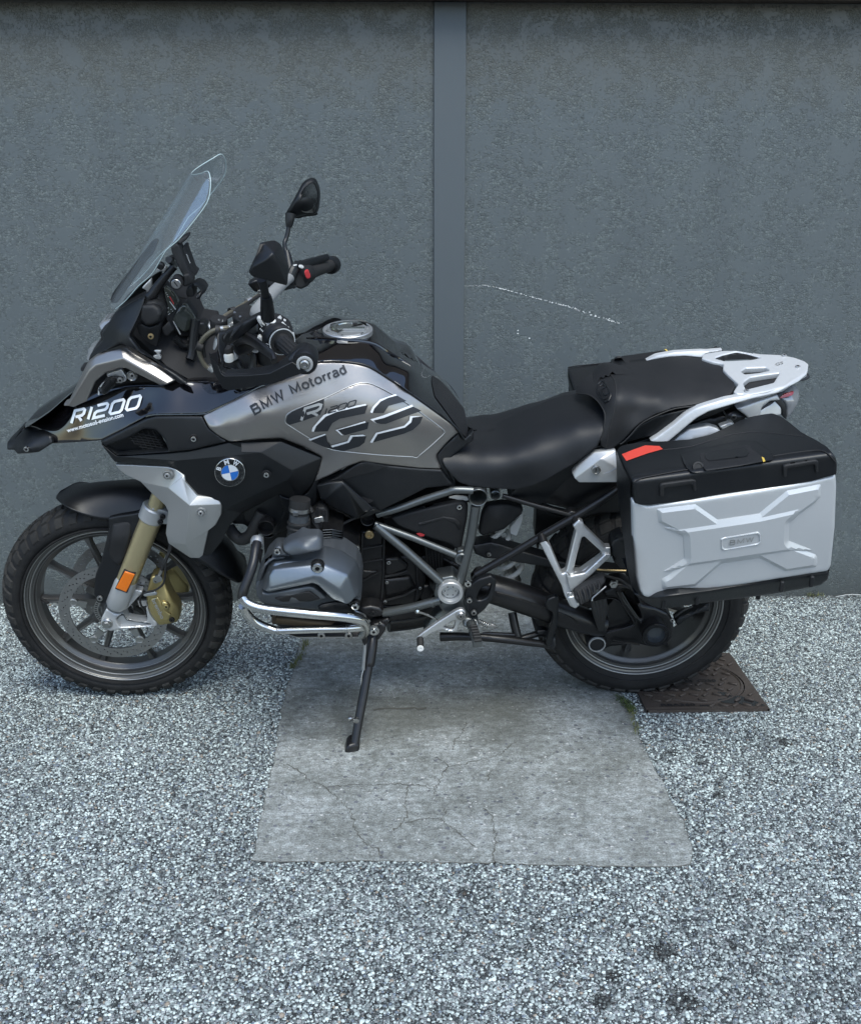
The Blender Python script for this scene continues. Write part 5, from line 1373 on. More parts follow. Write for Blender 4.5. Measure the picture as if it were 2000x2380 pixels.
mk('knee_pad', g_skin('F', "1482,660 1540,700 1600,762 1700,890 1727,1020 1714,1083 1690,1060 1560,880 1500,800 1478,700", TT, depth=.006, rnd=3, step=8), M['plastic2'], tank)
bpy.context.view_layer.update()
_kp = [o for o in tank.children if o.name.startswith('knee_pad')][0]; _kp.location = (0, -.004, .002)
mk('tank_seal', g_skin('F', "1512,1200 1560,1140 1660,1046 1702,1092 1764,1030 1764,1100 1640,1190 1580,1260 1600,1330 1640,1400 1620,1405 1548,1300 1514,1232", "1512,1200,-140 1660,1046,-122 1764,1030,-120 1640,1400,-140 1548,1300,-146", depth=.02, rnd=4, step=9), M['plastic'], tank)
# filler cap
cc = P3(*zp('F', 905, 341), 0.0); cn = Vector((.0, -.02, 1)).normalized()
cap = mk('fuel_cap', [g_lathe(cc, cn, [(.064, -.010), (.064, .0015), (.062, .003), (.058, .003), (.0575, .001), (.050, .0015), (.0495, .0035), (.0001, .0035)], 48)], M['alu'], tank)
mk('cap_lever', [g_lathe(cc + cn * .0035, cn, [(.046, 0), (.046, .0035), (.040, .005), (.030, .005), (.030, .0035), (.0001, .0035)], 40, -.2, pi + .2), (*g_bar(cc + cn * .006 + Vector((-.044, -.006, 0)), cc + cn * .006 + Vector((.044, -.006, 0)), .003, .016), 0)], M['chrome'], cap)
mk('cap_lock', g_box(cc + cn * .008 + Vector((.018, .022, 0)), (.012, .010, .003)), M['dark'], cap)
bpm = bolt
for k in range(6):
    a = 2 * pi * k / 6 + .3; bolt(cap, cc + Vector((cos(a) * .0535, sin(a) * .0535, .0028)), .0036, M['steel'], ax=cn, h=.002)
mk('vent_slot', g_decal('F', "828,425 835,410 875,412 905,418 905,436 840,434", TT, .003, 8), M['alu'], tank)

# ================================================================= COCKPIT
GR = P3(*zp('L', 1395, 835), -.488)
gin = P3(*zp('L', 1115, 590), -.355)
gd = (GR - gin).normalized()
grip = mk('handgrip', [g_tube([gin, gin + gd * .008, gin.lerp(GR, .4), gin.lerp(GR, .7), GR], [.021, .0175, .0165, .0168, .0170], 20)] +
    [g_tube([gin.lerp(GR, .12 + .0 * k) + Matrix.Rotation(a, 3, gd) @ (gd.orthogonal().normalized() * .0162), gin.lerp(GR, .75) + Matrix.Rotation(a, 3, gd) @ (gd.orthogonal().normalized() * .0166)], .0022, 5) for k, a in enumerate(np.linspace(0, 2 * pi, 14, endpoint=False))], M['grip'], B, ang=50)
mk('grip_flange', [g_lathe(gin, gd, [(.024, -.006), (.0300, -.004), (.0308, .0), (.0292, .002), (.02, .0025)], 36)], M['grip'], grip)
mk('flange_ring', g_lathe(gin + gd * .001, gd, [(.0300, 0), (.0310, .0012), (.0300, .0026), (.0285, .0022)], 40), M['offwhite'], grip)
sw = gin - gd * .02
sb = mk('switch_housing', [g_lathe(gin - gd * .045, gd, [(.012, 0), (.030, .001), (.034, .006), (.0345, .020), (.0335, .034), (.030, .038)], 36),
    g_skin('L', "820,470 830,380 870,340 930,300 1060,310 1110,340 1180,380 1220,460 1240,540 1180,420 1060,380 960,420 910,500 900,600 840,560", "820,470,-300 930,300,-290 1180,380,-310 1240,540,-330 960,420,-330 900,600,-325", depth=.03, rnd=5, step=8)], M['plastic2'], B, ang=40)
for k in range(9):
    a = radians(95 + 22 * k); n_ = Matrix.Rotation(a, 3, gd) @ Vector((0, 0, 1)); n_ = (n_ - gd * n_.dot(gd)).normalized()
    mk('ring_mark', g_bar(gin - gd * .011 + n_ * .0335, gin - gd * .0015 + n_ * .0312, .0013, .0016), M['offwhite'], sb)
mk('starter_button', g_skin('L', "925,310 950,292 985,292 1012,325 1000,335 945,340 930,335", "925,310,-322 985,292,-318 945,340,-326", depth=.01, rnd=3, step=5), M['red'], sb)
mk('switch_button', [g_skin('L', "950,350 1000,330 1035,345 1040,362 1015,378 965,374", "950,350,-328 1000,330,-324 965,374,-330", depth=.008, rnd=3, step=5)], M['white'], sb)
for s, l in (("808,310 830,295 880,315 945,380 930,390 880,345 905,385 930,405 915,415 860,380 885,420 870,420 820,350", -.315), ("1055,310 1095,294 1110,330 1150,340 1185,375 1180,400 1140,385 1110,360 1075,345", -.30), ("1090,370 1120,360 1200,420 1208,440 1190,445 1120,405 1095,390", -.315), ("815,540 840,520 880,545 880,590 850,608 818,600", -.325), ("1228,500 1250,495 1262,530 1262,550 1238,552", -.33)):
    mk('switch_lever', g_skin('L', s, l, depth=.010, rnd=2.5, step=5, cr=2), M['offwhite'], sb)
mk('switch_print', [g_decal('L', f"{x},{y} {x+14},{y-4} {x+16},{y+12} {x+2},{y+16}", S("820,470,-312 930,300,-310 900,600,-334", 'L'), .003, 6) for x, y in ((848, 430), (862, 445), (876, 460))], M['offwhite'], sb)
# hand guard
HG = "a=235,752,-462 b=290,960,-468 c=340,1050,-472 d=402,1152,-475 e=480,1182,-478 f=700,1150,-486 g=1000,1090,-496 h=1420,956,-506 i=345,880,-474 j=385,975,-478 k=425,1005,-482 l=700,1000,-490 m=960,975,-496 n=1240,835,-500 o=335,692,-430 p=380,880,-440 q=412,925,-444 r=460,945,-448 s=700,940,-455 t=940,902,-460 u=1060,866,-462 v=1235,735,-466"
hg = mk('hand_guard', g_facet('L', HG, "abi bcji cdkj dek eflk fgml ghnm aiop ijqp jkrq klsr lmts mnvut", depth=.012), M['plastic'], B, ang=60, bev=.004, seg=3)
mk('guard_pivot', [g_lathe(GR - LAT * .045, LAT, [(.020, -.004), (.0262, .000), (.0268, .010), (.0268, .050), (.0245, .056), (.018, .057)], 36), g_skin('L', "1180,800 1230,740 1300,680 1400,665 1500,760 1520,850 1480,920 1400,960 1250,1000 1200,900", "1180,800,-485 1400,665,-478 1520,850,-495 1250,1000,-502", depth=.03, rnd=6, step=8)], M['plastic'], hg)
pc_ = GR + LAT * .0125
mk('pivot_washer', g_lathe(pc_, LAT, [(.0178, -.003), (.0178, .002), (.0165, .0028), (.0120, .0028), (.0115, .001)], 36), M['alupaint'], hg)
mk('pivot_bolt', [g_lathe(pc_, LAT, [(.0112, 0), (.0112, .002), (.0098, .006), (.0072, .0076), (.0062, .0076)], 28), g_lathe(pc_, LAT, [(.0062, .0076), (.0055, .003), (.0001, .003)], 6)], M['steel'], hg, ang=30)
mk('guard_shield', [g_skin('L', "335,520 350,485 440,478 560,410 650,368 600,450 540,520 480,600 450,640 420,700 402,780 398,890 380,880 345,690", "335,520,-400 650,368,-330 540,520,-370 450,640,-390 398,890,-440 345,690,-425", depth=.01, rnd=5, step=7),
    g_skin('L', "440,480 640,372 800,290 850,270 900,300 830,380 700,480 600,560 520,620 460,640 400,640 395,560", "440,480,-390 640,372,-330 850,270,-290 700,480,-320 520,620,-370 395,560,-400", depth=.02, rnd=7, step=7)], M['plastic'], hg)
mk('clutch_lever', [g_tube(pts3("560,560,-240 640,540,-300 760,580,-350 900,680,-400 1000,760,-430 1020,830,-445", 'L'), [.012, .010, .0085, .008, .0075, .007], 10, 4, flat=1.5), g_skin('L', "440,640 520,600 600,580 700,600 760,560 880,560 860,640 760,700 740,740 600,780 560,760 500,660", "440,640,-230 700,600,-260 860,640,-300 600,780,-250", depth=.05, rnd=7, step=9)], M['blackmetal'], B)
mk('cockpit_clutter', [g_skin('L', "400,900 440,860 560,800 640,840 700,860 760,830 800,930 600,940", "400,900,-150 560,800,-120 800,930,-180", depth=.05, rnd=6, step=9), g_tube(pts3("560,820,-160 600,860,-165 630,930,-170", 'L'), .010, 10, 3), g_tube(pts3("760,740,-200 780,800,-205 760,930,-210", 'L'), [.010, .009, .012], 10, 3), g_skin('L', "800,640 900,620 960,720 1020,780 1010,880 900,900 830,880 800,760", "800,640,-200 960,720,-230 900,900,-220", depth=.06, rnd=6, step=9)], M['plastic'], B)
mk('fluid_bottle', [g_lathe(P3(*zp('L', 478, 800), -.26), (0, -.25, 1), [(.0001, -.004), (.0112, -.003), (.0115, .015), (.010, .019), (.0001, .019)], 24)], M['white'], B)
mk('bottle_cap', [g_lathe(P3(*zp('L', 470, 735), -.26), (0, -.25, 1), [(.0125, -.004), (.0125, .012), (.009, .018), (.0001, .018)], 16)], M['plastic2'], B)
mk('yoke', [g_skin('L', "450,650 490,625 520,700 570,750 590,800 470,860 440,800 500,770", "450,650,-190 520,700,-190 590,800,-190 440,800,-190", depth=.02, rnd=3, step=8), g_skin('L', "705,700 780,675 830,680 835,720 800,738", "705,700,-235 830,680,-240 800,738,-240", depth=.02, rnd=3, step=7), g_skin('L', "215,400 235,365 290,350 330,400 480,430 470,470 350,460 300,450 260,470", "215,400,-120 290,350,-110 480,430,-130 260,470,-130", depth=.02, rnd=4, step=7),
   g_skin('L', "310,540 330,560 335,640 300,700 280,680 290,600", "310,540,-200 335,640,-210 280,680,-200", depth=.01, rnd=2, step=7), g_skin('L', "470,380 530,350 530,430 480,420", "470,380,-60 530,350,-60 480,420,-60", depth=.02, rnd=2, step=7)], M['alupaint'], B)
mk('fork_cap', [g_lathe(P3(*zp('L', 355, 385), -.12), (0.08, -.22, 1), [(.0215, -.012), (.0218, .012), (.0195, .0165), (.0001, .0168)], 30)], M['plastic2'], B)
mk('cap_print', [g_text('C  S', zp('L', 345, 335), zp('L', 405, 350), 4, S("290,300,-130 460,330,-130 350,400,-134", 'L'), off=.012)], M['offwhite'], B)
mk('brake_reservoir', [g_skin('L', "512,268 540,235 600,200 650,185 720,205 775,255 805,295 790,318 690,335 600,340 560,310", "512,268,-130 650,185,-60 805,295,-140 600,340,-160 660,250,-120", depth=.03, rnd=5, step=6), g_skin('L', "512,268 560,312 600,342 690,337 790,320 780,380 700,400 560,420 525,400", "512,268,-130 600,342,-162 790,320,-150 700,400,-160 525,400,-130", depth=.03, rnd=4, step=7)], M['plastic2'], B)
mk('reservoir_screws', [g_lathe(P3(*zp('L', x, y), l), (0, -.3, 1), [(.0035, 0), (.003, .0015), (.0001, .0015)], 10) for x, y, l in ((545, 240, -.13), (612, 290, -.152), (745, 268, -.14))], M['steel'], B)
# bar
b0 = P3(*zp('B', 590, 960), -.20); b1 = P3(*zp('B', 655, 900), -.08)
hb = mk('handlebar', [g_tube([P3(*zp('B', 700, 1090), -.34), P3(*zp('B', 640, 1010), -.26), P3(*zp('B', 575, 965), -.12), P3(*zp('B', 620, 900), -.04), P3(*zp('B', 700, 810), .10), P3(*zp('B', 790, 730), .24), P3(*zp('B', 850, 705), .30)], [.0125, .0130, .0160, .0165, .0160, .0140, .0115], 20, 4)], M['alupaint'], B)
mk('bar_clamp', [g_skin('L', "560,420 650,370 720,400 820,330 840,470 780,560 640,540 560,500", "560,420,-170 720,400,-220 820,330,-240 640,540,-200", depth=.04, rnd=6, step=8)], M['plastic'], B)
# cables
mk('braided_hose', [g_tube(pts3("500,425,-190 430,428,-200 360,440,-205 280,462,-205 200,520,-200 145,590,-195 118,660,-190 125,740,-188 160,830,-186 205,890,-184 260,925,-182", 'L'), .0058, 12, 4)], M['hose'], B)
mk('hose_ferrule', [g_tube(pts3("230,890,-184 285,935,-180", 'L'), .0082, 12), g_tube(pts3("360,440,-206 480,428,-192", 'L'), .0075, 12), g_tube(pts3("690,115,60 745,90,75", 'L'), .0085, 12)], M['alu'], B)
mk('hose_guide', [g_tube(pts3("315,450,-207 365,455,-207", 'L'), .0125, 12), g_tube(pts3("85,635,-195 155,660,-193", 'L'), .0115, 12), g_tube(pts3("490,235,-20 545,215,-10", 'L'), .011, 12)], M['grip'], B)
mk('braided_cable', [g_tube(pts3("400,300,-60 460,255,-40 560,195,-5 700,110,60 800,50,100 860,10,130", 'L'), .0046, 10, 3)], M['hose'], B)
mk('control_cable', [g_tube(pts3("430,310,-70 520,260,-40 700,130,40 860,20,110", 'L'), .0045, 10, 3), g_tube(pts3("350,470,-190 260,500,-190 190,560,-185 160,660,-180 180,780,-178", 'L'), .006, 10, 3)], M['grip'], B)
# near mirror
MR = "a=519,681,-455 b=560,590,-450 c=602,500,-440 d=645,478,-425 e=695,470,-412 f=735,495,-408 g=760,540,-410 h=795,655,-425 i=785,778,-445 j=700,756,-455 k=545,716,-460 l=690,548,-478 m=545,650,-470 n=640,600,-480"
nm = mk('mirror', g_facet('B', MR, "abm bcdlnm defl fghl hinl ijn jkmn akm".replace(' hinl', ' hil iln'), depth=.012), M['plastic'], B, ang=60, bev=.006, seg=3)
mk('mirror_stem', [g_tube(pts3("B:612,735,-430 B:625,780,-425 B:638,850,-410", 'B'), [.011, .009, .009], 14, 3), g_tube(pts3("638,845,-412 645,880,-402 650,940,-385 655,990,-370", 'B'), [.0115, .0135, .0155, .0165], 16, 3)], M['plastic'], nm)
# far mirror, seen from its glass side
fm_ = mk('mirror', [g_skin('B', "770,292 800,240 850,150 880,90 905,65 945,47 965,48 985,65 1003,110 1010,160 1005,230 995,280 972,296 900,302 850,316 835,310 800,285", "770,292,440 880,90,450 965,48,462 1010,160,475 972,296,470 850,316,450 900,200,432", depth=-.0, rnd=9, step=7, push=2.2)], M['plastic'], B, ang=60)
s = fm_.modifiers.new('thick', 'SOLIDIFY'); s.thickness = .006; s.offset = -1
mk('mirror_rim', g_skin('B', "862,190 880,135 905,95 945,62 965,60 980,75 1002,135 1000,200 990,265 975,286 920,292 880,280 868,255", "862,190,434 965,60,452 1002,135,466 975,286,464 868,255,442", depth=.008, rnd=4, step=7), M['plastic'], fm_)
mk('mirror_glass', g_skin('B', "874,195 890,140 915,100 945,75 962,75 975,90 992,145 990,200 982,258 968,276 920,280 888,270 876,250", "874,195,430 962,75,447 992,145,461 968,276,460 876,250,437", depth=.002, rnd=0, step=9), M['mirror'], fm_)
mk('mirror_stem', [g_tube(pts3("808,285,438 803,330,430 797,375,424", 'B'), [.0150, .0125, .0085], 16, 3), g_tube(pts3("797,370,424 790,410,418 778,455,410 768,480,402 772,520,395 782,560,385", 'B'), .0062, 12, 4), g_tube(pts3("782,540,388 790,580,378 800,640,362 808,690,350", 'B'), [.0085, .0105, .013, .014], 14, 3)], M['plastic'], fm_)
# far controls
fg0 = P3(*zp('B', 930, 690), .33); fg1 = P3(*zp('B', 1090, 632), .475)
fgp = mk('handgrip', [g_tube([fg0, fg0.lerp(fg1, .3), fg0.lerp(fg1, .8), fg1], [.020, .0175, .0170, .018], 20)], M['grip'], B)
mk('bar_end', g_lathe(fg1, (fg1 - fg0), [(.018, -.014), (.0255, -.012), (.0262, .0), (.0250, .010), (.0215, .013), (.0001, .012)], 30), M['plastic'], fgp)
fs_ = mk('switch_housing', [g_lathe(fg0, (fg1 - fg0), [(.010, -.05), (.0235, -.046), (.0262, -.03), (.0262, -.008), (.0235, .003), (.018, .004)], 28), g_skin('B', "820,640 870,632 920,650 960,690 965,730 930,780 880,805 840,790 830,720", "820,640,270 960,690,300 880,805,270", depth=.04, rnd=7, step=7)], M['plastic2'], B)
mk('kill_switch', g_skin('B', "900,680 925,670 945,700 945,725 920,732 908,710", "900,680,262 945,700,285 920,732,268", depth=.012, rnd=3, step=6), M['red'], fs_)
mk('switch_button', [g_skin('B', "862,640 885,640 900,655 888,662 865,652", "862,640,262 900,655,275 865,652,262", depth=.01, rnd=2, step=6), g_skin('B', "825,635 850,632 852,640 828,644", "825,635,262 850,632,266 828,644,262", depth=.008, rnd=2, step=6)], M['offwhite'], fs_)
mk('brake_lever', [g_tube(pts3("800,760,250 840,660,275 900,630,320 980,605,380 1060,580,430", 'B'), [.012, .012, .009, .008, .007], 10, 4, flat=1.4), g_skin('B', "512,765 560,740 600,735 640,760 700,780 800,770 850,790 800,805 720,820 640,830 600,825 560,820", "512,765,120 600,735,130 850,790,250 600,825,140", depth=.03, rnd=5, step=8)], M['plastic'], B)
for x, y, l in ((823, 708, .258), (833, 782, .258), (598, 815, -.0)): bolt(fs_, P3(*zp('B', x, y), l), .0055, M['chrome'], h=.004)

# ================================================================= SEATS
SE = S("905,945,-146 940,988,-158 1060,1003,-166 1180,950,-168 1225,915,-162 1239,870,-130 1235,835,-50 1215,813,30 1180,808,60 1120,823,60 1060,848,50 1000,877,30 960,890,-30 1000,925,-118 1100,905,-125 1180,875,-118 1000,965,-160 1130,950,-166 930,920,-110 1060,930,-143", 'O')
sg_ = g_skin('O', "905,945 912,925 930,908 946,896 960,889 1000,877 1060,849 1120,823 1150,813 1180,808 1200,808 1218,814 1233,830 1240,852 1240,872 1233,895 1225,915 1180,950 1120,985 1090,998 1060,1005 1000,1002 960,997 940,990 925,975 912,960", SE, depth=0, rnd=4, step=7, sm=False)
seat = mk('rider_seat', [sg_, mirror_geo(sg_, 0)], M['seat'], B, ang=70)
PS = S("225,415,20 230,370,45 300,310,70 380,285,80 520,240,105 640,224,115 760,207,118 860,204,112 960,214,95 1060,248,55 1140,330,-30 1152,370,-65 1130,420,-92 1060,450,-112 940,480,-122 800,500,-130 680,545,-140 560,620,-148 480,705,-152 430,742,-156 370,722,-154 360,690,-152 385,600,-140 385,520,-120 340,455,-70 280,418,-20 450,430,-118 700,435,-112 950,425,-98 450,330,-30 700,330,-10 950,320,-5 420,500,-128 560,520,-130", 'H')
pg = g_skin('H', "222,412 228,370 300,308 380,284 420,278 520,240 640,224 760,206 860,203 960,213 1060,248 1110,290 1145,335 1154,372 1135,418 1060,450 940,480 800,500 680,545 600,590 560,625 520,670 480,710 430,743 395,738 368,722 360,690 380,620 388,560 380,510 335,450 280,418", PS, depth=0, rnd=4, step=7)
ps = mk('passenger_seat', [pg, mirror_geo(pg, 0)], M['seat2'], B, ang=70)
mk('seat_piping', [g_tube(PS.pts([zp('H', x, y) for x, y in L]), .0018, 6, 3) for L in (((405, 284), (440, 325), (455, 370), (455, 430), (440, 540), (415, 640), (398, 735)), ((1135, 425), (1060, 455), (940, 484), (800, 504), (680, 550), (600, 595), (540, 660), (500, 700), (480, 712)), ((225, 415), (290, 420), (345, 455), (385, 515), (392, 560), (385, 620), (366, 690)))], M['grip'], ps)
mk('seat_emblem', [g_tube(PS.pts([zp('H', x, y) for x, y in L], .001), .0022, 6, 2) for L in (((350, 360), (380, 342), (415, 395), (425, 430), (395, 468), (345, 405), (350, 360)), ((362, 372), (382, 360), (395, 380), (372, 392), (392, 425), (412, 412)), ((360, 405), (385, 450), (405, 436)))], M['plastic'], ps)
mk('seat_base', [g_skin('H', "470,715 540,660 600,600 700,545 960,488 1140,425 1200,440 1130,500 980,560 800,610 680,660 560,690", "470,715,-142 700,545,-128 1140,425,-85 980,560,-112 560,690,-135", depth=.05, rnd=3, step=10), g_skin('O', "1060,1000 1180,948 1228,912 1260,925 1180,985 1100,1040 1040,1020", "1060,1000,-150 1228,912,-140 1100,1040,-120", depth=.05, rnd=3, step=10)], M['plastic'], B)
# ================================================================= ENGINE, FRAME, LOWER PARTS
core = mk('engine_core', [g_skin('E', "330,560 480,470 700,350 1500,380 1600,480 1640,800 1560,1000 1480,1220 1200,1290 1020,1400 560,1400 420,1330 330,1200 340,900 330,720", -.02, depth=.08, rnd=0, step=30)], M['dark'], B)
gb = mk('gearbox', [g_skin('E', "985,690 1150,690 1155,860 1400,860 1440,1000 1420,1120 1370,1190 1130,1205 1000,1210 950,1150 980,1060", "985,690,-120 1150,690,-118 1400,860,-100 1370,1190,-125 1000,1210,-140 1200,1000,-128", depth=.16, rnd=6, step=12),
    g_skin('E', "1160,880 1250,870 1320,930 1310,965 1200,1005 1160,990", "1160,880,-138 1320,930,-128 1160,990,-140", depth=.02, rnd=8, step=8), g_skin('E', "1150,1020 1330,1000 1370,1080 1300,1120 1160,1150", "1150,1020,-140 1370,1080,-128 1160,1150,-144", depth=.02, rnd=9, step=8),
    g_skin('E', "1000,960 1110,965 1100,985 1010,1030", "1000,960,-140 1110,965,-134 1010,1030,-142", depth=.012, rnd=4, step=8)], M['engine'], B)
mk('casting_rib', [g_tube(pts3(s, 'E'), .0035, 8) for s in ("1000,812,-128 1150,785,-124", "1000,905,-131 1150,880,-127", "1152,700,-122 1150,1000,-134 1130,1200,-144", "1003,700,-128 1000,800,-130 990,900,-132", "1160,1000,-140 1240,985,-136 1310,960,-132", "1160,1165,-145 1290,1130,-138 1370,1085,-132", "1375,870,-110 1385,1060,-120 1365,1180,-128", "1010,1030,-142 1110,972,-138")], M['blackmetal'], gb)
for x, y, l, r in ((1185, 900, -.142, .006), (1172, 1036, -.146, .005), (1160, 1168, -.15, .0055), (965, 800, -.128, .0075), (1400, 1075, -.13, .0045), (1380, 870, -.115, .005)): bolt(gb, P3(*zp('E', x, y), l), r, M['steel'], h=.006)
mk('brass_bushing', g_lathe(P3(*zp('E', 1053, 712), -.132), LAT, [(.0122, -.004), (.0122, .003), (.0108, .004), (.0055, .004), (.005, .001), (.0001, .001)], 28), M['brass'], gb)
mk('starter_wiring', [g_tube(pts3(f"{1440+i*22},{790+((i*37)%20)},-105 {1450+i*20},870,-112 {1470+i*16},{950+((i*23)%25)},-108 {1480+i*10},990,-95", 'E'), .0042, 6, 3) for i in range(6)] + [g_skin('E', "1400,860 1560,870 1680,930 1660,1020 1560,1060 1440,1010", "1400,860,-80 1680,930,-80 1440,1010,-85", depth=.05, rnd=6, step=12), g_skin('E', "1380,1060 1460,1060 1500,1120 1470,1170 1400,1170", "1380,1060,-100 1500,1120,-100 1400,1170,-105", depth=.04, rnd=8, step=9)], M['engine'], gb)
# barrel fins
for k in range(9):
    y = 680 + k * 17
    mk('cooling_fin', g_skin('E', f"735,{y} 800,{y-4} 868,{y+8} 872,{y+16} 810,{y+6} 740,{y+8}", f"735,{y},-255 868,{y+8},-235 740,{y+8},-256", depth=.10, rnd=1.5, step=9, cr=1), M['engine'], core)
mk('barrel', [g_skin('E', "720,680 880,690 990,720 985,1000 900,860 740,820", "720,680,-235 990,720,-150 900,860,-230", depth=.12, rnd=4, step=14)], M['engine'], core)
def ring(name, zone, x, y, lat, r, depth, par, m='blackmetal', wall=.0022):
    c = P3(*zp(zone, x, y), lat)
    return mk(name, g_lathe(c, LAT, [(r - wall, -depth), (r, -depth), (r, 0), (r - wall * .3, .0008), (r - wall, 0), (r - wall, -depth * .9), (.0001, -depth * .9)], 36), M[m], par, ang=40)
ring('frame_socket', 'E', 880, 620, -.115, .0265, .04, core)
ring('frame_socket', 'E', 1040, 612, -.150, .0185, .03, core)
ring('frame_socket', 'E', 362, 690, -.12, .021, .03, core)

mk('fin_edge', [g_tube(pts3(f"735,{683+k*17},-257 800,{679+k*17},-250 866,{692+k*17},-238 800,{688+k*17},-252", 'E'), .0012, 6) for k in range(8)], M['engdark'], core)
# intake stub
i0 = P3(*zp('E', 580, 470), -.235); i1 = P3(*zp('E', 560, 765), -.250); idr = (i1 - i0).normalized(); il = (i1 - i0).length
_ip = [(.0, .0262), (.10, .0270), (.28, .0268), (.30, .0235), (.34, .0240), (.50, .0238), (.52, .0285), (.56, .0290), (.58, .0262), (.62, .0262), (.64, .0292), (.68, .0292), (.70, .0262), (.74, .0262), (.76, .0272), (1, .0245)]
it = mk('intake_pipe', g_tube([i0 + idr * il * a for a, b in _ip], [b for a, b in _ip], 28), M['grip'], B, ang=30)
mk('throttle_body', g_tube([i0 + idr * il * .345, i0 + idr * il * .50], .0246, 28), M['engdark'], it)
for f in (.22, .86): mk('hose_clamp', [g_tube([i0 + idr * (il * f - .005), i0 + idr * (il * f + .005)], .0278 if f < .5 else .0272, 28), g_box(i0 + idr * il * f + Vector((-.008, -.028, 0)), (.012, .006, .010))], M['steel'], it)
sx = mk('sensor_box', [g_skin('E', "650,572 690,545 700,530 745,528 768,560 775,640 770,690 735,700 690,680 660,640", "650,572,-210 745,528,-205 770,690,-215 690,680,-225", depth=.04, rnd=4, step=8), g_skin('E', "615,620 650,610 655,680 620,690", "615,620,-225 650,610,-222 620,690,-228", depth=.03, rnd=6, step=7)], M['plastic2'], B)
mk('spring_clip', [g_skin('E', "668,602 735,588 745,630 680,640", "668,602,-222 735,588,-218 680,640,-224", depth=.006, rnd=2, step=8)], M['steel'], sx)
mk('box_plug', [g_box(P3(*zp('E', 700, 560), -.214), (.006, .006, .03)), g_box(P3(*zp('E', 725, 650), -.22), (.006, .006, .022)), g_box(P3(*zp('E', 745, 560), -.212), (.01, .006, .012))], M['dark'], sx)
bolt(sx, P3(*zp('E', 708, 685), -.228), .0058, M['chrome'])
mk('cable_run', [g_tube(pts3("640,700,-235 690,710,-240 720,730,-245 760,760,-240", 'E'), .006, 8, 3), g_tube(pts3("760,690,-190 850,650,-170 950,600,-150 1010,590,-140", 'E'), .004, 8, 3), g_tube(pts3("600,480,-180 640,530,-200 660,560,-205", 'E'), .008, 8, 3)], M['grip'], B)

# cylinder head
base = mk('cylinder_head', [g_skin('N', "168,1200 235,1080 290,950 390,850 600,852 950,785 1100,800 1250,860 1385,955 1440,1060 1460,1200 1445,1380 1390,1480 1300,1450 1100,1500 900,1505 500,1460 250,1425 185,1340", "168,1200,-335 390,850,-325 950,785,-322 1440,1060,-322 1445,1380,-328 900,1505,-345 250,1425,-350", depth=.09, rnd=7, step=9)], M['engdark'], B)
HC = "a=232,1205,-350 b=330,955,-340 c=600,868,-334 d=880,828,-332 e=1000,782,-330 f=1200,836,-330 g=1375,948,-330 h=1442,1080,-332 i=1456,1230,-335 j=1432,1362,-342 k=348,1075,-392 l=392,1000,-386 m=850,948,-390 n=1000,950,-390 o=1290,1082,-390 p=1392,1335,-384 q=345,1238,-406 r=880,1100,-410 s=960,1110,-410 t=1190,1262,-410 u=1290,1438,-398 v=240,1240,-384 w=320,1288,-395 x=860,1180,-400 y=925,1202,-400 z=1100,1372,-394"
cover_ = mk('head_cover', g_facet('N', HC, "ablk bcml cdm denm efon fgo ghipo ijp klmrq mnsr nots oput akqv qrxw vqw rsyx styz tuz".replace('styz', 'stzy'), depth=.03), M['enggrey'], base, ang=60, bev=.006, seg=3)
mk('lower_insert', [g_skin('N', "238,1290 325,1302 600,1252 820,1212 885,1228 1035,1358 960,1385 830,1402 500,1440 300,1425 250,1380", "238,1290,-382 820,1212,-390 1035,1358,-385 300,1425,-375 600,1340,-395", depth=.03, rnd=6, step=8)], M['engdark'], base)
mk('insert_panel', [g_skin('N', "395,1362 560,1318 820,1274 872,1305 962,1366 830,1398 490,1402", "395,1362,-394 820,1274,-397 962,1366,-390 490,1402,-392", depth=.01, rnd=3, step=8)], M['plastic2'], base)
mk('plug_cover', [g_skin('N', "500,735 560,682 660,640 770,605 930,605 972,640 990,740 960,782 780,822 600,852 520,800", "500,735,-355 770,605,-350 930,605,-350 990,740,-358 960,782,-368 600,852,-372 520,800,-366 760,720,-378", depth=.03, rnd=7, step=7)], M['engdark'], base)
mk('cover_lug', [g_skin('N', "395,780 420,740 460,725 490,745 520,800 600,850 480,845 400,860 380,840", "395,780,-345 460,725,-342 600,850,-350 380,840,-345", depth=.02, rnd=4, step=7), g_skin('N', "640,620 740,545 800,570 810,610 700,640", "640,620,-330 740,545,-315 700,640,-335", depth=.02, rnd=4, step=8), g_skin('N', "195,1150 205,1060 270,950 380,862 480,850 600,855 380,895 305,960 235,1150", "195,1150,-345 380,862,-340 600,855,-342 305,960,-348", depth=.02, rnd=3, step=8)], M['engdark'], base)
mk('fin_plate', [g_skin('N', "915,1470 968,1432 1130,1402 1260,1412 1310,1450 1420,1540 1520,1600 1500,1620 1300,1530 960,1512", "915,1470,-385 1130,1402,-380 1310,1450,-370 1500,1620,-340 960,1512,-388", depth=.006, rnd=2, step=9)], M['plastic'], base)
def bigbolt(par, zone, x, y, lat, r, m='chrome'):
    c = P3(*zp(zone, x, y), lat)
    mk('bolt_recess', g_lathe(c, LAT, [(r * 1.25, -.012), (r * 1.22, .001), (r * 1.05, .002), (r * 1.02, -.004), (.0001, -.004)], 28), M['engine'], par)
    bolt(par, c + LAT * .0005, r, M[m], h=.009)
bigbolt(cover_, 'N', 922, 975, -.401, .0135); bigbolt(cover_, 'N', 1375, 1440, -.375, .0105)
bolt(base, P3(*zp('N', 436, 780), -.352), .0085, M['chrome'], h=.008); bolt(base, P3(*zp('N', 1395, 740), -.20), .0085, M['steel'], h=.008)
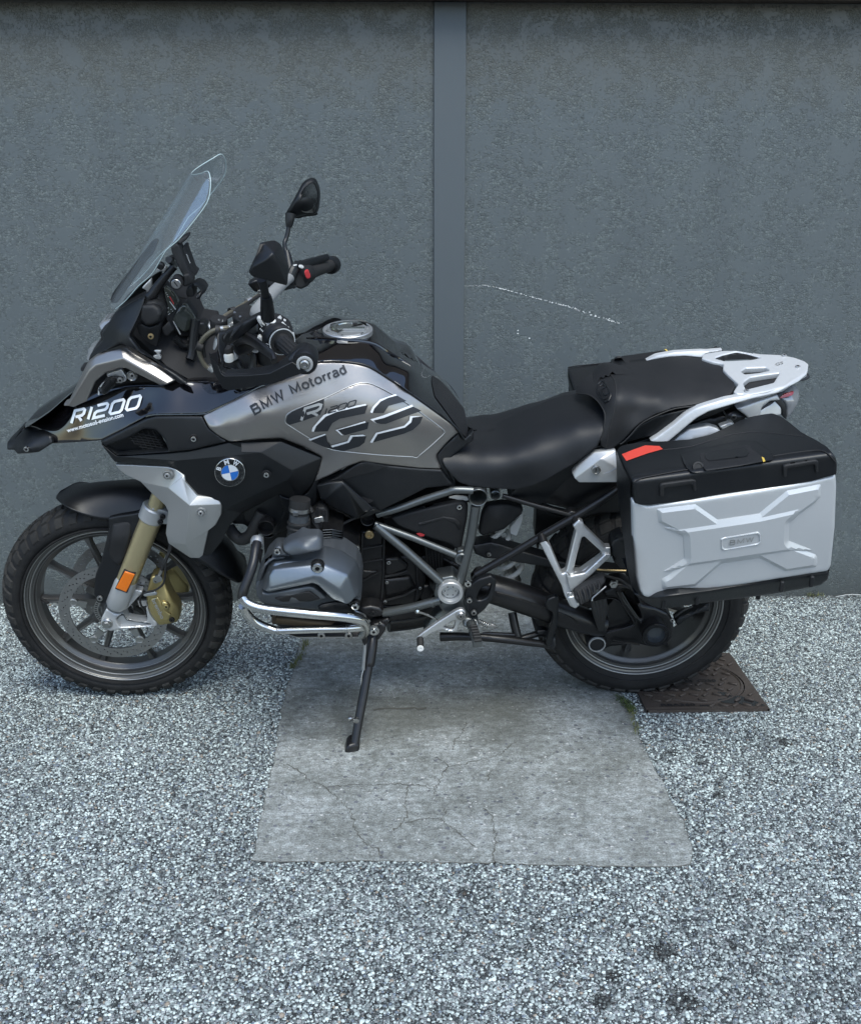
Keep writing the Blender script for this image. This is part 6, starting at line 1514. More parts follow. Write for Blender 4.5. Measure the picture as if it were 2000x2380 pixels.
mk('rail_wire', g_tube(pts3("1370,1508,-372 1440,1530,-368 1490,1555,-360 1500,1590,-350", 'N'), .0022, 6, 2), M['steel'], base)
# radiator hoses and header pipe
mk('coolant_hose', [g_tube(pts3("95,665,-130 130,715,-145 180,745,-155 240,715,-165 280,640,-170 320,560,-165", 'E'), .0165, 16, 4)], M['grip'], B)
mk('header_pipe', [g_tube(pts3("400,1290,-200 520,1300,-180 640,1315,-160 760,1325,-140 900,1335,-100", 'E'), .014, 18, 3)], M['hot'], B)
# engine guard
eg = mk('engine_guard', [g_tube(pts3("1005,1398,-330 1030,1365,-352 1022,1320,-372 980,1295,-388 850,1272,-405 650,1255,-415 450,1236,-418 300,1215,-415 215,1180,-408 182,1140,-402", 'E'), .0122, 20, 4),
    g_tube(pts3("190,1200,-400 215,1255,-390 265,1305,-385 340,1345,-385 412,1370,-388", 'E'), .0115, 18, 4), g_tube(pts3("412,1370,-388 650,1362,-390 890,1357,-380", 'E'), .0100, 18), g_tube(pts3("880,1357,-381 960,1350,-372 1015,1345,-360", 'E'), .0112, 18)], M['chrome'], B, ang=50)
mk('guard_weld', [g_lathe(P3(*zp('E', 428, 1369), -.388), Vector((1, 0, .02)), [(.0108, -.003), (.0112, 0), (.0108, .003)], 20), g_lathe(P3(*zp('E', 892, 1357), -.38), Vector((1, .3, .02)), [(.0108, -.003), (.0116, 0), (.0108, .003)], 20)], M['steel'], eg)
mk('guard_riser', g_tube(pts3("183,1150,-402 195,1090,-394 235,985,-372 262,900,-350 275,820,-325 285,770,-305", 'E'), [.0122] * 6, 18, 4), M['blackmetal'], eg)
mk('guard_clamp', [g_lathe(P3(*zp('E', 283, 775), -.30), (P3(*zp('E', 283, 775), -.30) - P3(*zp('E', 262, 900), -.35)), [(.0135, -.006), (.0165, -.004), (.0170, .008), (.0150, .016), (.0001, .018)], 22)], M['alu'], eg)
ring('oil_pipe_end', 'E', 345, 670, -.20, .022, .03, eg)
mk('guard_bracket', [g_skin('E', "1000,1370 1035,1400 1040,1450 1020,1480 1000,1440", "1000,1370,-310 1035,1400,-310 1020,1480,-315", depth=.01, rnd=2, step=7), g_skin('E', "300,820 325,830 310,920 300,900", "300,820,-290 325,830,-285 300,900,-300", depth=.01, rnd=1, step=7)], M['blackmetal'], eg)
# belly plate
bp_ = mk('belly_plate', [g_skin('E', "500,1392 560,1380 900,1372 1015,1380 1015,1417 570,1418", "500,1392,-180 1015,1380,-180 1015,1417,-190 570,1418,-190", depth=.22, rnd=2, step=16), (*g_skin('E', "500,1396 560,1413 1015,1411 1018,1417 570,1420 505,1402", "500,1396,-192 1015,1411,-192 570,1420,-194", depth=.01, rnd=0, step=16), 1)], [M['engine'], M['steel']], B)
for x in (725, 912): bolt(bp_, P3(*zp('E', x, 1402), -.195), .011, M['steel'], h=.004)
mk('sump', g_skin('E', "960,1200 1130,1200 1400,1190 1500,1180 1540,1250 1430,1260 1380,1285 1200,1310 1100,1300 1000,1290", "960,1200,-120 1500,1180,-100 1200,1310,-120", depth=.16, rnd=5, step=14), M['engine'], B)

# ---------------- frame
fr = mk('frame', [g_tube(pts3("1105,575,-150 1250,535,-158 1420,475,-162 1580,425,-165 1640,408,-168 1760,412,-168", 'E'), .0098, 16, 3),
    g_tube(pts3("G:455,372,-170 G:440,480,-172 G:420,600,-175 G:385,740,-180 G:345,900,-185", 'G'), .0125, 18, 3),
    g_tube(pts3("1090,640,-155 1350,735,-168 1640,852,-178", 'E'), .0092, 16), g_tube(pts3("1095,650,-158 1300,820,-172 1545,1040,-188", 'E'), .0122, 18),
    g_tube(pts3("1145,1250,-170 1350,1210,-180 1540,1160,-190", 'E'), .0125, 18),
    g_tube(pts3("1480,1180,-187 1495,1177,-188", 'E'), .0138, 18)], M['frame'], B, ang=50)
rg = P3(*zp('G', 472, 308), -.172)
mk('frame_boss', [g_lathe(rg, LAT, [(.0215, -.10), (.0245, -.10), (.0250, .004), (.0238, .006), (.0222, .005), (.0222, -.08), (.0001, -.08)], 40), g_lathe(P3(*zp('G', 590, 297), -.155), LAT, [(.0135, -.05), (.0135, .0), (.0112, .002), (.0105, 0), (.0105, -.03), (.0001, -.03)], 28)], [M['frame']], fr, ang=30)
mk('frame_hub', [g_lathe(P3(*zp('G', 358, 730), -.182), LAT, [(.0185, -.03), (.0180, .004), (.0160, .006), (.0120, .006), (.0115, -.01), (.0001, -.012)], 32), g_skin('G', "330,680 370,670 400,690 402,730 385,760 350,775 320,740", "330,680,-176 402,730,-180 350,775,-182", depth=.02, rnd=4, step=7)], M['frame'], fr, ang=30)
pv = P3(*zp('G', 283, 965), -.208)
pvo = mk('pivot_collar', [g_lathe(pv, LAT, [(.030, -.03), (.0345, -.012), (.0345, .002), (.0325, .005), (.0255, .005), (.0240, .002), (.0238, -.012), (.0225, -.014), (.0001, -.014)], 48)], M['alupaint'], fr, ang=30)
mk('pivot_plug', [g_lathe(pv - LAT * .013, LAT, [(.0225, 0), (.0215, .003), (.008, .003), (.0075, .007), (.0001, .007)], 36)] + [(*g_lathe(pv - LAT * .010 + Vector((cos(a) * .0145, 0, sin(a) * .0145)), LAT, [(.0016, 0), (.0016, .0008), (.0001, .0008)], 8), 1) for a in np.linspace(0, 2 * pi, 6, endpoint=False)], [M['alu'], M['dark']], pvo)
mk('pivot_casting', [g_skin('G', "190,870 300,850 350,890 400,950 380,1040 420,1130 380,1160 300,1120 230,1090 190,1040 170,980", "190,870,-190 400,950,-192 300,1120,-196 190,1040,-190", depth=.05, rnd=5, step=10)], M['frame'], fr)
# side covers
sc = mk('side_cover', g_skin('E', "1200,602 1340,560 1500,522 1660,488 1700,488 1727,512 1722,600 1690,760 1682,808 1645,816 1600,780 1480,745 1285,672 1240,650", "1200,602,-148 1700,488,-150 1727,512,-150 1682,808,-156 1285,672,-155 1450,640,-162 1600,600,-164 1660,700,-158", depth=.012, rnd=5, step=8), M['plastic2'], B)
mk('cover_crease', g_skin('E', "1380,640 1560,590 1640,605 1680,640 1665,690 1640,640 1560,620 1400,655", "1380,640,-163 1560,590,-166 1680,640,-164 1665,690,-162 1400,655,-163", depth=.004, rnd=3, step=8), M['plastic2'], sc)
bolt(sc, P3(*zp('E', 1667, 522), -.156), .0075, M['chrome'], h=.006)
mk('cover_mark', g_decal('E', "1372,706 1395,700 1430,712 1425,724 1400,726", S("1200,602,-152 1682,808,-159 1285,672,-160 1450,640,-167 1600,600,-166", 'E'), .003, 7), M['red'], sc)
mk('rear_cover', g_skin('G', "500,432 530,372 640,355 700,362 778,388 775,425 715,480 650,535 560,562 505,580 478,560 490,480", "500,432,-120 640,355,-118 778,388,-110 650,535,-118 478,560,-122 600,450,-130", depth=.02, rnd=6, step=8), M['plastic2'], B)
mk('air_box', [g_skin('E', "1100,560 1500,430 1740,430 1760,500 1690,490 1500,515 1190,600 1150,610", "1100,560,-110 1500,430,-115 1760,500,-115 1150,610,-110", depth=.1, rnd=3, step=14), g_skin('G', "265,315 320,300 400,318 405,340 330,335 270,330", "265,315,-135 400,318,-135 270,330,-135", depth=.006, rnd=0, step=12)], M['engine'], B)
mk('heat_shield', g_skin('G', "268,312 320,300 400,306 405,335 340,328", "268,312,-140 400,306,-140 340,328,-140", depth=.004, rnd=0, step=12), M['offwhite'], B)
mk('side_flap', g_skin('G', "690,520 760,430 782,395 775,470 735,580 690,560", "690,520,-60 782,395,-60 690,560,-60", depth=.02, rnd=2, step=10), M['offwhite'], B)
# lower tank cover with perforations
LC = S("690,375,-184 830,330,-182 1000,225,-182 1200,245,-172 1545,270,-150 1640,380,-150 1440,400,-162 1110,560,-176 960,605,-180 760,500,-184 1200,400,-178", 'E')
holes = []
for r in range(4):
    for k in range(10):
        x = 842 + k * 29 + r * 8; y = 318 - k * 9.5 - r * 22 + (0 if k < 9 else 3)
        if inpoly([(x, y)], [(800,340),(850,318),(985,238),(1040,230),(1170,245),(1130,258),(1070,282),(880,330)])[0]:
            hx, hy = zp('E', x, y); holes.append([(hx + 2.1 * cos(a), hy + 2.1 * sin(a)) for a in np.linspace(0, 2 * pi, 7, endpoint=False)])
lc = mk('lower_tank_cover', g_skin('E', "690,377 790,345 830,322 980,224 1040,214 1200,244 1400,262 1547,270 1602,345 1645,382 1440,400 1300,470 1110,562 1060,590 960,606 860,560 760,502 722,480 705,430", LC, depth=.02, rnd=5, step=8), M['plastic'], B, mir=True)
mk('perforated_panel', g_skin('E', "785,345 840,320 985,232 1040,222 1185,245 1140,262 1080,285 880,335", LC, depth=.003, rnd=1, step=8, holes=[]), M['plastic2'], lc)
_q = [o for o in lc.children][-1]; _q.location = (0, -.0015, 0)
mk('perforation', [g_decal('E', h, LC, .0045, 6) for h in holes], M['dark'], lc); [o for o in lc.children][-1]['kind'] = 'stuff'
mk('cover_wing', g_facet('E', "a=690,380,-192 b=780,358,-196 c=870,348,-198 d=1075,540,-196 e=1115,553,-182 f=960,606,-186 g=760,502,-190 h=722,480,-188 i=745,478,-200 j=880,372,-204 k=1020,560,-202", "abih aih bcji cdkj dekf ijkfg".replace('aih ', ''), depth=.012), M['plastic'], lc, bev=.004, ang=60)
mk('wing_slot', g_skin('E', "920,400 1000,455 1100,452 1060,500 990,490", "920,400,-182 1100,452,-178 990,490,-182", depth=.002, rnd=0, step=8), M['dark'], lc)
mk('intake_duct', [g_skin('E', "470,600 560,480 650,400 690,385 730,490 780,510 960,610 900,600 760,540 700,530 640,570 640,480 530,560", "470,600,-150 690,385,-150 960,610,-140 640,570,-150", depth=.06, rnd=3, step=12)], M['engine'], B)

# ---------------- subframe
sf_ = mk('subframe', [g_tube(pts3("455,840,-175 700,700,-170 930,560,-165 1130,445,-160 1300,340,-155 1425,255,-150", 'G'), .0105, 16, 2), g_tube(pts3("640,300,-150 820,355,-152 1100,432,-156", 'G'), .0068, 14),
    g_tube(pts3("G:1130,452,-160 G:1150,490,-180", 'G'), .012, 14), g_tube(pts3("G:905,575,-168 G:920,625,-190", 'G'), .012, 14)], M['blackmetal'], B, ang=50)
mk('subframe_gusset', [g_skin('G', "1060,430 1110,405 1170,420 1190,440 1150,480 1100,490", "1060,430,-160 1170,420,-160 1100,490,-162", depth=.02, rnd=5, step=8), g_skin('G', "420,870 460,820 500,810 480,860 440,900", "420,870,-180 500,810,-175 440,900,-182", depth=.02, rnd=4, step=7)], M['blackmetal'], sf_)
mk('under_seat_panel', [g_skin('G', "700,280 900,230 1110,150 1160,190 1420,200 1425,250 1300,330 1150,390 1090,395 900,345", "700,280,-120 1110,150,-130 1420,200,-130 1150,390,-120", depth=.06, rnd=3, step=14)], M['engine'], B)
# shock
def helix(c0, c1, R, r, turns, seg=14):
    c0 = Vector(c0); c1 = Vector(c1); d = (c1 - c0); L = d.length; d.normalize(); u = d.orthogonal().normalized(); v = d.cross(u); P = []
    n = int(turns * seg)
    for i in range(n + 1):
        a = 2 * pi * i / seg; P.append(c0 + d * (L * i / n) + u * (cos(a) * R) + v * (sin(a) * R))
    return g_tube(P, r, 10)
s0_ = P3(*zp('G', 555, 480), -.02); s1_ = P3(*zp('G', 720, 850), -.02)
sh = mk('shock_spring', helix(s0_, s1_, .034, .0072, 5.5), M['spring'], B)
mk('shock_body', g_tube([s0_ - (s1_ - s0_) * .1, s1_ + (s1_ - s0_) * .1], .014, 18), M['steel'], sh)
mk('rear_hugger', [g_skin('G', "432,640 560,618 620,632 700,660 960,735 1200,790 1500,822 1500,835 1200,815 960,795 600,735 520,730 450,700", "432,640,-90 560,618,-85 960,735,-95 1500,822,-110 960,795,-100 450,700,-95", depth=.04, rnd=4, step=12)], M['plastic'], B)
bolt([o for o in B.children if o.name.startswith('rear_hugger')][0], P3(*zp('G', 545, 700), -.100), .0065, M['steel'])
# rear inner mudguard and carrier parts in the dark between tyre and case
mk('rear_mudguard', [g_skin('G', "1090,395 1300,300 1430,240 1470,300 1480,420 1300,420 1180,460", "1090,395,-80 1430,240,-90 1480,420,-60 1180,460,-70", depth=.16, rnd=4, step=14), g_skin('G', "870,380 1000,430 1090,450 1000,520 900,560 880,700 860,560", "870,380,40 1090,450,40 880,700,60", depth=.05, rnd=3, step=14)], M['plastic'], B)
mk('case_carrier', [g_skin('H', "430,1310 440,1280 500,1250 510,1300 520,1440 480,1440 440,1400 455,1380 430,1360", "430,1310,-200 500,1250,-210 520,1440,-215 440,1400,-200", depth=.05, rnd=4, step=9), g_tube(pts3("G:1395,610,-150 G:1440,590,-190 G:1500,585,-220", 'G'), .012, 12), g_tube(pts3("G:1400,670,-150 G:1500,660,-220", 'G'), .008, 12)], M['plastic'], B)

# ---------------- swing arm and final drive
sa = mk('swing_arm', [g_tube(pts3("450,905,-120 560,935,-125 720,985,-128 900,1050,-128 1080,1115,-125 1230,1165,-122 1330,1185,-118", 'G'), [.036, .041, .0425, .041, .039, .036, .032], 28, 4)], M['blackmetal'], B, ang=60)
mk('arm_seam', [g_tube(pts3("595,960,-171 760,1005,-172 950,1070,-170 1060,1110,-168 1130,1150,-163 1190,1210,-155 1230,1250,-148", 'G'), .0025, 6, 3)], M['blackmetal'], sa)
mk('shaft_boot', [g_tube(pts3(f"Q:{550+i*38},{425-i*8},-{158-i} Q:{590+i*26},{560},-{166-i} Q:{630+i*8},725,-158", 'Q'), [.008, .009, .005], 10, 3) for i in range(4)] + [g_skin('Q', "520,440 600,425 700,400 730,520 690,640 655,735 640,740 590,640", "520,440,-150 700,400,-145 655,735,-150", depth=.03, rnd=5, step=9)], M['grip'], sa)
fdv = mk('final_drive', [g_skin('Q', "500,800 560,750 650,752 760,728 930,700 988,652 965,600 870,470 800,405 690,395 660,420 680,330 760,290 800,250 870,262 960,300 1030,390 1060,470 1200,500 1330,560 1390,650 1380,800 1310,890 1150,905 1040,880 900,888 740,905 650,950 560,950 500,900 485,850", "500,800,-128 800,250,-120 1030,390,-128 1390,650,-120 1310,890,-130 900,888,-132 560,950,-130 980,650,-140", depth=.06, rnd=7, step=9, holes=["850,330 880,312 930,315 985,350 1040,430 1050,460 1010,470 1050,560 1060,620 1020,600 900,440"])], M['blackmetal'], B, ang=60)
mk('gusset_fill', g_skin('Q', "640,560 780,400 870,480 965,640 930,690 700,720 640,730", "640,560,-120 870,480,-120 930,690,-122", depth=.04, rnd=2, step=12), M['blackmetal'], fdv)
mk('casting_rib', [g_tube(pts3(s, 'Q'), r, 8, 3) for s, r in (("805,335,-136 880,480,-142 985,648,-146 930,695,-146 780,738,-144 650,772,-142", .0030), ("850,335,-134 930,470,-142 1058,655,-148", .0026), ("680,398,-130 790,408,-134 870,480,-140", .0022), ("745,858,-142 900,862,-144 1040,875,-146", .0022), ("770,828,-141 880,850,-143 1030,866,-145", .0020))], M['blackmetal'], fdv)
hc = P3(*zp('Q', 1205, 775), -.172)
mk('hub_housing', [g_lathe(hc, LAT, [(.034, -.11), (.035, -.06), (.0365, -.03), (.0375, -.012), (.0385, -.006), (.0390, .001), (.0370, .005), (.0340, .005), (.0330, .002)], 48)], M['blackmetal'], fdv, ang=40)
nt_ = []
mk('hub_ring', [g_lathe(hc, LAT, [(.0330, .0), (.0330, .003), (.0260, .003), (.0250, .001)], 48)] + [g_box(hc + Vector((cos(a) * .0295, -.0035, sin(a) * .0295)), (.005, .003, .005), Matrix.Rotation(-a, 3, 'Y')) for a in np.linspace(0, 2 * pi, 8, endpoint=False)], M['plastic2'], fdv)
mk('hub_cap', [g_lathe(hc, LAT, [(.0250, .002), (.0245, -.010), (.0200, -.016), (.0001, -.018)], 40)], M['engdark'], fdv)
bc = P3(*zp('Q', 603, 872), -.142)
mk('bearing_ring', [g_lathe(bc, LAT, [(.0235, -.02), (.0245, .002), (.0235, .004), (.0212, .004), (.0208, .001)], 44)], M['alupaint'], fdv)
mk('bearing_cap', [g_lathe(bc, LAT, [(.0208, .001), (.017, .002), (.0165, .0005), (.0001, .0005)], 40)], M['plastic2'], fdv)
mk('bearing_seat', [g_lathe(bc, LAT, [(.0290, -.03), (.0290, -.004), (.0270, -.001), (.0245, -.001)], 40)], M['blackmetal'], fdv)
mk('torque_nut', [g_lathe(P3(*zp('Q', 772, 255), -.135), LAT, [(.0125, -.006), (.0125, .003), (.0105, .005), (.0065, .005), (.006, .009), (.0001, .009)], 6), g_skin('Q', "760,210 805,205 818,225 815,255 790,250", "760,210,-128 818,225,-128 790,250,-128", depth=.01, rnd=1, step=8)], M['steel'], fdv)
bolt(fdv, P3(*zp('Q', 1370, 620), -.150), .0065, M['steel'])
mk('brake_line', [g_tube(pts3("590,120,-140 700,135,-140 820,128,-142 930,125,-150", 'Q'), .003, 8, 3), g_tube(pts3("650,150,-130 760,190,-132 850,215,-135 960,300,-140", 'Q'), .004, 8, 3), g_tube(pts3("1400,590,-120 1480,530,-120 1580,480,-110", 'Q'), .0035, 8, 2)], M['grip'], fdv)
mk('brake_strip', [g_tube(pts3("600,105,-142 700,112,-143 930,118,-150", 'Q'), .0025, 6, 2)], M['brass'], fdv)
mk('mudflap_arm', [g_skin('Q', "1400,640 1440,600 1600,540 1764,450 1764,530 1640,560 1560,600 1430,690", "1400,640,-90 1764,450,-90 1430,690,-95", depth=.03, rnd=4, step=10)], M['plastic'], fdv)

# ---------------- foot rests and levers
plate_ = mk('heel_plate', g_skin('G', "378,985 400,930 470,875 560,848 598,878 590,940 575,1005 520,1080 470,1120 430,1132 410,1100 395,1050", "378,985,-205 560,848,-200 598,878,-200 430,1132,-215", depth=.012, rnd=4, step=7, holes=["462,1000 490,935 560,900 556,950 535,995 500,1015 470,1018"]), M['plastic'], B)
for x, y, r, m_ in ((412, 1013, .0078, 'steel'), (443, 1095, .0078, 'steel'), (403, 898, .0095, 'chrome')): bolt(plate_, P3(*zp('G', x, y), -.219 if y > 1050 else -.214), r, M[m_], h=.007)
gl = mk('gear_lever', [g_skin('G', "50,1272 90,1240 200,1165 320,1090 350,1078 375,1082 390,1105 382,1140 345,1175 330,1228 300,1240 220,1218 160,1240 75,1290", "50,1272,-245 350,1078,-225 382,1140,-226 300,1240,-230 75,1290,-246", depth=.010, rnd=3, step=6, holes=["232,1202 290,1160 322,1152 308,1212 290,1222"])], M['alu'], B)
p0 = P3(*zp('G', 76, 1278), -.243)
mk('toe_rubber', [g_lathe(p0, LAT, [(.008, 0), (.0095, .002)] + [q for k in range(5) for q in ((.0095, .004 + k * .008), (.0078, .007 + k * .008), (.0078, .009 + k * .008))] + [(.0095, .044)], 20)], M['grip'], gl)
mk('toe_cap', g_lathe(p0 + LAT * .044, LAT, [(.0090, 0), (.0088, .003), (.0035, .0035), (.003, .001), (.0001, .001)], 20), M['white'], gl)
mk('lever_pivot', [g_lathe(P3(*zp('G', 354, 1122), -.228), LAT, [(.0128, -.005), (.0128, .004), (.0115, .0055), (.0085, .0055), (.008, .003)], 30)], M['steel'], gl); bolt(gl, P3(*zp('G', 354, 1122), -.231), .0078, M['steel'])
mk('shift_rod', [g_tube(pts3("55,1092,-200 90,1102,-202 125,1115,-205 200,1150,-210", 'G'), [.0045, .003, .003, .0025], 8), g_lathe(P3(*zp('G', 58, 1093), -.20), LAT, [(.0001, -.006), (.006, -.003), (.0065, .002), (.0001, .006)], 12)], M['chrome'], gl)
pa = P3(*zp('G', 425, 1175), -.215); pb_ = P3(*zp('G', 470, 1315), -.318)
pg_ = mk('foot_peg', [g_bar(pa.lerp(pb_, .25), pb_, .024, .022, side=(0, 0, 1)), g_tube([pa, pa.lerp(pb_, .35)], [.016, .011], 12)], M['frame'], B, bev=.003)
mk('peg_rubber', [g_bar(pa.lerp(pb_, .32 + k * .13) + Vector((0, 0, .013)), pa.lerp(pb_, .40 + k * .13) + Vector((0, 0, .013)), .020, .012, side=(0, 0, 1)) for k in range(5)] + [g_bar(pa.lerp(pb_, .30) + Vector((0, 0, .009)), pb_ + Vector((0, 0, .009)), .021, .008, side=(0, 0, 1))], M['grip'], pg_, bev=.002)
mk('peg_mount', [g_skin('G', "360,1140 400,1130 460,1145 480,1180 470,1210 410,1215 370,1195", "360,1140,-205 460,1145,-210 410,1215,-225", depth=.03, rnd=5, step=8), g_skin('G', "95,1220 150,1140 240,1060 320,1080 200,1170 120,1240", "95,1220,-170 240,1060,-170 120,1240,-180", depth=.03, rnd=4, step=9)], M['frame'], pg_)
mk('peg_spring', [helix(P3(*zp('G', 478, 1160), -.20), P3(*zp('G', 545, 1190), -.20), .006, .0014, 5, 10), g_tube(pts3("545,1190,-200 600,1195,-195 590,1215,-195 500,1230,-195", 'G'), .002, 6, 2)], M['steel'], pg_)
mk('stand_tab', g_skin('G', "560,1178 600,1190 595,1212 560,1205", "560,1178,-190 600,1190,-190 560,1205,-192", depth=.004, rnd=1, step=7), M['steel'], pg_)
# passenger foot rest bracket
pb2 = mk('passenger_footrest', [g_skin('G', "888,618 905,600 932,602 968,650 1046,835 1074,822 1140,545 1118,505 1160,464 1192,488 1200,520 1342,657 1378,655 1378,718 1240,850 1110,962 1132,1000 1168,1052 1138,1077 1100,1058 1062,985 1042,918", "888,618,-192 932,602,-192 1160,464,-185 1378,655,-205 1378,718,-208 1046,835,-225 1110,962,-240 1168,1052,-262 1100,1058,-258", depth=.020, rnd=4, step=6, holes=["1122,814 1150,700 1182,588 1200,582 1316,690 1312,722 1240,775 1172,824 1130,822"], cr=3)], M['alu'], B)
mk('bracket_edge', [g_skin('G', "1075,825 1100,850 1200,830 1340,700 1378,700 1378,716 1240,850 1105,960 1085,900", "1075,825,-236 1378,700,-216 1105,960,-250 1240,850,-236", depth=.01, rnd=3, step=7)], M['alu'], pb2)
mk('peg_clamp', [g_skin('G', "1080,995 1130,985 1150,1020 1168,1052 1138,1077 1105,1055", "1080,995,-268 1150,1020,-270 1138,1077,-275", depth=.02, rnd=4, step=6), g_lathe(P3(*zp('G', 1102, 978), -.262), LAT, [(.0065, -.004), (.0065, .003), (.0001, .0035)], 16)], M['alu'], pb2)
mk('peg_rubber', [g_skin('G', "1128,945 1180,905 1335,850 1348,890 1310,935 1262,965 1240,1020 1170,1055 1135,1005", "1128,945,-255 1335,850,-250 1262,965,-275 1170,1055,-285 1135,1005,-278", depth=.015, rnd=6, step=8)] +
   [g_tube(pts3(f"{1150+i*34},{950-i*17},-268 {1165+i*34},{985-i*19},-278 {1178+i*30},{1040-i*24},-287", 'G'), .0035, 6, 2) for i in range(5)], M['grip'], pb2)
mk('peg_spring_wire', g_tube(pts3("1250,1020,-275 1252,1000,-272 1345,920,-255", 'G'), .0025, 8), M['steel'], pb2)
# centre stand
cs_ = mk('centre_stand', [g_tube(pts3("215,1265,-150 350,1262,-160 500,1268,-165 700,1288,-160 960,1320,-150", 'G'), [.013, .012, .011, .0115, .011], 14), g_tube(pts3("705,1100,-110 720,1180,-125 742,1270,-140", 'G'), .0125, 14), g_tube(pts3("745,1285,-145 870,1245,-130 980,1235,-120", 'G'), .0095, 12), g_tube(pts3("500,1240,-150 720,1252,-145", 'G'), .0055, 10)], M['blackmetal'], B)
mk('stand_lever', [g_skin('G', "930,1045 950,1010 1000,990 1028,1005 1020,1100 1018,1180 1000,1240 975,1330 945,1345 935,1300 965,1200 985,1130 980,1100 950,1085", "930,1045,-205 1028,1005,-200 1018,1180,-185 945,1345,-175 980,1100,-200", depth=.012, rnd=4, step=7)], M['plastic'], cs_)
mk('stand_foot', [g_skin('G', "925,1305 1000,1260 1008,1330 995,1362 950,1360 925,1340", "925,1305,-140 1000,1260,-138 950,1360,-150", depth=.03, rnd=5, step=8), g_skin('G', "872,1225 930,1220 970,1245 900,1250 880,1245", "872,1225,-150 970,1245,-150 880,1245,-152", depth=.02, rnd=2, step=8)], M['plastic'], cs_)
# side stand
ssd = mk('side_stand', [g_tube(pts3("798,60,-205 790,120,-225 778,225,-255 775,245,-260", 'I'), [.015, .0165, .0150, .0135], 16, 2), g_tube(pts3("774,240,-259 745,400,-305 715,560,-350 690,705,-392", 'I'), [.0115, .0125, .0122, .0115], 16)], M['blackmetal'], B)
mk('stand_foot', [g_skin('I', "628,772 640,730 655,712 700,700 718,712 720,740 705,772 680,780 640,780", "628,772,-418 655,712,-408 720,740,-405 705,772,-415 640,780,-420", depth=.035, rnd=6, step=6)], M['blackmetal'], ssd)
mk('stand_pivot', [g_skin('I', "762,30 800,0 850,-5 875,10 870,45 830,100 795,112 768,85", "762,30,-205 875,10,-200 795,112,-218", depth=.03, rnd=5, step=7), g_skin('E', "1110,1320 1140,1300 1180,1285 1195,1310 1170,1340 1150,1370 1120,1360", "1110,1320,-190 1195,1310,-188 1120,1360,-195", depth=.03, rnd=4, step=7), g_skin('E', "990,1215 1060,1200 1130,1215 1150,1240 1140,1275 1060,1285 1010,1260", "990,1215,-185 1130,1215,-180 1060,1285,-190", depth=.04, rnd=6, step=8)], M['blackmetal'], ssd)
c = P3(*zp('I', 802, 42), -.228)
mk('pivot_washer', g_lathe(c, LAT, [(.0150, -.006), (.0150, .001), (.0128, .002), (.0001, .002)], 28), M['steel'], ssd); bolt(ssd, c + LAT * .002, .0105, M['chrome'], h=.005)
bolt(ssd, P3(*zp('E', 1078, 1252), -.205), .009, M['blackmetal']); bolt(ssd, P3(*zp('E', 1125, 1315), -.20), .0045, M['steel']); bolt(ssd, P3(*zp('E', 1048, 1303), -.21), .0055, M['steel'])
mk('stand_spring', helix(P3(*zp('I', 752, 95), -.24), P3(*zp('I', 740, 270), -.275), .0045, .0014, 26, 8), M['steel'], ssd)
mk('spring_hook', g_tube(pts3("740,270,-275 730,310,-285 728,360,-295", 'I'), .0016, 6), M['steel'], ssd)
mk('stand_knob', [g_tube(pts3("700,567,-350 672,558,-352", 'I'), .004, 8), g_lathe(P3(*zp('I', 664, 556), -.352), (1, 0, 0), [(.0001, -.0068), (.005, -.0046), (.0070, 0), (.005, .0046), (.0001, .0068)], 14), g_lathe(P3(*zp('I', 700, 565), -.362), LAT, [(.008, -.004), (.008, .004), (.0001, .005)], 14)], M['steel'], ssd)
# far side exhaust silencer, its end shows nothing here, the header collector does
mk('collector', g_tube(pts3("1180,1310,-40 1350,1290,-20 1500,1250,0 1700,1180,40", 'E'), .030, 18, 3), M['engine'], B)
# ================================================================= TAIL
br = mk('tail_bracket', g_facet('H', "a=198,880,-160 b=225,845,-158 c=325,760,-160 d=455,745,-162 e=365,797,-180 f=462,848,-186 g=462,937,-184 h=240,938,-176 i=214,914,-174", "abei bcde def iefgh", depth=.02), M['alupaint'], B, bev=.003, ang=60)
mk('seat_lock', [g_lathe(P3(*zp('H', 338, 863), -.186), LAT, [(.0115, -.006), (.0115, .003), (.0100, .004), (.0085, .004), (.008, .0025), (.0001, .0025)], 28), (*g_box(P3(*zp('H', 338, 863), -.190), (.0022, .0012, .010)), 1)], [M['steel'], M['dark']], br)
mk('bracket_seam', g_tube(pts3("385,885,-190 420,875,-190 460,850,-191", 'H'), .0012, 6), M['steel'], br)
bolt(br, P3(*zp('H', 488, 748), -.165), .0075, M['steel'])
mk('tail_trim', [g_skin('H', "770,712 820,660 880,622 1000,600 1055,618 1075,645 900,690", "770,712,-130 880,622,-120 1000,600,-115 1075,645,-125 900,690,-135", depth=.02, rnd=4, step=8), g_skin('H', "1060,608 1130,582 1155,600 1085,632", "1060,608,-118 1130,582,-112 1085,632,-120", depth=.02, rnd=3, step=8),
    g_skin('H', "1160,505 1280,460 1400,420 1420,455 1360,460 1310,500 1300,560 1240,572 1215,545", "1160,505,-115 1400,420,-90 1240,572,-118 1300,500,-110", depth=.04, rnd=4, step=8), g_skin('H', "1285,520 1370,470 1382,450 1425,500 1425,542 1290,562", "1285,520,-95 1382,450,-75 1425,542,-85 1290,562,-100", depth=.04, rnd=4, step=8)], M['alupaint'], B)
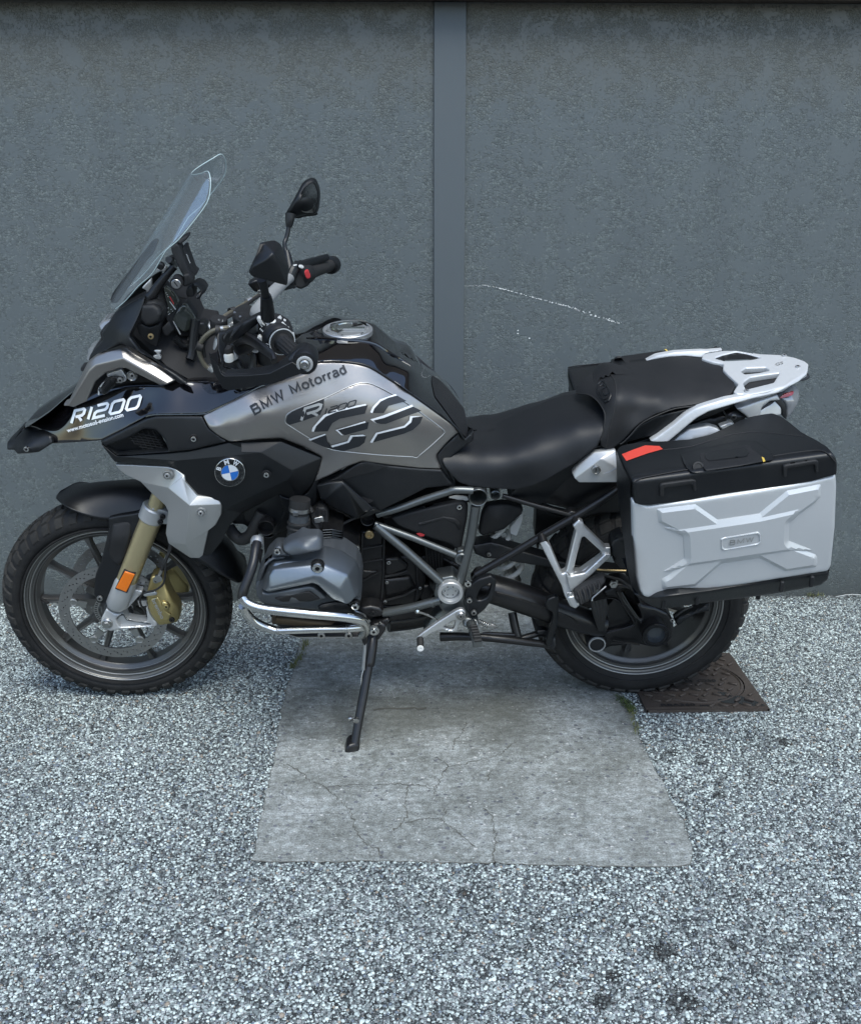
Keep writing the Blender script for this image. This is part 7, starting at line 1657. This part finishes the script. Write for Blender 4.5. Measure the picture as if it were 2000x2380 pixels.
mk('tail_core', [g_skin('H', "1100,540 1280,450 1400,385 1460,360 1440,420 1380,470 1300,520 1240,560 1160,560", "1100,540,-100 1400,385,-60 1160,560,-105", depth=.1, rnd=3, step=12), g_skin('H', "520,715 760,640 1000,560 1100,545 1110,600 900,660 700,740 560,745", "520,715,-110 1000,560,-95 700,740,-115", depth=.1, rnd=3, step=14), g_skin('H', "0,1000 200,900 460,880 462,1000 300,1060 180,1100", "0,1000,-110 460,880,-110 180,1100,-105", depth=.1, rnd=3, step=16)], M['engine'], B)
bolt(br, P3(*zp('H', 1142, 552), -.125), .0085, M['steel'])
RK = Surf(toks("960,205,105 1160,160,118 1560,222,35 1240,420,-125 1440,372,-95 1110,300,-30 1583,242,18", 'H'), lam=2.0)
rk = mk('luggage_rack', [g_skin('H', "958,208 965,185 985,176 1080,161 1160,160 1300,180 1420,185 1500,200 1560,222 1584,240 1578,285 1500,330 1440,372 1340,402 1240,421 1160,415 1143,402 1172,358 1108,300 1082,272 1086,240 1020,228", RK, depth=.012, rnd=3, step=6, dirv=(0, 0.2, -1), cr=3, holes=["1032,206 1080,188 1160,169 1230,182 1304,203 1250,214 1150,219 1090,221", "1186,284 1216,264 1334,260 1356,277 1290,291 1210,299", "1200,352 1240,319 1330,304 1414,293 1380,348 1300,368 1216,389"])], M['rack'], B, ang=40)
mk('rack_pad', g_decal('H', "1036,207 1080,191 1160,172 1230,185 1298,203 1250,211 1150,216 1092,218", RK, off=-.006, step=9), M['plastic'], rk)
mk('rack_floor', g_skin('H', "1175,272 1360,255 1425,285 1385,350 1215,394 1190,350", Off(RK, -.035), depth=.01, rnd=0, step=12, dirv=(0, .2, -1)), M['dark'], rk)
mk('near_arm', g_skin('H', "655,695 700,665 790,600 860,540 915,505 960,488 1100,446 1240,421 1340,402 1440,372 1565,290 1578,300 1530,345 1440,392 1400,415 1250,448 1100,492 1000,522 930,560 880,600 810,660 742,716", "655,695,-150 960,488,-142 1240,421,-128 1440,372,-98 1565,290,-30 1578,300,-32 1400,415,-112 1000,522,-150 742,716,-158", depth=.014, rnd=4, step=6), M['rack'], rk)
mk('far_arm', g_skin('H', "630,225 690,192 800,172 960,164 985,166 1080,158 1075,166 980,182 960,206 860,196 760,202 680,216", "630,225,150 800,172,138 960,164,128 1075,166,122 960,206,118 760,202,135", depth=.014, rnd=3, step=7), M['rack'], rk)
for x, y in ((1440, 193), (1520, 258), (1220, 400)):
    q = RK.pts([zp('H', x, y)], .001)[0]; bolt(rk, q, .007, M['alu'], ax=(0, -.15, 1), h=.003)
mk('rack_print', g_text('GS', zp('H', 1392, 252), zp('H', 1435, 240), 6, RK, off=.0015), M['steel'], rk)
tl = mk('tail_light', [g_skin('H', "1404,440 1425,410 1480,362 1528,385 1538,430 1520,490 1485,540 1455,570 1450,500 1440,470", "1404,440,-62 1480,362,-20 1538,430,-20 1455,570,-70 1450,500,-68 1490,450,-62", depth=.04, rnd=7, step=6)], M['lens'], B)
mk('red_lens', [g_skin('H', "1412,436 1440,418 1500,402 1490,425 1440,440 1420,444", "1412,436,-72 1500,402,-60 1440,440,-72", depth=.004, rnd=1, step=6)], M['redlens'], tl)
mk('light_frame', [g_skin('H', "1398,440 1412,430 1448,480 1456,572 1442,560 1430,548 1424,500 1380,455", "1398,440,-72 1412,430,-70 1456,572,-80 1424,500,-78", depth=.03, rnd=2, step=6)], M['plastic'], tl)
mk('tail_handle', [g_skin('H', "1455,352 1490,330 1588,302 1594,325 1560,342 1500,350 1480,358", "1455,352,-30 1588,302,0 1560,342,-15", depth=.03, rnd=3, step=7)], M['plastic'], tl)

# ================================================================= PANNIERS
off = (.86, -.35, .60)
def pannier_root(label, mir=False):
    m_ = BM @ (Matrix.Diagonal((1, -1, 1, 1)) if mir else Matrix.Identity(4)) @ Matrix.Translation(off)
    o = empty('pannier', label, 'pannier', m_, 'hard cases hung either side of the motorcycle', off=off)
    return o
PN = pannier_root('hard case with silver embossed outer face and black lid, on the side nearest the viewer')
FS = S("548,1050,-462 900,1045,-474 1300,985,-474 1745,897,-462 1740,1200,-466 1700,1460,-462 1000,1570,-470 600,1600,-462 552,1300,-460 1150,1270,-476", 'H')
mk('outer_face', g_skin('H', "549,1040 640,1074 900,1042 1300,980 1600,928 1746,893 1751,960 1742,1200 1718,1430 1700,1462 1400,1508 1000,1573 780,1606 650,1618 612,1606 590,1570 572,1500 556,1300", FS, depth=.010, rnd=8, step=9, cr=5), M['paintsil'], PN, ang=60)
EMB = "680,1090 700,1080 928,1052 1085,1162 1272,1122 1452,975 1678,930 1676,1032 1640,1075 1492,1180 1487,1292 1640,1350 1656,1375 1654,1452 1450,1482 1285,1397 1100,1422 932,1567 712,1592 706,1500 760,1470 852,1392 842,1266 765,1225 690,1186"
SE2 = S("548,1050,-468 900,1045,-480 1300,985,-480 1745,897,-468 1740,1200,-472 1700,1460,-468 1000,1570,-476 600,1600,-468 552,1300,-466 1150,1270,-482", 'H')
emb = mk('embossing', g_skin('H', EMB, SE2, depth=.014, rnd=15, step=6, cr=3, push=.62, cham=True), M['paintsil'], PN, ang=24)
SE3 = S("548,1050,-472 900,1045,-484 1300,985,-484 1745,897,-472 1740,1200,-476 1700,1460,-472 1000,1570,-480 600,1600,-472 552,1300,-470 1150,1270,-486", 'H')
mk('embossed_band', g_skin('H', "745,1212 1070,1165 1300,1130 1480,1090 1600,1062 1500,1165 1478,1182 1472,1288 1500,1300 1610,1342 1280,1390 1110,1415 740,1468 862,1392 856,1258", SE3, depth=.012, rnd=14, step=6, cr=3, push=.5, cham=True), M['paintsil'], emb, ang=24)
mk('name_plate', g_skin('H', "1068,1268 1090,1260 1290,1228 1304,1240 1306,1295 1290,1306 1090,1340 1070,1330", S("1068,1268,-489 1304,1240,-489 1070,1330,-488", 'H'), depth=.006, rnd=4, step=5, cr=4, holes=["1082,1276 1100,1270 1285,1240 1294,1248 1296,1288 1284,1296 1096,1328 1084,1320"]), M['paintsil'], emb)
fm = quadmap(*zp('H', 1118, 1304), 140 / 2.52, -23 / 2.52, 3 / 2.52, -26 / 2.52)
mk('lettering', g_glyphs('BMW', fm, S("1068,1268,-490 1304,1240,-490 1070,1330,-489", 'H'), 1.7, [(.02, .22), (.34, .27), (.70, .30)], off=.0012), M['steel'], emb)
LS = SurfMax([S("560,1060,-468 1750,890,-468 640,905,-466", 'H'), S("640,905,-462 1700,745,-446 1100,640,-240", 'H'), S("545,940,-450 555,1040,-452 466,790,-275", 'H')], .009)
lid = mk('lid', g_skin('H', "466,800 466,772 490,745 530,733 630,718 735,716 900,704 1010,680 1100,640 1180,600 1250,572 1330,556 1385,549 1440,570 1500,615 1560,665 1650,712 1710,750 1745,790 1753,830 1751,892 1600,934 1300,984 900,1046 650,1074 600,1072 562,1058 546,1030 541,985 548,950 520,900", LS, depth=.015, rnd=5, step=5), M['plastic'], PN, ang=60)
mk('front_side', g_skin('H', "462,800 466,775 520,895 545,940 541,985 548,1045 556,1300 570,1480 592,1580 625,1612 600,1630 560,1590 525,1450 495,1200 470,1000", "462,800,-275 466,775,-272 545,940,-460 556,1300,-468 592,1580,-466 625,1612,-466 560,1590,-380 495,1200,-310 470,1000,-280", depth=.01, rnd=4, step=9), M['plastic'], PN)
mk('inner_shell', g_skin('H', "558,1010 640,1010 1720,850 1740,880 1712,1450 1600,1480 650,1600 596,1560", -.44, depth=.19, rnd=6, step=24), M['plastic'], PN)
mk('base_rim', g_skin('H', "560,1590 595,1600 650,1618 1000,1573 1400,1508 1700,1462 1712,1452 1700,1510 1660,1542 1620,1552 1400,1592 1000,1645 740,1682 680,1672 620,1640", "560,1590,-440 650,1618,-468 1400,1508,-468 1712,1452,-460 1660,1542,-440 1000,1645,-445 740,1682,-440 620,1640,-430", depth=.17, rnd=6, step=9), M['plastic'], PN)
for x, y in ((735, 1645), (930, 1620), (1425, 1545), (1600, 1515), (1290, 1590)): mk('foot', g_box(P3(*zp('H', x, y), -.472 if x != 1290 else -.40) - Vector(off) * 0, (.010, .010, .030)), M['plastic2'], PN, bev=.003)
LH = "H"
mk('latch', [g_skin('H', "850,792 880,780 1195,716 1285,716 1330,742 1385,785 1375,808 1200,842 1000,882 930,888 900,882 868,850", Off(LS, .010), depth=.02, rnd=5, step=7)], M['plastic'], lid)
LT = Off(LS, .016)
mk('latch_handle', g_skin('H', "950,780 975,772 1210,730 1250,726 1262,750 1300,775 1316,785 1322,815 1200,838 985,872 968,850", LT, depth=.006, rnd=3, step=7), M['plastic2'], lid)
mk('latch_recess', g_skin('H', "975,772 1205,735 1215,735 1235,765 1225,785 1000,812 985,800", Off(LS, .019), depth=.004, rnd=2, step=7), M['plastic'], lid)
mk('latch_lock', g_lathe(Off(LS, .014).pts([zp('H', 935, 845)])[0], (0, -.8, .5), [(.0130, -.004), (.0125, .003), (.0085, .0035), (.008, .002), (.0001, .002)], 24), M['plastic2'], lid)
mk('yellow_mark', g_decal('H', "1308,785 1322,790 1330,810 1318,816", LT, .004, 6), M['yellow'] if 'yellow' in M else M['brass'], lid)
CL = Off(LS, .008)
for s in ("712,955 725,945 905,920 925,925 929,985 912,992 902,948 738,972 738,1020 714,1020", "1436,842 1450,835 1625,805 1642,812 1643,880 1626,882 1620,832 1460,858 1457,905 1437,907"):
    mk('hinge_clip', g_skin('H', s, CL, depth=.010, rnd=3, step=6, cr=3), M['plastic2'], lid)
mk('lid_seam', [g_tube(LS.pts([zp('H', x, y) for x, y in L], .003), .0016, 6, 2) for L in (((560, 935), (600, 912), (680, 895), (800, 872), (890, 858)), ((1370, 782), (1480, 765), (1580, 752), (1650, 748), (1700, 770), (1742, 820)), ((735, 745), (900, 725), (1080, 668), (1250, 640), (1440, 655), (1560, 668)))], M['dark'], lid)
mk('red_strip', g_decal('H', "490,770 560,742 628,718 710,722 730,740 640,765 516,809", LS, .007, 7), M['redstrip'], lid)
# far pannier: the same case on the other side, every part copied
def copy_tree(o, parent=None):
    c = o.copy(); COL.objects.link(c)
    if parent is not None: c.parent = parent
    for ch in list(o.children): copy_tree(ch, c)
    return c
P2 = copy_tree(PN); P2.matrix_world = BM @ Matrix.Translation((-.028, -.045, -.058)) @ Matrix.Diagonal((1, -1, 1, 1)) @ Matrix.Translation(off)
P2['label'] = 'hard case beyond the passenger seat, only the top of its black lid showing'
for o in list(bpy.data.objects):
    q = o
    while q.parent: q = q.parent
    if q == P2 and o.name.startswith('red_strip'): bpy.data.objects.remove(o)
for o in bpy.data.objects:
    if o.get('_off') is not None: del o['_off']
